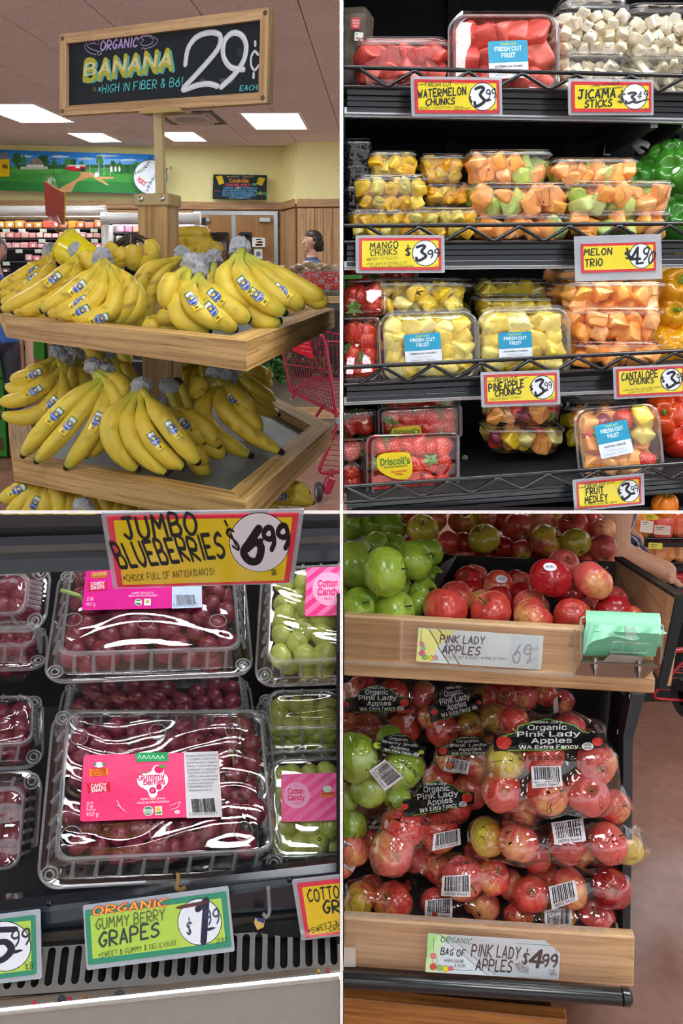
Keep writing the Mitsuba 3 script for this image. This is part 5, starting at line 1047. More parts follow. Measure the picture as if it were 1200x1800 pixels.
for u0, u1, vt, vb, d, w_, tl in [(992, 1173, 492, 560, 1.60, 'top cantaloupe tub of the front stack', 1), (1000, 1170, 540, 607, 1.585, 'second cantaloupe tub of the front stack', 0), (1002, 1166, 600, 655, 1.58, 'bottom cantaloupe tub of the front stack', 0), (984, 1122, 468, 522, 1.76, 'top cantaloupe tub of the rear stack', 0), (960, 1060, 500, 560, 1.76, 'lower cantaloupe tub of the rear stack', 0), (961, 1010, 464, 505, 1.86, 'small cantaloupe tub at the back', 0)]:
    tub('clear ' + w_ + ' on the third shelf', u0, u1, vt, vb, d, CT, .0175, int(26 * (u1 - u0) / 160), 'the ' + w_, dd=.66, taper=.80, cr=.2, toplabel='CANTALOUPE CHUNKS' if tl else None)
def berries(label, px, d, n, where, **k): return standpack(label, px, d, .07, [('strawberry', 1)], .0195, n, where, cr=.12, name='strawberry_pack', cat='strawberry pack', pitch=8, **k)
berries('upper strawberry pack at the left end of the third shelf', [(592, 497), (678, 492), (676, 553), (592, 558)], 1.62, 14, 'the upper pack of the third shelf')
berries('lower strawberry pack at the left end of the third shelf', [(592, 560), (668, 557), (668, 672), (592, 676)], 1.57, 20, 'the lower pack of the third shelf')
berries('rear strawberry pack with a green label under the mango price tag', [(592, 470), (735, 466), (735, 500), (592, 502)], 1.80, 14, 'the rear pack of the third shelf')
Qg = Quad([(600, 484), (637, 482), (637, 490), (600, 491)], 1.755, keep=.4); kg = thing('green_label', 'green paper label lying on the rear strawberry pack', 'label'); put('paper', shape(slab(rrect(Qg.w, Qg.h, .001, 1), -.0005, 0), 'satin', '#5cb52e'), kg, Qg.M)
for i, (u, v, r) in enumerate([(1188, 500, 40), (1150, 485, 26), (1125, 492, 20), (1178, 545, 30), (1165, 540, 22), (1185, 590, 46), (1160, 610, 36), (1195, 640, 30), (1195, 465, 30), (1170, 470, 24)]):
    pepper('yellow bell pepper piled at the right end of the third shelf', u, v, r, 1.70 + .012 * (i % 3), ('#dc9a16', '#e0a41a')[i % 2], 'yellow bell peppers', (frng.uniform(30, 90), frng.uniform(-40, 40)), stem=i in (0, 3, 4, 8))
# ---- fourth shelf
def dris(k, px, d, full=True):
    L = Quad(px, d, keep=.3); C = [bil(px, *q) for q in ((.0, .22), (.10, .06), (.45, 0), (.88, .03), (.97, .25), (1, .70), (.90, .95), (.75, 1), (.45, .92), (.15, .72), (.02, .5))]
    lb = put('label', shape(poly(Polygon([L.xy(*p) for p in smoothline(C, 5, True)]), 0), 'satin', '#e8cb1e'), k, L.M)
    B_ = lambda a, b: bil(px, a, b)
    lettering(L, [('Driscoll’s', B_(.09, .46), B_(.93, .42), 12 if full else 8, '#1f6a34', 'pb')] + ([('Only the Finest Berries', B_(.2, .56), B_(.86, .52), 3.2, '#1f6a34', 'pb'), ('Strawberries', B_(.40, .73), B_(.84, .71), 4, '#b8402c', 'pb'), ('Fraises', B_(.5, .83), B_(.74, .82), 4, '#b8402c', 'pb')] if full else []), lb)
k, Q = berries('front strawberry pack with a yellow label at the left of the fourth shelf', [(644, 765), (806, 760), (807, 868), (643, 876)], 1.60, 30, 'the front pack of the fourth shelf', keep=.2)
dris(k, [(662, 796), (724, 794), (725, 842), (662, 846)], 1.572)
Qs = Quad([(654, 838), (738, 828), (738, 850), (655, 862)], 1.585, keep=.3); put('strip', shape(slab(rrect(Qs.w, Qs.h, .002, 2), -.0005, 0), 'satin', '#d6402c'), k, Qs.M); lettering(Qs, [('Keep refrigerated', (684, 842), (712, 838), 2.4, '#f3d8d0', 'pb'), ('Driscoll’s Inc.', (684, 847), (704, 845), 2.4, '#f3d8d0', 'p')], k)
k, Q = berries('rear strawberry pack with a yellow label leaning behind the front strawberry pack', [(664, 718), (811, 712), (812, 768), (664, 775)], 1.74, 22, 'the rear pack of the fourth shelf')
dris(k, [(687, 751), (741, 747), (742, 778), (689, 781)], 1.71, False)
berries('strawberry pack cut by the white panel at the left of the fourth shelf', [(592, 773), (640, 771), (640, 872), (592, 876)], 1.62, 14, 'the leftmost pack of the fourth shelf')
berries('strawberry pack behind the leftmost pack of the fourth shelf', [(592, 722), (661, 719), (661, 770), (592, 774)], 1.76, 14, 'the rear left pack of the fourth shelf')
berries('last strawberry pack in the shade under the third shelf', [(664, 700), (808, 694), (808, 722), (664, 728)], 1.90, 14, 'the last pack of the fourth shelf')
FM = [('cantaloupe', .42), ('green_grape', .2), ('strawberry', .2), ('pineapple', .12), ('red_grape', .06)]; SZ = {'green_grape': .72, 'red_grape': .72, 'cantaloupe': 1.05, 'strawberry': .95}
tub('upper clear tub of fruit medley in the middle of the fourth shelf', 852, 992, 706, 752, 1.70, FM, .0175, 20, 'the upper medley tub', dd=.7, taper=.85, cr=.2, sizes=SZ)
tub('lower clear tub of fruit medley in the middle of the fourth shelf', 852, 996, 750, 801, 1.695, FM, .0175, 22, 'the lower medley tub', dd=.7, taper=.80, cr=.2, sizes=SZ)
k, M, w, dp, h = tub('clear fruit medley tub with a white label behind the tilted medley pack', 990, 1128, 705, 790, 1.80, FM, .0175, 26, 'the rear medley tub', dd=.8, taper=.85, cr=.2, sizes=SZ)
Qw = Rect((M @ [0, 0, h + .001, 1])[:3], M[:3, :3] @ rz(6), w * .5, dp * .4); put('label', shape(slab(rrect(Qw.w, Qw.h, .001, 1), -.0003, 0), 'satin', '#dfe2e6'), k, Qw.M)
standpack('large tilted clear pack of fruit medley with a blue label on the fourth shelf', [(1012, 722), (1152, 706), (1172, 834), (1012, 846)], 1.60, .055, FM, .0185, 34, 'the tilted medley pack', [(1047, 748), (1098, 738), (1110, 794), (1059, 808)], 'FRUITFUL MEDLEY', cr=.2, keep=.12, pitch=14, sizes=SZ)
for i, (u, v, r, c) in enumerate([(1162, 728, 34, '#dd4a1a'), (1196, 768, 36, '#cf3018'), (1180, 705, 28, '#d83c16'), (1200, 728, 28, '#c82a18')]):
    pepper(('orange red bell pepper with a green stem behind the tilted medley pack', 'red bell pepper at the right edge of the fourth shelf', 'red bell pepper under the cantaloupe price tag', 'red bell pepper half hidden at the far right of the fourth shelf')[i], u, v, r, 1.70 + .02 * i, c, None, (75, -8), stem=i == 0)
for i, (u, v) in enumerate([(722, 723), (724, 740), (848, 738), (703, 783), (817, 785)]):
    zd = lambda q: P(q, 882 - 44 * (q - 603) / 590, dx(q) + .012)[2] + .0025
    c = PZ(u, v + 20, zd(u)); ue = 600 + FOC * c[0] / 1.53; c = PZ(u, v + 20, zd(ue)); put('shelf_crumb', shape(lumpy(at(mat4(None, c, .006), ico(1)), .002, 90, i), 'matte', '#8d8474'), None, label='pale crumb lying on the black mat of the fourth shelf', cat='crumb', group='crumbs on the fourth shelf')
# ---- what shows of the case under the fourth shelf
put('ledge', shape(at(mat4(None, (.52, 1.74, 1.098)), cbox(1.0, .3, .012, .001)), 'satin', '#141517'), kC)
pepper('orange bell pepper peeping out under the fourth shelf', 1168, 887, 22, 1.585, '#e8801a', None, (20, 0))
# ---- price tags of the cut fruit
tag('yellow WATERMELON CHUNKS price tag on the top shelf', [(728, 139), (877, 141), (878, 199), (730, 199)], 1.478, [('FRESH CUT', (747, 152), (793, 151.5), 7.5, D), ('WATERMELON', (734, 172), (818, 166), 13, D, 'h', .2), ('CHUNKS', (748, 185), (798, 183), 11, D, 'h', .2), ('*READY-TO-EAT! TRY ADDING', (736, 192.5), (814, 190), 4, D, 'h', .1), ('FRESH MINT!', (798, 195), (827, 192), 3.6, D, 'h', .1), ('/EA', (865, 195), (872, 194), 3.5, D, 'h')],
    ((848, 170), 24, 25), [('3', (833, 186), (850, 186), 33, D, 'h', .17), ('99', (854, 173), (870, 172), 15, D, 'h', .15), ('.', (855, 177), (858, 177), 14, D, 'h', .3), ('$', (826, 181), (830, 179), 10, D, 'h', .2), ('-', (733, 152), (744, 150), 4, D, 'h', .2), ('-', (796, 149.5), (816, 149.5), 4, D, 'h', .15)])
tag('yellow JICAMA STICKS price tag on the top shelf', [(1004, 143), (1145, 145), (1144, 197), (1006, 197)], 1.50, [('Crisp, crunchy &', (1038, 153), (1088, 148), 4.6, D, 'p'), ('slightly sweet!', (1052, 159), (1095, 155), 4.6, D, 'p'), ('JiCAMA', (1014, 174), (1080, 171), 15, D, 'h', .2), ('STiCKS', (1027, 189), (1074, 187), 12, D, 'h', .2), ('9.5oz', (1130, 193), (1140, 192), 3.5, D, 'p')],
    ((1115, 170), 22, 23), [('3', (1098, 181), (1113, 181), 20, '#3d3f42', 'h2', .2), ('49', (1119, 174), (1136, 172), 12, '#3d3f42', 'h2', .14), ('-', (1122, 182), (1133, 179), 6, '#3d3f42', 'h', .5), ('$', (1086, 182), (1097, 180), 15, '#3d3f42', 'h', .16), ('.', (1117, 181), (1120, 181), 12, '#3d3f42', 'h', .3)])
tag('yellow MANGO CHUNKS price tag on the second shelf', [(631, 418), (775, 418), (776, 474), (631, 475)], 1.478, [('MANGO', (650, 439), (699, 435), 11, D, 'h', .15), ('CHUNKS', (651, 450), (697, 447), 10.5, D, 'h', .14), ('*READY TO ENJOY!', (644, 459), (698, 456), 5, D, 'h', .1), ('*TRY WITH A SPRINKLE OF', (644, 467), (716, 464), 4.6, D, 'h', .1), ('CHILE & LIME SEASONING', (652, 471.5), (726, 470), 4.2, D, 'h', .1), ('12', (764, 470), (770, 469), 4, D, 'p')],
    ((747, 445), 23, 23), [('3', (731, 459), (748, 458), 27, D, 'h', .17), ('99', (752, 454), (772, 451), 13, D, 'h', .17), ('$', (713, 450), (721, 449), 13, D, 'h', .16)])
tag('yellow MELON TRIO price tag in a wide bluish sleeve on the second shelf', [(1020, 429), (1152, 425), (1153, 476), (1022, 480)], 1.500, [('MELON', (1026, 449), (1074, 447), 11, D, 'h', .17), ('TRiO', (1028, 469), (1058, 466), 12, D, 'h', .17), ('/oz', (1142, 474), (1149, 473), 3, D, 'p')],
    ((1126, 450), 21, 22), [('$', (1100, 456), (1109, 453), 13, D, 'h', .2), ('4', (1108, 464), (1124, 463), 28, D, 'h', .16), ('90', (1125, 456), (1146, 462), 22, D, 'h', .16), ('.', (1124, 463), (1127, 463), 12, D, 'h', .3)], sleeve=(11, 14))
tag('yellow PINEAPPLE CHUNKS price tag on the third shelf', [(851, 659), (978, 655), (980, 706), (852, 711)], 1.485, [('FRESH CUT', (869, 672), (908, 669), 7, D, 'h', .16), ('PINEAPPLE', (859, 688), (920, 680), 12, D, 'h', .2), ('CHUNKS', (870, 697), (915, 692), 10.5, D, 'h', .2), ('*FRESH & READY-TO-EAT!', (860, 705), (914, 700), 4, D, 'h', .1), ('/12oz', (965, 701), (975, 700), 3.2, D, 'p'), ('-', (856, 673), (866, 671), 4, D, 'h', .2), ('-', (911, 669), (924, 666), 4, D, 'h', .2)],
    ((953, 681), 21, 21), [('3', (940, 696), (955, 695), 28, D, 'h', .17), ('99', (957, 684), (969, 682), 11, D, 'h', .15), ('.', (956, 687), (959, 687), 12, D, 'h', .3), ('$', (932, 687), (937, 685), 8, D, 'h', .2)], border='#c0353c')
tag('yellow CANTALOPE CHUNKS price tag cut by the right edge of the photo', [(1083, 649), (1202, 643), (1204, 692), (1084, 698)], 1.505, [('CANTALOPE', (1092, 669), (1155, 662), 12, D, 'h', .18), ('CHUNKS', (1106, 676), (1148, 673), 9.5, D, 'h', .18), ('*A SPECIAL TREAT FOR A MEAL WITH KIDS', (1094, 688), (1166, 681), 3, D, 'h', .1), ('& LIME YOGURT SAUCE!', (1104, 692), (1147, 687), 3, D, 'h', .1)],
    ((1179, 667), 19, 20), [('3', (1171, 681), (1186, 680), 26, D, 'h', .17), ('99', (1190, 671), (1200, 669), 13, D, 'h', .16), ('.', (1188, 674), (1191, 674), 12, D, 'h', .3), ('$', (1163, 673), (1168, 671), 9, D, 'h', .2)], border='#c0353c', sleeve=(5, 4))
tag('yellow FRUIT MEDLEY price tag on the bottom rail of the cut fruit case', [(1012, 849), (1126, 838), (1127, 885), (1015, 895)], 1.49, [('FRESH CUT', (1028, 858), (1064, 853), 6.5, D, 'h', .16), ('FRUIT', (1030, 870), (1060, 865), 10.5, D, 'h', .2), ('MEDLEY', (1028, 885), (1067, 879), 11, D, 'h', .2), ('*READY FOR A PICNIC OR LUNCH!', (1019, 892), (1083, 883), 3.6, D, 'h', .1), ('-', (1017, 860), (1026, 858), 4, D, 'h', .2), ('-', (1066, 852), (1077, 850), 4, D, 'h', .2)],
    ((1105, 863), 19, 20), [('3', (1093, 878), (1107, 876), 27, D, 'h', .17), ('99', (1110, 866), (1121, 863), 11, D, 'h', .15), ('.', (1109, 868), (1112, 868), 12, D, 'h', .3), ('$', (1087, 869), (1092, 867), 8, D, 'h', .2)], border='#c0353c')
clip_x([k for k in scene if k.startswith(('fruit_pack', 'strawberry', 'green_label', 'kiwi_bag', 'cold_case__shelf'))], .0045, 1)
for t_, l_ in (('green', 'green bell pepper, # in the pile on the second shelf'), ('yellow', 'yellow bell pepper, # in the pile on the third shelf')): ordinal([k for k in PLACE if k.startswith('bell_pepper') and labels[k].get('group') == t_ + ' bell peppers'], l_)
for k in PLACE: labels[k].pop('group', None)
# ---------------------------------------------------------------- the grape case
dB = lambda u, d=1.0: d * (1 + .05 * (u - 6) / 591)
UL, UR = -60, 598.5
def lay(Q, px, z):                     # a card lying on the plane at local height z of a pack
    n = Q.R[:, 2]; o = Q.C + n * z; p3 = []
    for u, v in px:
        r = ray(u, v); p3.append(CAM + r * (((o - CAM) @ n) / (r @ n)))
    p3 = np.array(p3); x = (p3[1] - p3[0]) / np.linalg.norm(p3[1] - p3[0]) + (p3[2] - p3[3]) / np.linalg.norm(p3[2] - p3[3]); x -= n * (x @ n); x /= np.linalg.norm(x)
    return Rect(p3.mean(0), np.stack([x, np.cross(n, x), n], 1), (np.linalg.norm(p3[1] - p3[0]) + np.linalg.norm(p3[2] - p3[3])) / 2, (np.linalg.norm(p3[3] - p3[0]) + np.linalg.norm(p3[2] - p3[1])) / 2)
kg = thing('grape_case', 'black refrigerated case of grape packs with a slotted air grille and a lit front edge', 'refrigerated case')
def band(name, rows0, y0, rows1, y1, mat, col, th=.02, k=kg, u0=UL, u1=UR, sub=None):
    at_ = lambda r, u: r[0] + (r[1] - r[0]) * (u - 6) / 591
    pts = []
    for u in (u0, u1):
        for r, y in ((rows0, y0), (rows1, y1)):
            p = P(u, at_(r, u), dB(u, y)); p[0] = min(p[0], -.0022); pts += [p, p + [0, th, -th * .3]]
    return put(name, shape(hullpts(pts), mat, col), k)
sh = band('shelf_rail', (905, 904), .985, (928, 914), .985, 'gloss', '#20262c'); band('shelf_rail', (920, 914), .992, (945, 930), .992, 'satin', '#0d0e10'); band('shelf_rail', (944, 928), .982, (960, 942), .982, 'gloss', '#2a3440')
band('shelf_rail', (958, 940), .992, (975, 958), .990, 'metal', '#55504c'); band('shelf_rail', (975, 957), .984, (984, 966), .984, 'gloss', '#26303a'); band('shelf_rail', (984, 966), .986, (1009, 986), .984, 'gloss', '#10161e')
put('back', shape(hullpts([[x, y, z] for x in (-.75, -.0022) for y in (1.44, 1.45) for z in (.3, 1.125)]), 'matte', '#0f1012'), kg)
put('side', shape(hullpts([[x, y, z] for x in (-.006, -.0022) for y in (.99, 1.44) for z in (.5, 1.10)]), 'matte', '#131416'), kg)
put('deck', shape(hullpts([[x, y, z] for x in (-.75, -.0022) for y, z in ((.99, .74), (.99, .755), (1.44, .80), (1.44, .79))]), 'matte', '#191a1c'), kg)
band('front_rail', (1583, 1516), .985, (1600, 1532), .975, 'gloss', '#151a20'); band('front_rail', (1602, 1534), .972, (1612, 1543), .970, 'gloss', '#2a323b'); band('front_panel', (1612, 1543), .972, (1643, 1600), .966, 'gloss', '#141b25')
band('tag_channel', (1645, 1600), .958, (1661, 1618), .958, 'metal', '#5a5a58', .006); band('channel_back', (1640, 1596), .968, (1672, 1628), .960, 'matte', '#1d1e1f')
# slotted air grille
A, Bq = P(-60, 1668 + 6, dB(-60, .955)), P(598.5, 1628, dB(598.5, .955)); A2, B2 = P(-60, 1760 + 3, dB(-60, .925)), P(598.5, 1700, dB(598.5, .925))
gx = (Bq - A) / np.linalg.norm(Bq - A); gy = (A + Bq) / 2 - (A2 + B2) / 2; gy -= gx * (gy @ gx); gh = np.linalg.norm(gy); gy /= gh; gw = np.linalg.norm(Bq - A)
GQ = Rect((A + Bq + A2 + B2) / 4, np.stack([gx, gy, np.cross(gx, gy)], 1), gw, gh)
slots = []; pitch = .0150; x = -gw / 2 + .006
while x < gw / 2 - .006: slots.append(LineString([(x, gh * .38), (x - .0012, -gh * .26)]).buffer(.0044, quad_segs=4)); x += pitch
put('air_grille', shape(slab(rrect(gw, gh, .0005, 1).difference(shapely.union_all(slots)), -.003, 0), 'satin', '#57534f'), kg, GQ.M)
put('duct', shape(slab(rrect(gw, gh, .0005, 1), -.03, -.022), 'matte', '#0b0b0c'), kg, GQ.M)
band('dirt_ledge', (1758, 1699), .925, (1776, 1713), .915, 'matte', '#6d6258', .004)
band('front_face', (1783, 1720), .902, (1900, 1840), .902, 'satin', '#8f8d88', .02); band('front_lip', (1781, 1718.5), .899, (1785, 1722.5), .899, 'satin', '#a9a69f', .004)
La, Lb = P(UL, 1778 + 7, dB(UL, .905)), P(UR, 1715, dB(UR, .905)); led('lit_edge', La, Lb, .0066, (0, -.75, .65), kg, 3.2)
for i, (u, v, c, s) in enumerate([(108, 1757, '#3a3a48', 8), (122, 1757, '#b03040', 4), (59, 1764, '#c03048', 5), (210, 1749, '#44434c', 9), (560, 1708, '#c09a40', 4), (576, 1707, '#a84050', 4), (150, 1752, '#8c5a34', 4), (300, 1742, '#7a4c2c', 4), (430, 1728, '#8c5a34', 4)]):
    put('debris', shape(lumpy(at(mat4(None, P(u, v, dB(u, .916)), s * .93 / FOC), ico(1)), .001, 300, i), 'matte', c, True), None, label='small bit of dried fruit on the dirty ledge above the lit front edge', cat='debris', group='bits of dried fruit on the ledge')
kw = put('wrapper_scrap', shape(hullpts([P(u, v, dB(u, .948) + o) for u, v in ((449, 1613), (466, 1615), (463, 1630), (452, 1635), (446, 1622)) for o in (0, .002)]), 'satin', '#d8b46a'), None, label='torn blue and tan paper scrap on the air grille', cat='scrap')
put('blue_edge', shape(hullpts([P(u, v, dB(u, .947) + o) for u, v in ((449, 1612), (466, 1615), (463, 1623), (453, 1619)) for o in (0, .001)]), 'satin', '#33407a'), kw)
put('hook', shape(tube(smoothline([P(471, 1558, .965), P(473, 1590, .962), P(473, 1604, .960), P(468, 1612, .958), P(462, 1606, .958)], 6), .0022, 8), 'rim_plastic', None, True), kg)
for u, v in ((87, 1587), (509, 1545)): put('bolt', shape(at(mat4(rx(90), P(u, v, dB(u, .972))), lathe([(0, .003), (.003, .003), (.0036, 0)], 12)), 'gloss', '#15191e', True), kg)
def torus(c, R, r, rad, n=28): t = np.linspace(0, 2 * np.pi, n, endpoint=False); return tube([np.array(c) + [rad * math.cos(a), rad * math.sin(a), 0] for a in t], r, 6, True)
def grape_pack(label, px, d, pitch, kind, n, where, xr=(-.5, .5), yr=(-.5, .5), r=.0136, t=.032, holes=(), keep=.2, ribs=True, wav=.0018, yaw=-4, wh=None, seed=3, depth=.055):
    Q = Quad(px, d, yaw, pitch, wh=wh, keep=keep); k = thing('grape_pack', label, 'grape pack'); w, h = Q.w, Q.h; rw = .026
    def rg(ins, z, rip=0.0):
        q = ring(w - 2 * ins, h - 2 * ins, max(rw - ins * .5, .006), 8, 26)
        if rip: q = q * (1 + rip * np.sin(np.arange(len(q)) * 2 * np.pi / 5.0))[:, None]
        return np.c_[q, np.full(len(q), z)]
    G = 15
    top = [rg(.022 + (min(w, h) / 2 - .022) * s, t + .0005 * math.sin(s * 9)) for s in np.linspace(0, .93, G)]
    lid = loft([rg(0, .0), rg(.001, .004), rg(.008, .005), rg(.011, .008, .004), rg(.015, t * .75, .004), rg(.017, t * .95, .002), rg(.0195, t + .0015), rg(.021, t + .001)] + top, False, True)
    v = lid.vertices; iv = v[:, 2] > t - .002; sx = np.clip((np.minimum(w / 2 - np.abs(v[:, 0]), h / 2 - np.abs(v[:, 1])) - .020) / .012, 0, 1)
    q3 = np.c_[v[:, 0] * 13, v[:, 1] * 24, np.zeros(len(v))] + seed * 3.3
    v[:, 2] += np.where(iv, sx * (wav * 2.2 * (meshkit.fbm(q3, 2, seed) - .5) + wav * .6 * np.sin(v[:, 1] * 150 + 3 * np.sin(v[:, 0] * 22 + seed))), 0)
    put('lid', shape(lid, 'lid_clear', None, 60), k, Q.M)
    put('flange', shape(loft([rg(.0025, -.001), rg(0, -.0015), rg(-.001, .001), rg(0, .0035), rg(.0022, .0045)]), 'rim_plastic', None, 40), k, Q.M)
    put('lid_edge', shape(loft([rg(.0165, t * .92), rg(.0185, t + .0016), rg(.0205, t + .0020), rg(.0222, t + .0008)]), 'rim_plastic', None, 40), k, Q.M)
    body = loft([rg(.004, -.002), rg(.014, -.008, .003), rg(.03, -depth, .003), rg(.06, -depth)], False, True); put('tub', shape(body, 'clear', None, 40), k, Q.M)
    if ribs:
        for s in np.arange(-4, 5) / 9.0:
            for e in (-1, 1):
                a = np.array([s * (w - .05), e * (h / 2 - .0095), .007]); b = np.array([s * (w - .05), e * (h / 2 - .0165), t * .97]); put('rib', shape(tube([a, b], [.0030, .0022], 7), 'rim_plastic', None, True), k, Q.M)
        for s in np.arange(-2.5, 3) / 6.5:
            for e in (-1, 1): put('rib', shape(tube([[e * (w / 2 - .0095), s * (h - .05), .007], [e * (w / 2 - .0165), s * (h - .05), t * .97]], [.0030, .0022], 7), 'rim_plastic', None, True), k, Q.M)
    for a in (-1, 1):
        for b in (-1, 1):
            for rad in (.0095, .005): put('corner_boss', shape(torus((a * (w / 2 - .0135), b * (h / 2 - .0135), .0065), 0, .0013, rad), 'rim_plastic', None, True), k, Q.M)
    for hx, hy, hr in holes:
        c = lay(Q, [(hx - 5, hy - 5), (hx + 5, hy - 5), (hx + 5, hy + 5), (hx - 5, hy + 5)], t).C; l = Q.R.T @ (c - Q.C); put('vent_hole', shape(torus((l[0], l[1], t + .0012), 0, .0007, hr * d / FOC, 36), 'rim_plastic', None, True), k, Q.M)
    lo = [xr[0] * w + .02, yr[0] * h + .02, -.035]; hi = [xr[1] * w - .02, yr[1] * h - .02, t - .0035]
    fill([(kind, 1)], n, r, lo, hi, Q.M, where, grav=-.30); return k, Q
def ptext(Q, items, k, name='lettering', z=.0014): return lettering(Q, items, k, name, z)
PK, MG_ = '#d81e78', '#e01a76'
def candy_art(k, Q, dv, wpx):
    pass
# main pack
HO = [(139, 1296, 16), (277, 1287, 16), (410, 1285, 16), (125, 1470, 17), (280, 1465, 17), (427, 1461, 17)]
k1, Q1 = grape_pack('large clear pack of red grapes with a bright pink and white label', [(90, 1256), (472, 1243), (500, 1548), (66, 1558)], 1.10, 55, 'red_grape', 92, 'the front pack with the bright pink label', holes=HO, seed=3, keep=.05)
T1 = .036
L1 = lay(Q1, [(147, 1329), (384, 1320), (391, 1436), (140, 1442)], T1)
lb = put('label', shape(slab(rrect(L1.w, L1.h, .004, 4), -.0006, 0), 'satin', '#e00f62'), k1, L1.M, label='bright pink and white paper label')
bars = lambda u0, u1, v0, v1, n, tilt, seed: [([(u0 + (u1 - u0) * a, v0 - tilt * a), (u0 + (u1 - u0) * (a + w_), v0 - tilt * (a + w_)), (u0 + (u1 - u0) * (a + w_) + 3, v1 - tilt * (a + w_)), (u0 + (u1 - u0) * a + 3, v1 - tilt * a)], '#1a1a1e') for a, w_ in zip(np.cumsum(np.full(n, .92 / n)), np.random.default_rng(seed).uniform(.3, .8, n) * .92 / n)]
def cloud(cx, cy, s): return shapely.union_all([Point(cx + a * s, cy + b * s).buffer(q * s, quad_segs=6) for a, b, q in ((-.55, 0, .5), (.55, -.05, .5), (0, -.05, .6), (.35, -.65, .42), (0, .5, .42), (-.3, .2, .45), (.35, .25, .45), (.02, .85, .3))])
pr = [([(323, 1322.5), (383, 1320.5), (390.5, 1436), (328, 1438.5)], '#cfcdd0')]
rg_ = np.random.default_rng(4)
for i in range(40):      # faint candy outlines printed on the pink
    u, v = rg_.uniform(150, 318), rg_.uniform(1332, 1436); s = rg_.uniform(2, 4.5); pr.append((('l', [(u + s * math.cos(a), v + s * .8 * math.sin(a)) for a in np.linspace(0, 6.3 if i % 2 else 4, 10)], .0030), '#ee4f90'))
pr += [([(237, 1324), (295, 1322.5), (296, 1338), (240, 1340)], '#2f9a5c')] + [(('l', [(242 + 8 * j, 1334), (245 + 8 * j, 1328), (248 + 8 * j, 1334)], .006), '#b8e0c8') for j in range(6)]
pr += [([(157, 1352), (190, 1350), (189, 1363), (158, 1366)], '#e88a2e'), (('o', (174, 1345), 8, 5), '#dfe6e4'), ([(162, 1344), (168, 1341), (170, 1347)], '#3a8a4a'), ([(180, 1341), (187, 1344), (179, 1347)], '#3a8a4a'), ([(153, 1378), (193, 1375), (194, 1391), (155, 1394)], '#d01a34')]
c_ = cloud(268, 1373, 26); pr.append((list(c_.exterior.coords), '#f2e8ee')); pr += [(('o', (279, 1353), 8, 7), '#d81e60'), ([(278, 1347), (286, 1344), (291, 1349), (284, 1351)], '#3c9a46'), (('o', (268, 1390), 6, 6), '#c81860'), (('o', (279, 1384), 5, 5), '#d02668'), (('o', (268, 1390), 3, 3), '#e86a9a')]
pr += [(('o', (260.5, 1426), 9, 8.5), '#f0f2f0'), (('o', (260.5, 1426), 8, 7.5), '#3f7a52'), ([(253, 1422.5), (268, 1422.5), (268, 1427), (253, 1427)], '#f0f2f0'), ([(272, 1418), (284.5, 1417.5), (285, 1433), (273, 1433.5)], '#e6e2cc'), (('o', (278.5, 1423), 4, 4), '#e0b040'), ([(274, 1427.5), (284, 1427), (284, 1431), (274, 1431.5)], '#4a8f5c')]
pr += bars(334, 378, 1405, 1429, 26, 1.5, 9) + [(('l', [(205, 1408), (212, 1420), (206, 1416), (220, 1427)], .006), '#f7a8c8'), (('l', [(298, 1417), (317, 1410), (312, 1420), (300, 1424)], .005), '#f7a8c8'), (('o', (311, 1428), 5, 3.5), '#f7b8d0')]
printing(L1, pr, lb, z=.0003, dz=.00001)
ptext(L1, [('DIVINE', (160, 1358), (187, 1356.5), 6, '#c02a1e', 'pb'), ('FLAVOR', (161, 1365), (186, 1362.5), 5.5, '#c02a1e', 'pb'), ('CANDY', (159, 1386), (187, 1384), 7, '#f6e8ee', 'pb'), ('SNAPS', (159, 1394), (187, 1391.5), 7, '#f6e8ee', 'pb'), ('organic', (244, 1360), (262, 1359), 4.5, '#3c9a46', 'p'), ('Gummy', (241, 1373), (289, 1370.5), 11, '#d81a66', 'pb'), ('berries', (251, 1381), (290, 1379.5), 9.5, '#d81a66', 'pb'),
   ('organic table grapes', (246, 1407.5), (290, 1405.5), 4.5, '#f8dbe8', 'p'), ('raisins de table biologique', (240, 1414.5), (297, 1411.5), 4.8, '#f8dbe8', 'p'), ('Net Wt.', (152, 1414), (165, 1413.5), 3.5, '#f8dbe8', 'p'), ('2 lb', (151, 1422.5), (163, 1422), 7, '#fbeaf2', 'p'), ('Poids net', (151, 1427), (168, 1426), 3.3, '#f8dbe8', 'p'), ('907 g', (150.5, 1436.5), (172, 1435.5), 7, '#fbeaf2', 'p'), ('USDA', (254, 1426), (267, 1426), 3.6, '#3f7a52', 'pb'), ('ORGANIC', (253.5, 1431), (267.5, 1431), 2.8, '#f0f2f0', 'pb')], lb)
SM = ['produced by / elaboré par: Divine Flavor', 'LLC, Nogales, AZ 85621 USA', 'divineflavor.com / product of', 'Mexico / Produit du Mexique', 'CandySnaps™ is a trademark of', 'BLOOM FRESH INTERNATIONAL', 'LIMITED used under license.', 'CandySnaps™ est une marque', 'déposée du BLOOM FRESH', 'INTERNATIONAL LIMITED', 'utilisée sous licence']
ptext(L1, [(s, (327 + j * .4, 1331 + j * 6.1), (327 + j * .4 + min(55, 2.0 * len(s)), 1329.5 + j * 6.1), 3.6, '#4a4a50', 'p') for j, s in enumerate(SM)] + [('8 16426 01913 7', (332, 1434.5), (382, 1432.5), 4.2, '#2a2a2e', 'p')], lb, 'small_print')
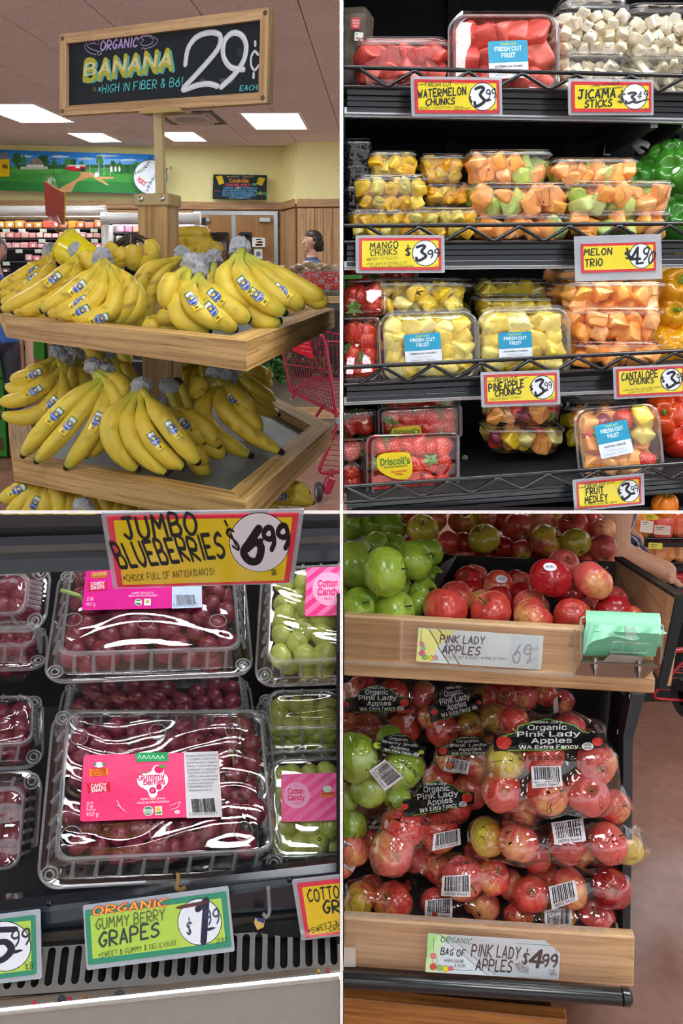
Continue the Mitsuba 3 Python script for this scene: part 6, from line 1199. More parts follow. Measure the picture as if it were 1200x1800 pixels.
# upper pack of red grapes
k2, Q2 = grape_pack('clear pack of red grapes with a magenta label half behind the blueberry price tag', [(104, 1010), (428, 1000), (446, 1190), (76, 1200)], 1.20, 60, 'red_grape', 76, 'the pack half behind the blueberry price tag', holes=[(128, 1090, 15), (383, 1092, 15), (255, 1096, 13)], seed=5, keep=.06)
L2 = lay(Q2, [(152, 1000), (354, 996), (355, 1068), (143, 1072)], T1)
lb = put('label', shape(slab(rrect(L2.w, L2.h, .003, 3), -.0006, 0), 'satin', '#cf0a86'), k2, L2.M, label='magenta and white paper label')
pr = [([(302, 1001), (354, 999), (355, 1068), (302, 1070)], '#b8c8dc')] + bars(306, 344, 1046, 1062, 24, 0, 3) + [([(153, 1024), (189, 1022), (190, 1037), (155, 1040)], '#c01a4a'), ([(159, 1007), (190, 1004), (189, 1016), (160, 1018)], '#b05a2a'), (('o', (243, 1059), 6.5, 6), '#e8eee8'), (('o', (243, 1059), 5.6, 5.2), '#3f7a62'), ([(238, 1057), (248, 1057), (248, 1060), (238, 1060)], '#e8eee8'), ([(253, 1053), (265, 1053), (265, 1065), (253, 1065)], '#cfd8d8'), (('o', (259, 1058), 3, 3), '#c8b04a')]
printing(L2, pr, lb, z=.0003, dz=.00001)
ptext(L2, [('CANDY', (159, 1031), (184, 1029), 6, '#f0d8e8', 'pb'), ('SNAPS', (159, 1038), (184, 1036), 6, '#f0d8e8', 'pb'), ('2 lb', (152, 1057), (164, 1056.5), 6, '#f8dcf0', 'p'), ('907 g', (151, 1067), (167, 1066), 6, '#f8dcf0', 'p'), ('organic table grapes', (231, 1045.5), (270, 1044.5), 4, '#f4c8e8', 'p'), ('raisins de table biologique', (225, 1050.5), (276, 1049.5), 4, '#f4c8e8', 'p'), ('DIVINE', (162, 1014), (187, 1012), 5.5, '#e8c070', 'pb'), ('8 16426 01913 7', (304, 1066), (348, 1065.5), 3.6, '#20242c', 'p')], lb)
# packs of green grapes at the right
def cotton(k, L, cx, cy, s, tilt=1.0, logo=None):
    lb = put('label', shape(slab(rrect(L.w, L.h, .003, 3), -.0006, 0), 'satin', '#e5207a'), k, L.M, label='pink striped paper label')
    it = []; hw_, hh_ = L.w / 2, L.h / 2
    g0 = rrect(L.w * .99, L.h * .99, .003, 3); ms = []
    for j in range(-9, 12, 2):
        x0 = j * .011; g = Polygon([(x0 - .04, -hh_), (x0 - .029, -hh_), (x0 + .055, hh_), (x0 + .044, hh_)]).intersection(g0)
        if g.area > 1e-7: ms.append(poly(g, .0003))
    put('stripes', shape(cat_(ms), 'matte', '#f074ac'), lb, L.M)
    printing(L, [(('o', (cx, cy), s, s), '#f3a4c8')] + ([([(logo[0] - 12, logo[1]), (logo[0] + 12, logo[1]), (logo[0] + 11, logo[1] + 10), (logo[0] - 11, logo[1] + 11)], '#e07a4a'), (('o', (logo[0], logo[1] - 5), 8, 6), '#cfe0cc')] if logo else []), lb, z=.0005)
    e = s / 32
    ptext(L, [('Cotton', (cx - 22 * e, cy - 3 * e), (cx + 17 * e, cy - 4 * e), 13 * e, '#d8186a', 'pb'), ('Candy', (cx - 23 * e, cy + 13 * e), (cx + 20 * e, cy + 12 * e), 13 * e, '#d8186a', 'pb'), ('GRAPES', (cx - 9 * e, cy + 22 * e), (cx + 8 * e, cy + 22 * e), 4 * e, '#d8186a', 'p')] + ([('DIVINE', (logo[0] - 10, logo[1] + 6), (logo[0] + 10, logo[1] + 5), 4, '#c0302a', 'pb')] if logo else []), lb)
k3, Q3 = grape_pack('upper clear pack of green grapes with a striped pink label at the right end', [(460, 1000), (800, 985), (822, 1196), (447, 1208)], 1.18, 58, 'green_grape', 34, 'the upper green grape pack', xr=(-.5, -.04), r=.0152, seed=8, keep=.06, holes=[(530, 1107, 15)])
cotton(k3, lay(Q3, [(529, 999), (640, 994), (652, 1080), (545, 1082)], T1), 578, 1035, 29)
k4, Q4 = grape_pack('lower clear pack of green grapes with a striped pink label', [(452, 1322), (800, 1310), (826, 1528), (452, 1545)], 1.16, 55, 'green_grape', 36, 'the lower green grape pack', xr=(-.5, -.04), r=.0148, seed=9, keep=.06, ribs=True)
cotton(k4, lay(Q4, [(489, 1362), (650, 1356), (660, 1440), (500, 1444)], T1), 521, 1398, 23, logo=(575, 1392))
k5, Q5 = grape_pack('middle clear pack of green grapes squeezed between the upper and lower green packs', [(452, 1225), (800, 1215), (820, 1318), (448, 1325)], 1.27, 40, 'green_grape', 30, 'the middle green grape pack', xr=(-.5, -.04), r=.0148, seed=10, keep=.06)
# packs of red grapes at the left
for i, (lb_, px, d, n, wv) in enumerate([('top left clear pack of red grapes cut by the left edge', [(-240, 1000), (92, 990), (80, 1110), (-262, 1120)], 1.19, 31, .0016), ('second red grape pack at the left edge, below the top left pack', [(-240, 1112), (84, 1106), (82, 1178), (-262, 1186)], 1.27, 26, .001),
     ('third red grape pack at the left edge, beside the top of the front pack', [(-262, 1232), (76, 1222), (76, 1352), (-285, 1365)], 1.17, 31, .0022), ('lowest red grape pack at the left edge, beside the front pack', [(-280, 1368), (74, 1354), (64, 1546), (-310, 1572)], 1.11, 40, .0026)]):
    grape_pack(lb_, px, d, (58, 45, 55, 55)[i], 'red_grape', n, ('the top left red pack', 'the second left red pack', 'the third left red pack', 'the lowest left red pack')[i], xr=(-.02, .5), seed=12 + i, wav=wv, keep=.06)
grape_pack('red grape pack in the shade between the upper pack and the front pack', [(112, 1208), (438, 1200), (452, 1296), (92, 1306)], 1.285, 40, 'red_grape', 34, 'the shaded pack behind the front pack', seed=21, keep=.06, wav=.001)
# stems
for i, pts in enumerate([[(312, 1535, 1.005), (313, 1548, .998), (310, 1560, .99), (316, 1564, .986), (325, 1560, .985)]]):
    put('stem', shape(tube(smoothline([P(*p) for p in pts], 6), .0026, 7), 'matte', '#8a6f42', True), k1, label='dry curled brown grape stem')
for lb_, pts, c, r_ in (('pale green grape stem at the left of the pack behind the blueberry price tag', [(108, 1038, 1.2), (122, 1042, 1.19), (142, 1050, 1.19), (150, 1068, 1.19), (157, 1090, 1.19)], '#8aa060', .003), ('thin twig at the right inside the front pack', [(408, 1322, 1.14), (411, 1345, 1.13), (407, 1362, 1.125)], '#7d7440', .0018)):
    put('stem', shape(tube(smoothline([P(*p) for p in pts], 6), r_, 7), 'matte', c, True), k2 if r_ > .002 else k1, label='green grape stem' if r_ > .002 else 'thin brown twig')
# price tags
tag('large yellow JUMBO BLUEBERRIES price tag at the top of the grape case', [(187, 906), (525, 906), (508, 1021), (207, 1036)], .950, [('JUMBO', (219, 947), (347, 936), 36, D, 'h', .17), ('BLUEBERRIES', (212, 997), (396, 977), 40, D, 'h', .17), ('*CHOCK FULL OF ANTIOXIDANTS!', (218, 1021), (376, 1009), 11, D, 'h', .1), ('8oz', (478, 1010), (495, 1008), 10, D, 'h', .12)],
    ((456, 955), 53, 55), [('6', (428, 986), (458, 984), 54, '#1a1418', 'h', .26), ('99', (466, 966), (507, 962), 38, '#1a1418', 'h', .26), ('$', (412, 966), (424, 964), 36, '#1a1418', 'h', .15), ('-', (460, 956), (466, 952), 12, '#1a1418', 'h', .5)], card='#e2cf16', border='#dd3a4c', sleeve=(9, 9), bw=.032)
GN = dict(card='#a5c53c', border='#15805e', sleeve=(5, 9))
OR = '#7d3a2c'
tag('green ORGANIC GUMMY BERRY GRAPES price tag leaning below the front pack', [(151, 1599), (394, 1569), (409, 1663), (153, 1698)], .945, [('ORGANIC', (164, 1608), (292, 1592), 13, '#c9453a', 'h', .26), ('ORGANIC', (164, 1608), (292, 1592), 13, '#e8c04a', 'h', .10), ('GUMMY BERRY', (169, 1634), (289, 1616), 18, '#5b6640', 'h', .15), ('GRAPES', (175, 1665), (279, 1645), 24, '#3c4440', 'h', .17), ('*SWEET & GUMMY & DELICIOUS!', (174, 1683), (309, 1661), 8.5, D, 'h', .1), ('2LBS', (381, 1657), (398, 1655), 8, D, 'h', .12)],
    ((351, 1620), 39, 41), [('1', (344, 1656), (358, 1655), 72, '#2c2a40', 'h', .16), ('99', (361, 1626), (385, 1622), 24, '#3a4660', 'h', .15), ('.', (364, 1634), (370, 1633), 14, '#2c2a40', 'h', .3), ('$', (329, 1643), (337, 1642), 22, '#2c2a40', 'h', .14), ('-', (320, 1602), (350, 1596), 16, '#5a3a38', 'h', .4)], **GN)
tag('green price tag reading 5.99 cut by the left edge of the photo', [(-140, 1634), (62, 1608), (62, 1713), (-140, 1737)], .945, [('1LB', (45, 1704), (58, 1701), 10, D, 'h', .12)], ((8, 1663), 47, 44), [('5', (-22, 1690), (18, 1686), 52, '#2a2438', 'h', .2), ('99', (20, 1664), (51, 1659), 26, '#3a3640', 'h', .15), ('.', (25, 1674), (31, 1673), 16, '#2a2438', 'h', .3)], **{**GN, 'sleeve': (10, 9)})
TAG_END = 'price_tag_%03d' % (COUNT['price_tag'] + 1)
tag('yellow COTTON CANDY GRAPES price tag cut at the right end of the grape case', [(522, 1555), (740, 1530), (748, 1625), (537, 1649)], .955, [('COTTON CANDY', (542, 1584), (668, 1565), 20, D, 'h', .15), ('GRAPES', (569, 1605), (660, 1592), 21, D, 'h', .17), ('*SWEET &', (543, 1640), (596, 1625), 9, D, 'h', .1), ('CRISPY', (579, 1636), (618, 1630), 9, D, 'h', .1)], ((690, 1585), 34, 38), [('5', (676, 1606), (692, 1604), 40, '#2a2438', 'h', .2)], card='#e3c51c', border='#d8304a', sleeve=(9, 9))
clip_x([k for k in list(scene) if k.startswith(('grape_pack', 'price_tag', 'green_grape')) and (not k.startswith('price_tag') or k.split('__')[0] == TAG_END)], -.0022, -1)
# ---------------------------------------------------------------- the apple stand
dA = lambda u, d=1.5: d * (1 - .045 * (u - 603) / 550)
arng = np.random.default_rng(77)
AM = ico(4)
def applemesh(seed):
    r = np.random.default_rng(seed); p = AM.vertices.copy(); th = np.arccos(np.clip(p[:, 2], -1, 1)); a = np.arctan2(p[:, 1], p[:, 0])
    R = 1 + .045 * np.cos(5 * a + r.uniform(0, 6)) * (np.sin(th) ** 2) * np.where(p[:, 2] < 0, 1, .35) + .03 * np.cos(a + r.uniform(0, 6)) * np.sin(th) + .02 * np.cos(2 * a + r.uniform(0, 6))
    R *= 1 + .05 * np.cos(th)              # a little broader above the middle
    q = p * R[:, None]; rho = np.hypot(q[:, 0], q[:, 1])
    q[:, 2] = q[:, 2] * r.uniform(.86, .96) - np.where(p[:, 2] > 0, .42 * np.exp(-(rho / .27) ** 2), -.26 * np.exp(-(rho / .22) ** 2)); return q
def applecol(kind, q, seed):
    r = np.random.default_rng(seed + 500); a = np.arctan2(q[:, 1], q[:, 0]); d = q / np.linalg.norm(q, axis=1, keepdims=True); rho = np.hypot(q[:, 0], q[:, 1])
    lowf = meshkit.fbm(d * 1.7 + seed * 3.1, 3, seed); st = meshkit.fbm(np.c_[np.cos(a) * 9, np.sin(a) * 9, d[:, 2] * 1.6] + seed, 3, seed + 2); den = meshkit.noise(d * 34 + seed, seed + 5)
    side = r.normal(size=3); side /= np.linalg.norm(side); k = d @ side
    if kind == 'green':
        c = lin('#8fb02f') * (1 - lowf[:, None] * .0); t = np.clip(.5 + (lowf - .5) * 2.4 + .25 * k, 0, 1)[:, None]; c = lin('#7fa52a') * (1 - t) + lin('#a4c042') * t; dots = lin('#c3d488')
    else:
        base, red, deep, lev = {'pink': ('#dca860', '#cf4a3e', '#b02e32', .86), 'rosy': ('#e0a868', '#d25a52', '#bf4248', .90), 'red': ('#b83a34', '#a81a22', '#7f0f18', .95), 'blush': ('#c6b23a', '#c25a3a', '#a83a34', .45), 'gold': ('#b9a836', '#b98a3c', '#a85a38', .36), 'yellow': ('#cdbd52', '#cf7a52', '#c04a44', .30)}[kind]
        t = np.clip((lev + .42 * k + (lowf - .5) * .8 + (st - .5) * .75 - .28) / .55, 0, 1)[:, None]; e = np.clip((st - .45) * 2.2 + (lowf - .5), 0, 1)[:, None]
        c = lin(base) * (1 - t) + (lin(red) * (1 - e) + lin(deep) * e) * t; dots = lin('#e6a890')
    e = np.clip((den - .86) / .06, 0, 1)[:, None] * .35; c = c * (1 - e) + dots * e
    m = np.exp(-(rho / .20) ** 2)[:, None]; c = c * (1 - .7 * m) + lin('#8a7a34' if kind != 'green' else '#7f9038') * .7 * m; return np.clip(c, 0, 1)
scene['skin_apple'] = prin(VC, .22, .5, clearcoat=.5, clearcoat_gloss=.92)
STEM = shape(tube([[0, 0, .42], [.02, .01, .72], [.10, .03, 1.02]], [.035, .03, .05], 7), 'matte', '#5d4a2a', True)
ASH = {}
def apple(kind, u, v, rpx, d, label, group=None, stem=None, sticker=None, squash=1.0):
    i = int(arng.integers(7)); key = (kind, i)
    if key not in ASH: q = applemesh(i + 3); ASH[key] = shape(tm(q, AM.faces), 'skin_apple', applecol(kind, q, i * 5 + len(kind)), True)
    r = rpx * d / FOC * .985
    R = rz(arng.uniform(0, 360)) @ rx(arng.uniform(20, 110)) @ rz(arng.uniform(0, 360)) if stem is None else rz(stem[0]) @ rx(stem[1]) @ rz(arng.uniform(0, 360))
    M = mat4(R, P(u, v, d), r); k = put('apple', ASH[key], None, M, label=label, cat='apple', group=group); PLACE[k] = (u, v, {'green': 'green', 'pink': 'streaky red', 'rosy': 'rosy pink', 'red': 'dark red', 'blush': 'yellow and red', 'gold': 'greenish gold', 'yellow': 'yellowish'}[kind])
    put('stem', STEM, k, M)
    if sticker is not None:
        C = P(u, v, d); n_ = P(u + sticker[0], v + sticker[1], d - r) - C; n_ /= np.linalg.norm(n_); x = np.cross([0, 0, 1], n_); x /= np.linalg.norm(x); Rf = np.stack([x, np.cross(n_, x), n_], 1)
        g = shapely.affinity.scale(Point(0, 0).buffer(1, quad_segs=6), .0115, .0085); cap = poly(g).subdivide(); cap.vertices[:, 2] = -(cap.vertices[:, 0] ** 2 + cap.vertices[:, 1] ** 2) / (2 * r)
        sk = put('sticker', shape(cap, 'satin', sticker[2]), k, mat4(Rf, C + n_ * (r * 1.05 + .001)))
        t, w = printed(sticker[3], True); m = t.copy(); m.vertices = m.vertices * [.014 / w, .0045, 0] + [-.007, -.002, .0003]; m.vertices[:, 2] -= (m.vertices[:, 0] ** 2 + m.vertices[:, 1] ** 2) / (2 * r); put('lettering', shape(m, 'matte', '#26324a'), sk, mat4(Rf, C + n_ * (r * 1.05 + .001)))
    return k
ka = thing('apple_stand', 'two tier wooden apple stand with a black bin and a wooden end board', 'display stand')
XL = 599.5
def fr(u, v, d=1.5): p = P(u, v, dA(u, d)); p[0] = max(p[0], .004); return p
def bd(name, r0, r1, u1, th, mat, d=1.5, par=None, z=0, u0=XL):
    """front board between rows r0 (left,right at u=603 and 1153) and r1"""
    L_ = lambda r, u: r[0] + (r[1] - r[0]) * (u - 603) / 550
    a, b = fr(u0, L_(r0, u0), d), fr(u1, L_(r0, u1), d); c, e = fr(u0, L_(r1, u0), d), fr(u1, L_(r1, u1), d)
    h = ((a - c)[2] + (b - e)[2]) / 2; A, B_ = (a + c) / 2, (b + e) / 2; A[1], B_[1] = fr(u0, 1100, d)[1] + th / 2, fr(u1, 1100, d)[1] + th / 2
    return board(name, A, B_, th, h, mat, par or ka, bev=.003)
bd('front_board', (1082, 1113), (1168, 1204), 1150, .020, 'ash', 1.505)
bd('lower_board', (1163, 1190), (1187, 1222), 1153, .030, 'ash', 1.495)
bd('bin_board', (1613, 1651), (1700, 1738), 1116, .022, 'ash', 1.505)
ac = lambda name, r0, r1, u0, u1, d, mat='clear': put(name, shape(hullpts([p for u in (u0, u1) for r in (r0, r1) for p in [fr(u, r[0] + (r[1] - r[0]) * (u - 603) / 550, d)]] + [fr(u, r[0] + (r[1] - r[0]) * (u - 603) / 550, d) + [0, .002, 0] for u in (u0, u1) for r in (r0, r1)]), mat), ka)
ac('acrylic_strip', (1084, 1114), (1164, 1199), XL, 1009, 1.480); ac('acrylic_lip', (1160, 1194), (1166, 1200), XL, 1009, 1.478, 'rim_plastic'); ac('acrylic_end', (1084, 1115), (1164, 1199), 1008, 1011, 1.479, 'rim_plastic')
ac('acrylic_strip', (1606, 1640), (1698, 1733), XL, 1062, 1.480); ac('acrylic_lip', (1604, 1637), (1609, 1643), XL, 1062, 1.478, 'rim_plastic')
# bumper, base, bin walls
a, b = fr(XL, 1721, 1.47), fr(1092, 1752, 1.47); r_b = 15.5 * 1.45 / FOC
put('bumper', shape(tube([a, b], r_b, 20), 'gloss', '#1b1e20', True), ka); put('bumper_cap', shape(tube([b + [.001, 0, 0], b + [.012, 0, 0], b + [.017, 0, 0]], [r_b * 1.06, r_b * 1.06, r_b * .7], 20), 'gloss', '#202325', 30), ka)
a, b = fr(XL, 1760, 1.56), fr(1000, 1780, 1.56); board('base_board', [a[0], a[1] + .02, .07], [b[0], b[1] + .02, .07], .03, .14, 'base_wood', ka)
put('base', shape(hullpts([[x, y, z] for x, y in ((.004, 1.60), (.40, 1.56), (.004, 2.05), (.40, 2.05)) for z in (.001, .2)]), 'satin', '#3a2a1c'), ka)
dk = '#17181a'
put('bin_floor', shape(hullpts([fr(u, 1640 + (u - 603) * .06, 1.53) + [0, y, z] for u in (XL, 1095) for y, z in ((0, 0), (0, -.01), (.5, .10), (.5, .09))]), 'satin', dk), ka)
put('bin_back', shape(hullpts([[x, y, z] for x in (.004, .66) for y in (2.04, 2.05) for z in (.03, .84)]), 'satin', dk), ka)
pr_ = [(1109, 1221, 1.60), (1134, 1221, 1.60), (1112, 1300, 1.58), (1095, 1296, 1.58)]
put('side_post', shape(hullpts([P(*p) + [0, y, 0] for p in pr_ for y in (0, .03)]), 'satin', '#1b1d1f'), ka)
put('side_post', shape(hullpts([P(*p) + [0, y, 0] for p in ((1095, 1297, 1.58), (1112, 1300, 1.58), (1111, 1410, 1.56), (1107, 1650, 1.53), (1094, 1648, 1.53), (1095, 1410, 1.56)) for y in (0, .03)]), 'satin', '#25292b'), ka)
put('side_panel', shape(hullpts([P(u, v, d) + [x, 0, 0] for u, v, d in ((1098, 1225, 1.63), (1075, 1200, 2.02), (1042, 1560, 2.02), (1096, 1640, 1.55)) for x in (0, .006)]), 'satin', '#101112'), ka)
for u, v in ((1085, 1286), (1106, 1224)): put('slot', shape(at(mat4(rz(70), P(u, v, 1.60)), cbox(.012, .002, .004, .0005)), 'satin', '#b7a894'), ka)
put('tray_floor', shape(hullpts([[x, y, z] for x in (.004, .50) for y, z in ((1.535, .862), (1.535, .85), (2.20, .862), (2.20, .85))]), 'satin', '#1c1d1f'), ka)
ft, bk_ = P(733, 1089, 1.515), P(800, 977, 1.845)
put('divider', shape(hullpts([p + [x, 0, z] for p in (ft, P(775, 992, 1.77), bk_) for x in (0, .004) for z in (0, -.09)]), 'satin', '#1b1416'), ka)
put('divider', shape(hullpts([p + [0, y, z] for p in (bk_, P(1082, 988, 1.80)) for y in (0, .004) for z in (0, -.09)]), 'satin', '#191a1d'), ka)
put('divider', shape(hullpts([p + [x, 0, z] for p in (bk_, P(770, 972, 1.86)) for x in (0, .004) for z in (0, -.09)]), 'satin', '#191a1d'), ka)
E0, E1 = P(1080, 984, 1.86), P(1186, 1052, 1.46)
eb = [E0, E1, P(1164, 1206, 1.45), np.array([E0[0], E0[1], .83])]
m = flatten(hullpts([p + [x, 0, 0] for p in eb for x in (0, .014)])); v = m.vertices; dd_ = (E1 - E0) / np.linalg.norm(E1 - E0)
put('end_board', shape(m, 'veneer2', None, False, np.stack([v @ dd_, v[:, 2] + v[:, 0] * .3], 1)), ka)
put('end_trim', shape(hullpts([p + [x, 0, z] for p in (E0, E1) for x in (-.001, .017) for z in (.0005, .007)]), 'matte', '#3a332c'), ka)
put('end_trim', shape(hullpts([P(1186, 1050, 1.455) + o for o in ([0, 0, 0], [.020, 0, 0], [0, -.006, 0], [.020, -.006, 0])] + [P(1158, 1208, 1.445) + o for o in ([-.004, 0, 0], [.010, 0, 0], [-.004, -.006, 0], [.010, -.006, 0])]), 'matte', '#1f2122'), ka)
# loose apples
def ap(lst, label, group, cat=None):
    ks_, fx = [], []
    for it in lst:
        kd, u, v, r = it[:4]; d = it[4] if len(it) > 4 and it[4] else dA(u) + .05 + max(0, (1075 - v)) * .0033
        ks_.append(apple(kd, u, v, r, d, it[7] if len(it) > 7 and it[7] else label, None if len(it) > 7 and it[7] else group, it[5] if len(it) > 5 else None, it[6] if len(it) > 6 else None)); fx += ks_[-1:] if len(it) > 7 and it[7] else []
    ordinal(ks_, label, fx)
G_ = 'green'
ap([(G_, 674, 1005, 45, 1.53, (80, 75), None, 'big green apple on top of the green pile, beside the black bin wall'), (G_, 623, 993, 43, 1.64, None, None, 'big green apple at the left edge of the green pile'), (G_, 727, 985, 37, 1.66, (75, 60), None, 'bright green apple with a stem to the right, resting against the black bin'), (G_, 630, 1066, 35, 1.55, None, None, 'green apple at the front left behind the wooden board'), (G_, 693, 1073, 39, 1.545, (60, 60), None, 'green apple at the front behind the board, its stem hollow turned right'), (G_, 744, 1042, 27, 1.66), (G_, 733, 1062, 27, 1.60), (G_, 616, 924, 29, 2.02, (70, 70)), (G_, 654, 918, 29, 2.03, (10, 50)), (G_, 690, 925, 27, 2.00, (80, 60)), (G_, 659, 962, 28, 1.84), (G_, 690, 958, 25, 1.88), (G_, 752, 973, 28, 1.80), (G_, 760, 1014, 22, 1.74), (G_, 602, 1040, 26, 1.66), (G_, 640, 1036, 26, 1.66), (G_, 700, 1036, 26, 1.68), (G_, 664, 1052, 26, 1.62)], 'green apple, # in the loose green pile', None)
ap([('pink', 782, 1071, 42, 1.545, (170, 20), None, 'red apple at the front left corner of the black bin'), ('pink', 801, 1052, 32, 1.64), ('pink', 862, 1075, 39, 1.545, None, None, 'red apple at the front of the bin, second from the left'), ('red', 824, 1023, 29, 1.73), ('red', 830, 1043, 26, 1.70), ('rosy', 836, 1016, 26, 1.79), ('pink', 877, 1032, 31, 1.70, None, (6, -20, '#e8eaee', '4130'), 'red apple with a white oval sticker near the back of the bin'), ('red', 874, 1056, 29, 1.63), ('pink', 934, 1086, 38, 1.53, None, None, 'glossy red apple at the front of the bin, right of its middle'), ('rosy', 933, 1070, 35, 1.60), ('pink', 1007, 1084, 35, 1.535, None, None, 'red apple at the front of the bin left of the bag roll'), ('red', 965, 1017, 39, 1.56, (150, 30), (2, -32, '#e8eaee', '4130'), 'large dark red apple on top of the red pile'),
    ('rosy', 1042, 1022, 38, 1.56, (90, 40), None, 'large orange pink apple on top of the pile, right of the dark red one'), ('rosy', 989, 993, 29, 1.68, None, None, 'pink apple behind the large dark red apple'), ('red', 1080, 1078, 36, 1.56), ('rosy', 1082, 1052, 22, 1.66), ('pink', 1110, 1092, 28, 1.54), ('rosy', 917, 1026, 22, 1.74), ('red', 905, 1018, 20, 1.78), ('red', 914, 1046, 26, 1.68), ('red', 1000, 1045, 26, 1.66), ('rosy', 1045, 1066, 26, 1.62), ('pink', 845, 1060, 26, 1.64)], '@ apple, # among the loose apples in the black bin', None)
ap([('blush', 742, 931, 30, 1.98, (0, 35), None, 'yellow green apple with an upright stem hollow right of the back green apples'), ('pink', 706, 914, 29, 2.06), ('pink', 761, 914, 27, 2.08), ('pink', 788, 952, 22, 1.94), ('red', 816, 953, 20, 1.95), ('blush', 812, 918, 25, 2.06), ('blush', 850, 911, 25, 2.08), ('blush', 850, 948, 30, 1.92, None, None, 'yellow and red apple standing proud in the middle of the back row'), ('red', 884, 962, 21, 1.94), ('pink', 909, 928, 29, 2.02), ('pink', 918, 967, 19, 1.92, None, (2, 12, '#d8c22c', '4130')), ('blush', 956, 950, 30, 1.90, (70, 70), (-8, -24, '#d8c22c', '94130'), 'yellow red apple with a yellow sticker in the back row'), ('rosy', 952, 919, 27, 2.03), ('gold', 1010, 955, 29, 1.89, None, None, 'greenish gold apple in the back row near the end board'), ('pink', 1006, 923, 28, 2.02), ('rosy', 1058, 964, 28, 1.90, None, None, 'dusky pink apple in the back row beside the end board'), ('rosy', 1058, 934, 25, 2.00), ('pink', 1040, 918, 22, 2.06), ('yellow', 1045, 930, 20, 2.06), ('red', 940, 946, 18, 2.02), ('red', 722, 958, 16, 1.98), ('yellow', 980, 912, 16, 2.10), ('pink', 880, 914, 24, 2.10)], '@ apple, # in the back pile behind the black bin', None)
ap([(('pink', 'red', 'rosy')[i % 3], 715 + i * 34, 978 - (i % 2) * 6, 23, 1.96) for i in range(11)], '@ apple, # in the low row behind the black bin', None)
# card and dispenser on the upper board
QP = Quad([(736, 1104), (955, 1117), (951, 1178), (730, 1162)], dA(840, 1.488), yaw=-7, keep=.15); kp = put('price_card', shape(slab(rrect(QP.w, QP.h, .001, 1), -.0005, 0), 'satin', '#cfdcdb'), None, QP.M, label='pale PINK LADY APPLES card with drawn fruit in the upper acrylic strip', cat='price card')
fruit_ = lambda pts: [x for (u, v, r, c) in pts for x in ((('o', (u, v), r, r), '#6b5a3a'), (('o', (u, v), r - .6, r - .6), c))]
printing(QP, [([(736, 1105), (770, 1107), (800, 1109), (770, 1135), (757, 1163), (731, 1161.5)], '#e4e08c'), (('l', [(741, 1108), (739, 1130)], .005), '#8a4a2a'), (('l', [(740, 1158), (803, 1161)], .003), '#b8a86a')] + fruit_([(741, 1132, 4.5, '#d87a9a'), (743, 1139, 4.5, '#9ab88a'), (741, 1148, 5.5, '#d8688a'), (746, 1155, 5, '#8ab85a'), (757, 1156.5, 4.5, '#e0c83a'), (765, 1156, 4.5, '#d88aa8')]) + [([(897, 1117), (947, 1120), (946, 1174), (893, 1170)], '#c3d2d6')], kp)
lettering(QP, [('PINK LADY', (773, 1129), (850, 1132), 12.5, '#2f3a42', 'h', .17), ('APPLES', (777, 1148), (842, 1151), 14, '#2f3a42', 'h', .17), ('*SWEET, TART & TANGY!  *A PINK IN TODAY!', (779, 1157), (890, 1160), 4.6, '#3a444a', 'h', .12), ('69', (900, 1163), (930, 1164), 30, '#8a97a0', 'h', .12), ('GROWN IN USA', (921, 1143), (946, 1142), 4.5, '#5c6a72', 'h', .14), ('EACH', (927, 1166), (943, 1160), 6, '#7c8a92', 'h', .12)], kp)
kd = thing('bag_dispenser', 'clear acrylic dispenser with a roll of mint green produce bags on the front board', 'bag dispenser')
c0, c1 = P(1030, 1102, 1.435), P(1160, 1108, 1.405); rr = 30 * 1.42 / FOC; dxv = (c1 - c0) / np.linalg.norm(c1 - c0)
prof_ = []; 
for t in np.linspace(0, 1, 14):
    a = np.linspace(0, 2 * np.pi, 40, endpoint=False); q = rr * (1 + .012 * meshkit.noise(np.c_[np.cos(a) * 3, np.sin(a) * 3, np.full(40, t * 4)], 3)); Rr = frame(dxv); prof_.append(c0 + (c1 - c0) * t + (Rr @ np.stack([0 * a, q * np.cos(a), q * np.sin(a)])).T)
put('bag_roll', shape(loft(prof_, True, True), 'satin', '#8fd6b0', 40), kd)
for e, cc in ((-1, c0), (1, c1)): put('roll_core', shape(tube([cc + dxv * e * .0005, cc + dxv * e * .003], rr * .3, 14), 'satin', '#2a2c2e', True), kd)
# loose end of the bag hanging over the front
V = []; n_u = 24
top_e = [(1030, 1092), (1040, 1096), (1060, 1098), (1090, 1100), (1120, 1101), (1158, 1105)]
low_e = [(1024, 1150), (1034, 1136), (1058, 1121), (1090, 1121), (1122, 1124), (1172, 1112)]
te, le = smoothline([P(u, v, 1.378) for u, v in top_e], 5), smoothline([P(u, v, 1.368) for u, v in low_e], 5)
n_u = len(te); V = np.vstack([te * (1 - t) + le * t + np.c_[np.zeros(n_u), .004 * np.sin(np.arange(n_u) * .8 + t * 3), np.zeros(n_u)] for t in np.linspace(0, 1, 6)])
F = [[i * n_u + j, i * n_u + j + 1, (i + 1) * n_u + j + 1] for i in range(5) for j in range(n_u - 1)] + [[i * n_u + j, (i + 1) * n_u + j + 1, (i + 1) * n_u + j] for i in range(5) for j in range(n_u - 1)]
put('bag_end', shape(tm(V, F), 'satin', '#93d8b4', True), kd)
put('bag_skirt', shape(hullpts([P(u, v, d) for u, v, d in ((1025, 1108, 1.378), (1158, 1114, 1.36), (1152, 1154, 1.385), (1025, 1152, 1.40)) for _ in (0,)] + [P(u, v, d + .002) for u, v, d in ((1025, 1108, 1.378), (1158, 1114, 1.36), (1152, 1154, 1.385), (1025, 1152, 1.40))]), 'satin', '#7fc8a0'), kd)
pl = lambda pts, mat, name, col=None, th=.003: put(name, shape(hullpts([P(*p) + [0, o, 0] for p in pts for o in (0, th)]), mat, col), kd)
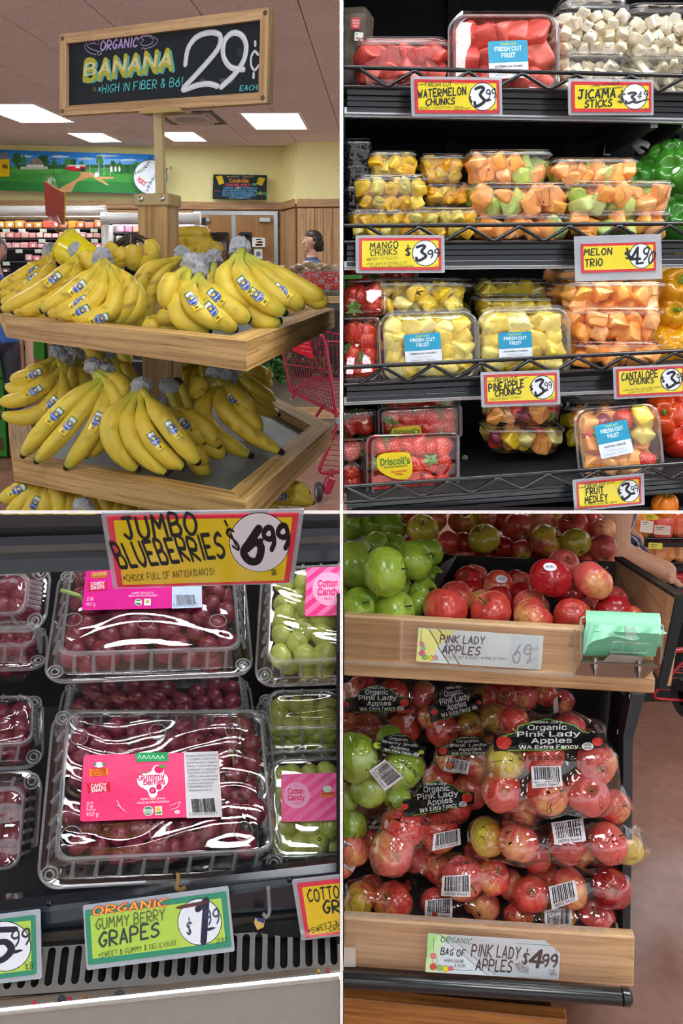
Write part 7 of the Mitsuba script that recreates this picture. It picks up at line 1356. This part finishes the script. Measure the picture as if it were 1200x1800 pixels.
for u0, u1, v0, d in ((1019, 1023, 1086, 1.40), (1163, 1166, 1098, 1.37)): put('cheek', shape(hullpts([P(u, v, dd2) for u in (u0, u1) for v, dd2 in ((v0, d), (v0 + 6, d - .03), (1160, d - .035), (1160, d + .06), (v0, d + .05))]), 'clear'), kd); 
put('cheek_edge', shape(tube(smoothline([P(1021, 1160, 1.365), P(1020, 1100, 1.365), P(1022, 1086, 1.39), P(1028, 1084, 1.43)], 6), .0016, 6), 'rim_plastic', None, True), kd)
put('cheek_edge', shape(tube(smoothline([P(1160, 1166, 1.335), P(1165, 1110, 1.335), P(1164, 1098, 1.36)], 6), .0016, 6), 'rim_plastic', None, True), kd)
put('tongue', shape(hullpts([P(u, v, d) for u, v, d in ((1098, 1104, 1.355), (1114, 1104, 1.352), (1119, 1122, 1.345), (1100, 1122, 1.348)) for _ in (0,)] + [P(u, v, d + .005) for u, v, d in ((1098, 1104, 1.355), (1114, 1104, 1.352), (1119, 1122, 1.345), (1100, 1122, 1.348))]), 'rim_plastic'), kd)
for q in ([(1072, 1146), (1078, 1128), (1140, 1132), (1136, 1148)], [(1098, 1102), (1113, 1101), (1120, 1122), (1099, 1124)], [(1097, 1128), (1092, 1148)], [(1118, 1130), (1116, 1148)]):
    put('acrylic_edge', shape(tube([P(u, v, 1.352) for u, v in q + (q[:1] if len(q) > 2 else [])], .0011, 6), 'rim_plastic', None, True), kd)
fp = Polygon([(1010, 1187), (1022, 1162), (1060, 1162), (1072, 1150), (1132, 1154), (1126, 1166), (1157, 1170), (1132, 1192)])
gq = Quad([(1015, 1150), (1157, 1156), (1150, 1195), (1010, 1188)], 1.375, yaw=-9, keep=.3)
put('bracket', shape(slab(Polygon([gq.xy(*p) for p in fp.exterior.coords]), -.002, 0), 'metal', '#9d8f86'), kd, gq.M)
put('bracket_floor', shape(hullpts([P(u, v, d) for u, v, d in ((1022, 1163, 1.37), (1157, 1170, 1.345), (1150, 1160, 1.44), (1024, 1153, 1.46))] + [P(u, v, d) - [0, 0, .003] for u, v, d in ((1022, 1163, 1.37), (1157, 1170, 1.345), (1150, 1160, 1.44), (1024, 1153, 1.46))]), 'metal', '#8d8680'), kd)
for u, v in ((1045, 1167), (1122, 1172)):
    p = P(u, v, 1.372); put('bolt', shape(tube([p + [0, 0, .010], p + [0, -.002, -.006]], .0042, 8), 'metal', '#c3bfba'), kd); put('nut', shape(tube([p + [0, -.002, -.006], p + [0, -.003, -.016]], .0030, 8), 'metal', '#a9a5a0'), kd)
# card in the lower board
QL = Quad([(753, 1641), (985, 1654), (982, 1723), (747, 1708)], dA(860, 1.486), yaw=-7, keep=.15); kp = put('price_card', shape(slab(rrect(QL.w, QL.h, .001, 1), -.0005, 0), 'satin', '#cfdbe2'), None, QL.M, label='pale ORGANIC BAG OF PINK LADY APPLES card in the lower acrylic strip', cat='price card')
printing(QL, [([(753, 1641), (790, 1643), (772, 1670), (768, 1709), (747, 1708)], '#c8e6b0'), ([(753, 1641), (770, 1642), (760, 1668), (749, 1690)], '#a8dc90'), (('l', [(762, 1648), (761, 1672)], .004), '#2f8a5c'), (('l', [(772, 1703), (830, 1706)], .004), '#2f8a6c'), (('l', [(905, 1658), (978, 1662), (976, 1690)], .004), '#4a9aa8')] + fruit_([(761, 1680, 5.5, '#e07a8a'), (764, 1689, 5, '#d8d0c8'), (761, 1699, 6, '#d8504a'), (772, 1701, 5.5, '#8ac06a'), (783, 1703, 6, '#e0d03a'), (792, 1702, 4.5, '#e06a8a')]), kp)
lettering(QL, [('ORGANIC', (774, 1655), (828, 1659), 9, '#1f7a5a', 'h', .14), ('BAG OF', (774, 1677), (816, 1681), 11, '#22282c', 'h', .17), ('PINK LADY', (828, 1679), (912, 1685), 20, '#22282c', 'h', .15), ('APPLES', (836, 1704), (898, 1708), 19, '#22282c', 'h', .16), ('*HIGH SUGAR', (780, 1690), (814, 1692), 5, '#3a4046', 'h', .13), ('& ACID!', (798, 1699), (817, 1700), 5, '#3a4046', 'h', .13), ('*WELL', (903, 1697), (920, 1698), 5, '#3a4046', 'h', .14), ('BALANCED', (906, 1702), (928, 1704), 5, '#3a4046', 'h', .14), ('FLAVOR!', (910, 1708), (928, 1710), 4.5, '#3a4046', 'h', .14), ('$', (917, 1693), (926, 1694), 18, '#1d2226', 'h', .16), ('4', (929, 1698), (951, 1700), 30, '#1d2226', 'h', .17), ('99', (951, 1697), (976, 1699), 20, '#1d2226', 'h', .2), ('2 LB', (964, 1708), (974, 1708), 4.5, '#3a4046', 'h', .14), ('BAG', (967, 1713), (977, 1714), 4.5, '#3a4046', 'h', .14)], kp)
QW = Quad([(598, 1664), (625, 1666), (625, 1699), (598, 1700)], dA(610, 1.486), yaw=-7, keep=.3); put('price_card', shape(slab(rrect(QW.w, QW.h, .001, 1), -.0005, 0), 'satin', '#e2dbd0'), None, QW.M, label='blank end of a white card at the left end of the lower board', cat='price card')
# ---------------------------------------------------------------- bagged apples
def bag(label, apples, kind, tips=(), d=1.6, noise=.006, seed=1, pad=1.10, where='', mouth=None):
    """apples: (type, u, v, r px, depth offset); tips: loose corners of the film (u, v, depth offset)"""
    k = thing('apple_bag', label, 'bag of apples'); pts = []; sp = ico(2).vertices
    us, vs = [a[1] for a in apples], [a[2] for a in apples]; ks_ = []
    for a in apples:
        dd_ = d + (a[4] if len(a) > 4 else 0); r = a[3] * dd_ / FOC; pts.append(P(a[1], a[2], dd_) + sp * r * pad)
        ks_.append(apple(a[0], a[1], a[2], a[3], dd_, f'{"green" if kind == "Granny Smith" else "pink red"} apple in {where}', f'apples in {where}', a[5] if len(a) > 5 else None))
    ordinal(ks_, '@ apple, # inside ' + where)
    for t in tips: pts.append(P(t[0], t[1], d + (t[2] if len(t) > 2 else 0))[None])
    q = manifold3d.Manifold.hull_points(np.vstack(pts)).refine_to_length(.009).to_mesh(); m = trimesh.Trimesh(q.vert_properties[:, :3], q.tri_verts)
    trimesh.smoothing.filter_laplacian(m, iterations=2)
    v = m.vertices; n = m.vertex_normals; r = np.random.default_rng(seed); ax = r.normal(size=(2, 3)); ax /= np.linalg.norm(ax, axis=1, keepdims=True)
    # shrunk a little towards the apples, with long sharp creases
    cs = np.array([P(a[1], a[2], d + (a[4] if len(a) > 4 else 0)) for a in apples]); rs = np.array([a[3] * d / FOC for a in apples])
    dist = np.min(np.linalg.norm(v[:, None] - cs[None], axis=2) - rs[None] * 1.03, axis=1)
    v = v - n * np.clip(dist * .55, 0, .030)[:, None]
    cr = 0
    for i in range(2):
        w = meshkit.fbm(np.c_[v @ ax[i] * 12, v @ ax[1 - i] * 60, (v @ np.cross(ax[0], ax[1])) * 22] + seed * 3, 2, seed + i); cr = cr + np.abs(w - .5) * 2
    m.vertices = v + n * (noise * (cr - .55))[:, None]
    put('film', shape(m, 'film', None, 75), k)
    return k, m
def pray(tgt, px):
    o = np.tile(CAM, (len(px), 1)); dr_ = np.array([ray(*p) for p in px]); loc, ir, it = tgt.ray.intersects_location(o, dr_, multiple_hits=True)
    out = np.full((len(px), 3), np.nan); best = np.full(len(px), 1e9)
    for l, i in zip(loc, ir):
        q = l[1]
        if q < best[i]: best[i] = q; out[i] = l
    ok = ~np.isnan(out[:, 0])
    if not ok.any(): return np.array([P(*p, tgt.vertices[:, 1].mean()) for p in px])
    if not ok.all():
        px = np.asarray(px, float); j = cKDTree(px[ok]).query(px[~ok])[1]; y = out[ok][j][:, 1]; out[~ok] = [P(*p, yy) for p, yy in zip(px[~ok], y)]
    return out
def drape(k, tgt, items, name='label', off=.0022, mat='satin', sm=None, label=None):
    """items: (shapely geometry in pixels or (text, a, b, height px, bold), colour): laid on the bag's film"""
    ms, cs = [], []
    for i, (g, c) in enumerate(items):
        if isinstance(g, tuple):
            t, w = printed(g[0], g[4] if len(g) > 4 else True); A, B_ = np.array(g[1], float), np.array(g[2], float); x = B_ - A; L = np.linalg.norm(x); x /= L; y = np.array([x[1], -x[0]])
            v2 = A + np.outer(t.vertices[:, 0] * L / w, x) + np.outer(t.vertices[:, 1] * g[3], y); f = t.faces
        else:
            m = poly(g); f0 = len(m.faces)
            v_, f = trimesh.remesh.subdivide_to_size(m.vertices, m.faces, 7.0, 12); v2 = v_[:, :2]
            q = tm(np.c_[v2, np.zeros(len(v2))], f); f = np.where((q.face_normals[:, 2] > 0)[:, None], f[:, ::-1], f) if True else f
        ms.append((v2, f)); cs.append(c)
    allp = np.vstack([a for a, _ in ms]); ctr = allp.mean(0)
    W = pray(tgt, allp)
    # even the folds out a little so that print stays legible
    tr = cKDTree(allp); dep = W[:, 1].copy(); nb = tr.query_ball_point(allp, 9.0); y = np.array([dep[b].min() * .5 + dep[b].mean() * .5 for b in nb])
    o = 0; V, F, C = [], [], []
    for i, ((v2, f), c) in enumerate(zip(ms, cs)):
        yy = y[o:o + len(v2)] - off - .0005 * i; p = np.array([P(*a, b) for a, b in zip(v2, yy)]); 
        q = tm(p, f); flip = np.einsum('ij,ij->i', q.face_normals, CAM - p[f].mean(1)) < 0; f = np.where(flip[:, None], f[:, ::-1], f)
        F.append(f + sum(len(a) for a in V)); V.append(p); C.append(np.tile(lin(c), (len(p), 1))); o += len(v2)
    return put(name, shape(tm(np.vstack(V), np.vstack(F)), mat, np.vstack(C)), k, label=label)
def mapq(px): return lambda a, b: bil(px, a, b)
def pg(B_, pts): return Polygon([B_(*p) for p in pts]).buffer(0)
def fancy(k, tgt, px, kind='Pink Lady', apple_side=0, full=True):
    B_ = mapq(px); h = np.linalg.norm(np.array(px[3]) - px[0]); w = np.linalg.norm(np.array(px[1]) - px[0]); fc = '#d33a2c' if kind == 'Pink Lady' else '#b9d02c'
    arch = [(0, .55), (.20, .42), (.22, .22), (.36, .10), (.48, .0), (.62, .10), (.74, .22), (.80, .40), (1, .50), (1, .92), (.5, 1.0), (0, .98)]
    A = pg(B_, arch); s = w / 180
    it = [(A, '#141414'), (A.buffer(-.4).difference(A.buffer(-2.4 * s)).intersection(pg(B_, [(.12, -.1), (.86, -.1), (.86, 1.1), (.12, 1.1)])), '#6fae48')]
    c = B_(.09, .72) if apple_side == 0 else B_(.90, .66); e = B_(.93, .74) if apple_side == 0 else B_(.02, .7)
    it += [(shapely.affinity.scale(Point(*c).buffer(1, quad_segs=6), 12.5 * s, 11.5 * s), fc), (shapely.affinity.scale(Point(*e).buffer(1, quad_segs=6), 9 * s, 7 * s), fc), (Polygon([(c[0] - 5 * s, c[1] - 10 * s), (c[0] + 7 * s, c[1] - 14 * s), (c[0] + 3 * s, c[1] - 8 * s)]), '#5c9a3c')]
    tx = lambda t, x0, x1, y, hh: it.append(((t, B_(x0, y), B_(x1, y), hh * h, True), '#e9ebea'))
    tx('TRADER JOE’S', .34, .62, .16, .06); tx('Organic', .30, .66, .36, .15); tx(kind, .20, .78, .56, .15) if kind == 'Pink Lady' else tx(kind, .18, .84, .56, .14); tx('Apples', .33, .70, .76, .15); tx('WA Extra Fancy', .22, .76, .93, .11)
    u = B_(.84, .88); it += [(shapely.affinity.scale(Point(*u).buffer(1, quad_segs=6), 9.5 * s, 6.5 * s), '#e4e6e4'), (('USDA', (u[0] - 6 * s, u[1] - .5 * s), (u[0] + 6 * s, u[1] - .5 * s), 3.6 * s, True), '#1c1c1c'), (('ORGANIC', (u[0] - 6.5 * s, u[1] + 4 * s), (u[0] + 6.5 * s, u[1] + 4 * s), 2.6 * s, True), '#1c1c1c')]
    drape(k, tgt, it, 'band', label='black printed band with green outline and white lettering')
def barcode(k, tgt, px, num='0093 5647', seed=0):
    B_ = mapq(px); r = np.random.default_rng(seed); it = [(pg(B_, [(0, 0), (1, 0), (1, 1), (0, 1)]), '#e4e4e8')]; x = .10
    while x < .90: w = r.choice([.018, .030, .045]); it.append((pg(B_, [(x, .05), (x + w, .05), (x + w, .76), (x, .76)]), '#1a1a1c')); x += w + r.choice([.018, .03])
    h = np.linalg.norm(np.array(px[3]) - px[0]); it.append(((num, B_(.12, .94), B_(.88, .94), .13 * h, False), '#1a1a1c')); 
    bl = unary([g for g, c in it[1:-1]]); drape(k, tgt, [it[0], (bl, '#1a1a1c'), it[-1]], 'barcode', .0028, label='white barcode patch')
unary = shapely.union_all
def net(k, tgt, a, b, h=7, t='NET WT. 32 OZ (2 LB) 907g'): drape(k, tgt, [((t, a, b, h, True), '#241c1c')], 'net_weight', .002)
pk = 'pink'; ro = 'rosy'; ye = 'yellow'; bl_ = 'blush'
# back rows first
k, t = bag('red apple bag with a black band at the top left, under the wooden board', [(ro, 640, 1215, 30), (pk, 690, 1222, 30), (ro, 645, 1282, 30), (pk, 710, 1282, 30), (ro, 745, 1222, 26), (pk, 604, 1270, 26), (pk, 725, 1250, 28, .03), (ro, 615, 1225, 26, .03)], 'Pink Lady', [(610, 1200), (745, 1300)], 1.80, seed=2, where='the top left bag'); fancy(k, t, [(606, 1200), (722, 1206), (722, 1250), (606, 1254)], apple_side=1); net(k, t, (622, 1276), (675, 1276), 5)
k, t = bag('red apple bag with a black band in the middle of the top row', [(pk, 778, 1285, 31), (bl_, 828, 1278, 29), (ye, 872, 1264, 31), (ro, 800, 1230, 28, .04), (pk, 850, 1230, 26, .05), (ro, 756, 1262, 24)], 'Pink Lady', [(850, 1215), (760, 1205), (900, 1240)], 1.76, seed=3, where='the middle bag of the top row'); fancy(k, t, [(752, 1206), (842, 1196), (850, 1246), (756, 1272)]); net(k, t, (778, 1300), (845, 1274), 6)
k, t = bag('red apple bag in the dark at the top right under the board', [(pk, 882, 1226, 30), (ro, 920, 1224, 27), (pk, 958, 1222, 24), (ro, 990, 1234, 22), (pk, 900, 1210, 24, .05)], 'Pink Lady', [(1020, 1250), (1010, 1230)], 1.86, seed=4, where='the dark top right bag')
drape(k, t, [(Polygon([(972, 1228), (980, 1224), (981, 1250), (973, 1256)]), '#d9d9dc')], 'barcode'); 
k, t = bag('half hidden red apple bag with a black band between the middle and right bags', [(pk, 790, 1330, 30), (ro, 838, 1345, 32), (pk, 770, 1372, 30), (ro, 826, 1392, 34), (ro, 790, 1400, 28), (pk, 862, 1320, 26)], 'Pink Lady', [(870, 1300), (750, 1345)], 1.72, seed=5, where='the half hidden middle bag'); fancy(k, t, [(768, 1294), (880, 1290), (880, 1326), (768, 1330)]); barcode(k, t, [(783, 1331), (827, 1338), (822, 1361), (779, 1355)], seed=5)
k, t = bag('green apple bag with a barcode at the left edge of the lower bin', [(G_, 622, 1332, 46), (G_, 650, 1388, 36), (G_, 708, 1352, 42, .02), (G_, 700, 1404, 28), (G_, 616, 1452, 32), (G_, 685, 1300, 26, .08), (G_, 606, 1405, 30, .03)], 'Granny Smith', [(742, 1345, .04), (740, 1300, .06), (604, 1270)], 1.62, seed=6, where='the green apple bag')
fancy(k, t, [(652, 1284), (752, 1292), (745, 1334), (655, 1318)], 'Granny Smith'); barcode(k, t, [(676, 1335), (709, 1366), (676, 1391), (648, 1355)], '0093 5661', 6); net(k, t, (703, 1336), (732, 1366), 6, 'OZ (2 LB) 907g')
k, t = bag('red apple bag with a barcode at the left edge below the green bag', [('rosy', 618, 1494, 34), (ro, 604, 1520, 26), (pk, 648, 1476, 22, .05)], 'Pink Lady', [(650, 1500), (604, 1550)], 1.60, seed=7, where='the bag below the green bag'); barcode(k, t, [(604, 1477), (641, 1499), (619, 1533), (592, 1512)], seed=7)
drape(k, t, [(Polygon([(648, 1436), (672, 1434), (664, 1462), (646, 1458)]), '#161616'), (('Apples', (652, 1447), (670, 1446), 6, True), '#e4e6e4'), (('WA Extra', (648, 1457), (667, 1456), 5, True), '#e4e6e4')], 'band')
k, t = bag('bag of yellow and red apples at the bottom left behind the lower board', [(bl_, 632, 1582, 34), (pk, 690, 1588, 39), (ro, 655, 1560, 24, .05), (pk, 720, 1570, 26, .05)], 'Pink Lady', [(605, 1545), (668, 1620)], 1.58, seed=8, where='the bottom left bag')
k, t = bag('red apple bag with a barcode second from the left along the lower board', [(pk, 767, 1594, 33), ('rosy', 845, 1592, 35), (ro, 805, 1575, 24, .05), (pk, 738, 1588, 22, .05), (ro, 878, 1600, 24, .04)], 'Pink Lady', [(745, 1560), (878, 1625)], 1.57, seed=9, where='the second bag along the board'); barcode(k, t, [(747, 1582), (795, 1578), (795, 1615), (746, 1611)], seed=9)
k, t = bag('red apple bag with a barcode low in the middle of the lower bin', [(ro, 812, 1542, 42), (pk, 866, 1542, 33), (pk, 770, 1530, 26, .06), (ro, 838, 1505, 26, .06), (pk, 735, 1512, 24, .06)], 'Pink Lady', [(725, 1530), (858, 1585), (880, 1572)], 1.55, seed=10, where='the low middle bag'); barcode(k, t, [(777, 1540), (826, 1537), (827, 1577), (775, 1575)], seed=10); net(k, t, (795, 1522), (846, 1515), 6, 'OZ (2 LB) 907g')
k, t = bag('red apple bag with a black band over the left middle of the lower bin', [(pk, 709, 1456, 43, .03), (ro, 689, 1500, 42, 0, (185, 110)), (pk, 772, 1464, 37, .05), (ro, 742, 1424, 30, .09), (pk, 800, 1420, 30, .10), (ro, 745, 1510, 26, .07)], 'Pink Lady', [(636, 1530, .02), (640, 1545, .02), (830, 1400, .1), (820, 1445, .06), (740, 1548, .05)], 1.55, seed=11, where='the left middle bag')
fancy(k, t, [(700, 1372), (836, 1370), (832, 1416), (712, 1438)], apple_side=1); barcode(k, t, [(762, 1466), (808, 1456), (810, 1485), (759, 1496)], seed=11); net(k, t, (739, 1451), (815, 1446), 6)
k, t = bag('bag of dark red apples at the bottom right corner of the lower bin', [(ro, 1045, 1616, 38), (bl_, 980, 1617, 36), (pk, 912, 1612, 31), (ro, 950, 1600, 24, .06), (pk, 1015, 1600, 24, .06)], 'Pink Lady', [(895, 1630), (1090, 1642)], 1.545, seed=12, where='the bottom right bag'); barcode(k, t, [(956, 1600), (1005, 1594), (1004, 1632), (958, 1635)], seed=12)
k, t = bag('red apple bag with a tilted barcode above the bottom right bag', [(pk, 934, 1573, 34), ('rosy', 1002, 1560, 37), ('red', 1074, 1563, 37, 0, (170, 120)), (ro, 895, 1555, 28, .04), (pk, 965, 1548, 24, .05)], 'Pink Lady', [(1125, 1590, -.02), (1128, 1577, -.02), (900, 1598)], 1.535, seed=13, where='the bag above the bottom right bag'); barcode(k, t, [(964, 1559), (1010, 1547), (1017, 1582), (970, 1600)], seed=13)
k, t = bag('wide red apple bag with a barcode bulging over the right edge of the bin', [('rosy', 910, 1483, 39, 0, (150, 30)), ('red', 998, 1483, 37), (ro, 1068, 1484, 38), (bl_, 855, 1472, 36, .03), (ye, 1104, 1494, 30, .04), (pk, 945, 1510, 28, .06), (pk, 1020, 1500, 26, .07), (ro, 905, 1448, 24, .08)], 'Pink Lady', [(1160, 1506, 0), (1140, 1440, .03), (1128, 1530, 0), (848, 1523, 0), (850, 1440, .06)], 1.52, seed=14, where='the wide right bag'); barcode(k, t, [(968, 1446), (1024, 1438), (1030, 1478), (975, 1485)], seed=14)
k, t = bag('big red apple bag with a wide black band at the top right of the bin', [(ye, 888, 1338, 37, .03), (pk, 955, 1330, 40, .03), (ro, 1048, 1340, 39, .02), ('pink', 960, 1396, 41), (ro, 1034, 1396, 40, 0), (pk, 880, 1390, 38, .01, (185, 120)), (pk, 1080, 1418, 30, .05), (ro, 920, 1425, 28, .06), (pk, 905, 1270, 30, .09), (ro, 1000, 1280, 30, .09)], 'Pink Lady', [(1130, 1430, 0), (1076, 1262, .10), (1060, 1255, .12), (930, 1248, .12), (864, 1430, .03), (1064, 1282, .08)], 1.51, seed=15, where='the big right bag')
fancy(k, t, [(866, 1262), (1062, 1262), (1064, 1318), (868, 1322)]); barcode(k, t, [(933, 1347), (985, 1346), (989, 1382), (935, 1386)], seed=15); net(k, t, (911, 1337), (1009, 1335), 7)
clip_x([q for q in list(scene) if q.startswith(('apple_bag', 'apple', 'price_card'))], .0042, 1)
for k in PLACE: labels[k].pop('group', None)
# ---------------------------------------------------------------- what stands behind the apple stand at the right
ks = thing('snack_shelf', 'black wire shelf of orange snack bags behind the apple stand', 'shelf unit')
X0, X1 = .90, 1.36
put('back', shape(at(mat4(None, ((X0 + X1) / 2, 3.42, .45)), cbox(X1 - X0, .02, .9, .002)), 'satin', '#232427'), ks)
put('base', shape(at(mat4(None, ((X0 + X1) / 2, 3.22, .06)), cbox(X1 - X0, .42, .12, .005)), 'satin', '#1c1d1f'), ks)
for v0 in (950, 993, 1045):
    z = P(1150, v0, 3.02)[2]; sh = put('shelf', shape(at(mat4(None, ((X0 + X1) / 2, 3.2, z - .01)), cbox(X1 - X0, .4, .016, .003)), 'satin', '#191a1c'), ks)
    put('rail', shape(tube([[X0, 2.995, z + .015], [X1, 2.995, z + .015]], .004, 6), 'gloss', '#121315', True), sh)
brg = np.random.default_rng(3)
for j, (v0, cols) in enumerate([(948, ['#e8873a', '#e8b070', '#d8603a', '#e9c8a0', '#e05a4a']), (991, ['#e89050', '#2f9ab0', '#e8a060', '#e07a3c', '#3aa0b8']), (1043, ['#d84a3a', '#e89a5a', '#c83a34'])]):
    z = P(1150, v0, 3.05)[2]; x = X0 + .05
    while x < X1 - .05:
        m = lumpy(at(np.diag([1, .55, 1, 1]), cbox(.085, .09, .085, .02).subdivide().subdivide().subdivide()), .008, 25, int(x * 100) + j)
        k = put('snack_bag', shape(at(mat4(rx(-12), (x, 3.06, z + .045)), m), 'gloss', cols[brg.integers(len(cols))], True), None, label='small ' + ('orange and red', 'orange or teal', 'red')[j] + ' snack bag on the ' + ('upper', 'middle', 'lower')[j] + ' wire shelf behind the apple stand', cat='snack bag', group=('upper', 'middle', 'lower')[j] + ' shelf snack bags')
        x += brg.uniform(.07, .09)
for px, c, lb in (([(1132, 903), (1158, 904), (1156, 914), (1132, 913)], '#dcc62a', 'yellow price tag at the top right above the snack bags'), ([(1140, 954), (1165, 955), (1163, 966), (1139, 964)], '#d8cf4a', 'yellow price tag on the rail between the snack shelves'), ([(1150, 997), (1170, 998), (1169, 1008), (1150, 1007)], '#e0c83a', 'yellow price tag on the lower snack shelf rail'), ([(1126, 914), (1148, 917), (1147, 938), (1124, 934)], '#e3d2c0', 'cream paper sign leaning among the upper snack bags'), ([(1150, 923), (1179, 925), (1178, 941), (1149, 939)], '#d8c4b4', 'second cream paper sign among the upper snack bags')):
    Q = Quad(px, 2.97, keep=.3); k = put('price_tag' if 'tag' in lb else 'paper_sign', shape(slab(rrect(Q.w, Q.h, .002, 1), -.002, 0), 'satin', c), None, Q.M, label=lb, cat='price tag' if 'tag' in lb else 'paper sign')
    u0, v0 = px[0]; u1 = px[1][0]
    printing(Q, [([(u0 + 3, v0 + 3), (u0 + (u1 - u0) * .6, v0 + 3.6), (u0 + (u1 - u0) * .6, v0 + 5), (u0 + 3, v0 + 4.4)], '#5a5240'), ([(u0 + 3, v0 + 6.5), (u0 + (u1 - u0) * .5, v0 + 7), (u0 + (u1 - u0) * .5, v0 + 8.2), (u0 + 3, v0 + 7.7)], '#6a6250')], k)
# shopper leaning on a cart
kp = thing('person', 'shopper in a navy leaf patterned shirt leaning on a red cart behind the apple stand', 'person')
y0 = 2.42
el, ha = P(1082, 968, 2.30), P(1143, 992, 2.30); shd = P(1078, 860, 2.34)
hip = np.array([.66, y0, .80]); chest = np.array([.735, y0, 1.02]); neck = np.array([.78, y0, 1.16]); head = np.array([.85, y0 - .02, 1.30])
bones = [(hip, .125, (hip + chest) / 2, .12), ((hip + chest) / 2, .12, chest, .13), (chest, .10, neck, .055), (neck, .05, head, .05), (head, .088, head + [.02, 0, .03], .085), (head + [.05, 0, -.03], .05, head + [.055, 0, -.06], .04), (head + [.10, 0, 0], .012, head + [.108, 0, -.02], .014)]
for s in (-1, 1):
    yy = s * .15
    e_, h_, s_ = (el, ha, shd) if s < 0 else (el + [0, .30, 0], ha + [0, .26, 0], shd + [0, .32, 0])
    bones += [(chest + [0, yy * .6, .04], .06, s_, .052), (s_, .050, e_, .036), (e_, .035, h_, .024)]
    dv = np.array([.9, 0, -.45]); dv /= np.linalg.norm(dv)
    bones += [(h_, .026, h_ + dv * .045, .028)] + [(h_ + dv * .045 + np.array([0, (i - 1.5) * .016, 0]), .0095, h_ + dv * .07 + np.array([.012, (i - 1.5) * .016, -.022]), .008) for i in range(4)] + [(h_ + dv * .07 + np.array([.012, (i - 1.5) * .016, -.022]), .008, h_ + dv * .05 + np.array([.008, (i - 1.5) * .016, -.042]), .007) for i in range(4)] + [(h_ + dv * .02, .011, h_ + dv * .05 + np.array([0, -.03, -.012]), .008)]
    hj = hip + [0, s * .08, -.06]; bones += [(hj, .09, (.64, y0 + s * .09, .42), .058), ((.64, y0 + s * .09, .42), .056, (.60, y0 + s * .09, .09), .04), ((.60, y0 + s * .09, .05), .04, (.72, y0 + s * .09, .035), .03)]
m = capsules(bones, .011, 6); v = m.vertices; c = np.tile(lin('#c08f72'), (len(v), 1))
da = np.minimum(np.linalg.norm(np.cross(v - shd, (el - shd) / np.linalg.norm(el - shd)), axis=1), np.linalg.norm(np.cross(v - el, (ha - el) / np.linalg.norm(ha - el)), axis=1))
tors = (v[:, 2] < 1.17) & (v[:, 2] > .70) & ~((da < .056) & (v[:, 1] < y0 - .085) ) & ~((v[:, 1] > y0 + .12) & (v[:, 0] > .70))
pat = meshkit.fbm(np.c_[v[:, 0] * 50, v[:, 1] * 50, v[:, 2] * 22], 2, 4); c[tors] = np.where((np.abs(pat[tors] - .5) < .045)[:, None], lin('#c9cede'), lin('#232c50')); c[v[:, 2] <= .70] = lin('#2c3040'); c[v[:, 2] < .07] = lin('#2a2a2c')
for s in (-1, 1):
    e = np.linalg.norm(v - (head + [.085, s * .03, .012]), axis=1); c[e < .014] = lin('#ece6e0'); c[e < .008] = lin('#2a2018')
put('body', shape(m, 'satin', c, True), kp)
hm = lumpy(capsules([(head + [-.02, 0, .04], .092, head + [.01, 0, .065], .078), (head + [-.05, 0, 0], .07, head + [-.06, 0, -.05], .05)], .012, 4), .005, 40, 2); put('hair', shape(hm, 'satin', '#4a3426', True, None, .3), kp)
kc = thing('shopping_cart', 'red shopping cart at the right edge behind the apple stand, pushed by the shopper', 'shopping cart')
RED2 = '#b81a28'; d2 = 2.32
def t2(name, pts, rpx, n=8, sm=True, col=RED2):
    q = np.array([P(p[0], p[1], p[2] if len(p) > 2 else d2) for p in pts]); q = smoothline(q, 5) if sm and len(q) > 2 else q; put(name, shape(tube(q, rpx * d2 / FOC, n), 'gloss', col, True), kc)
t2('handle', [(1124, 990), (1136, 992), (1147, 1000), (1149, 1014), (1146, 1026)], 5)
t2('handle', [(1140, 994, 2.30), (1150, 988, 2.60)], 5)
t2('frame_tube', [(1150, 1010), (1215, 1016)], 2.5); t2('frame_tube', [(1150, 1040), (1215, 1044)], 2.2); t2('frame_tube', [(1148, 1012), (1160, 1052), (1176, 1146)], 3)
for i in range(9): t2('wire', [(1152 + i * 6.5, 1010 + i * .6), (1156 + i * 6.2, 1041 + i * .3)], 1.1, 5)
for v in (1018, 1026, 1034): t2('wire', [(1150, v), (1215, v + 5)], 1.0, 5)
t2('bottom_bar', [(1172, 1146), (1215, 1140)], 5); t2('lower_tube', [(1200, 1164), (1155, 1213), (1150, 1222), (1158, 1228), (1215, 1232)], 2.6)
for i in range(5): t2('wire', [(1195 - i * 9, 1172 + i * 10), (1215, 1174 + i * 10, 2.5)], 1.2, 5)
w = P(1204, 1226, d2); put('wheel', shape(at(mat4(rz(15) @ ry(90), w), lathe([(.02, -.012), (.05, -.012), (.055, 0), (.05, .012), (.02, .012)], 20)), 'satin', '#2a2c30', 30), kc)
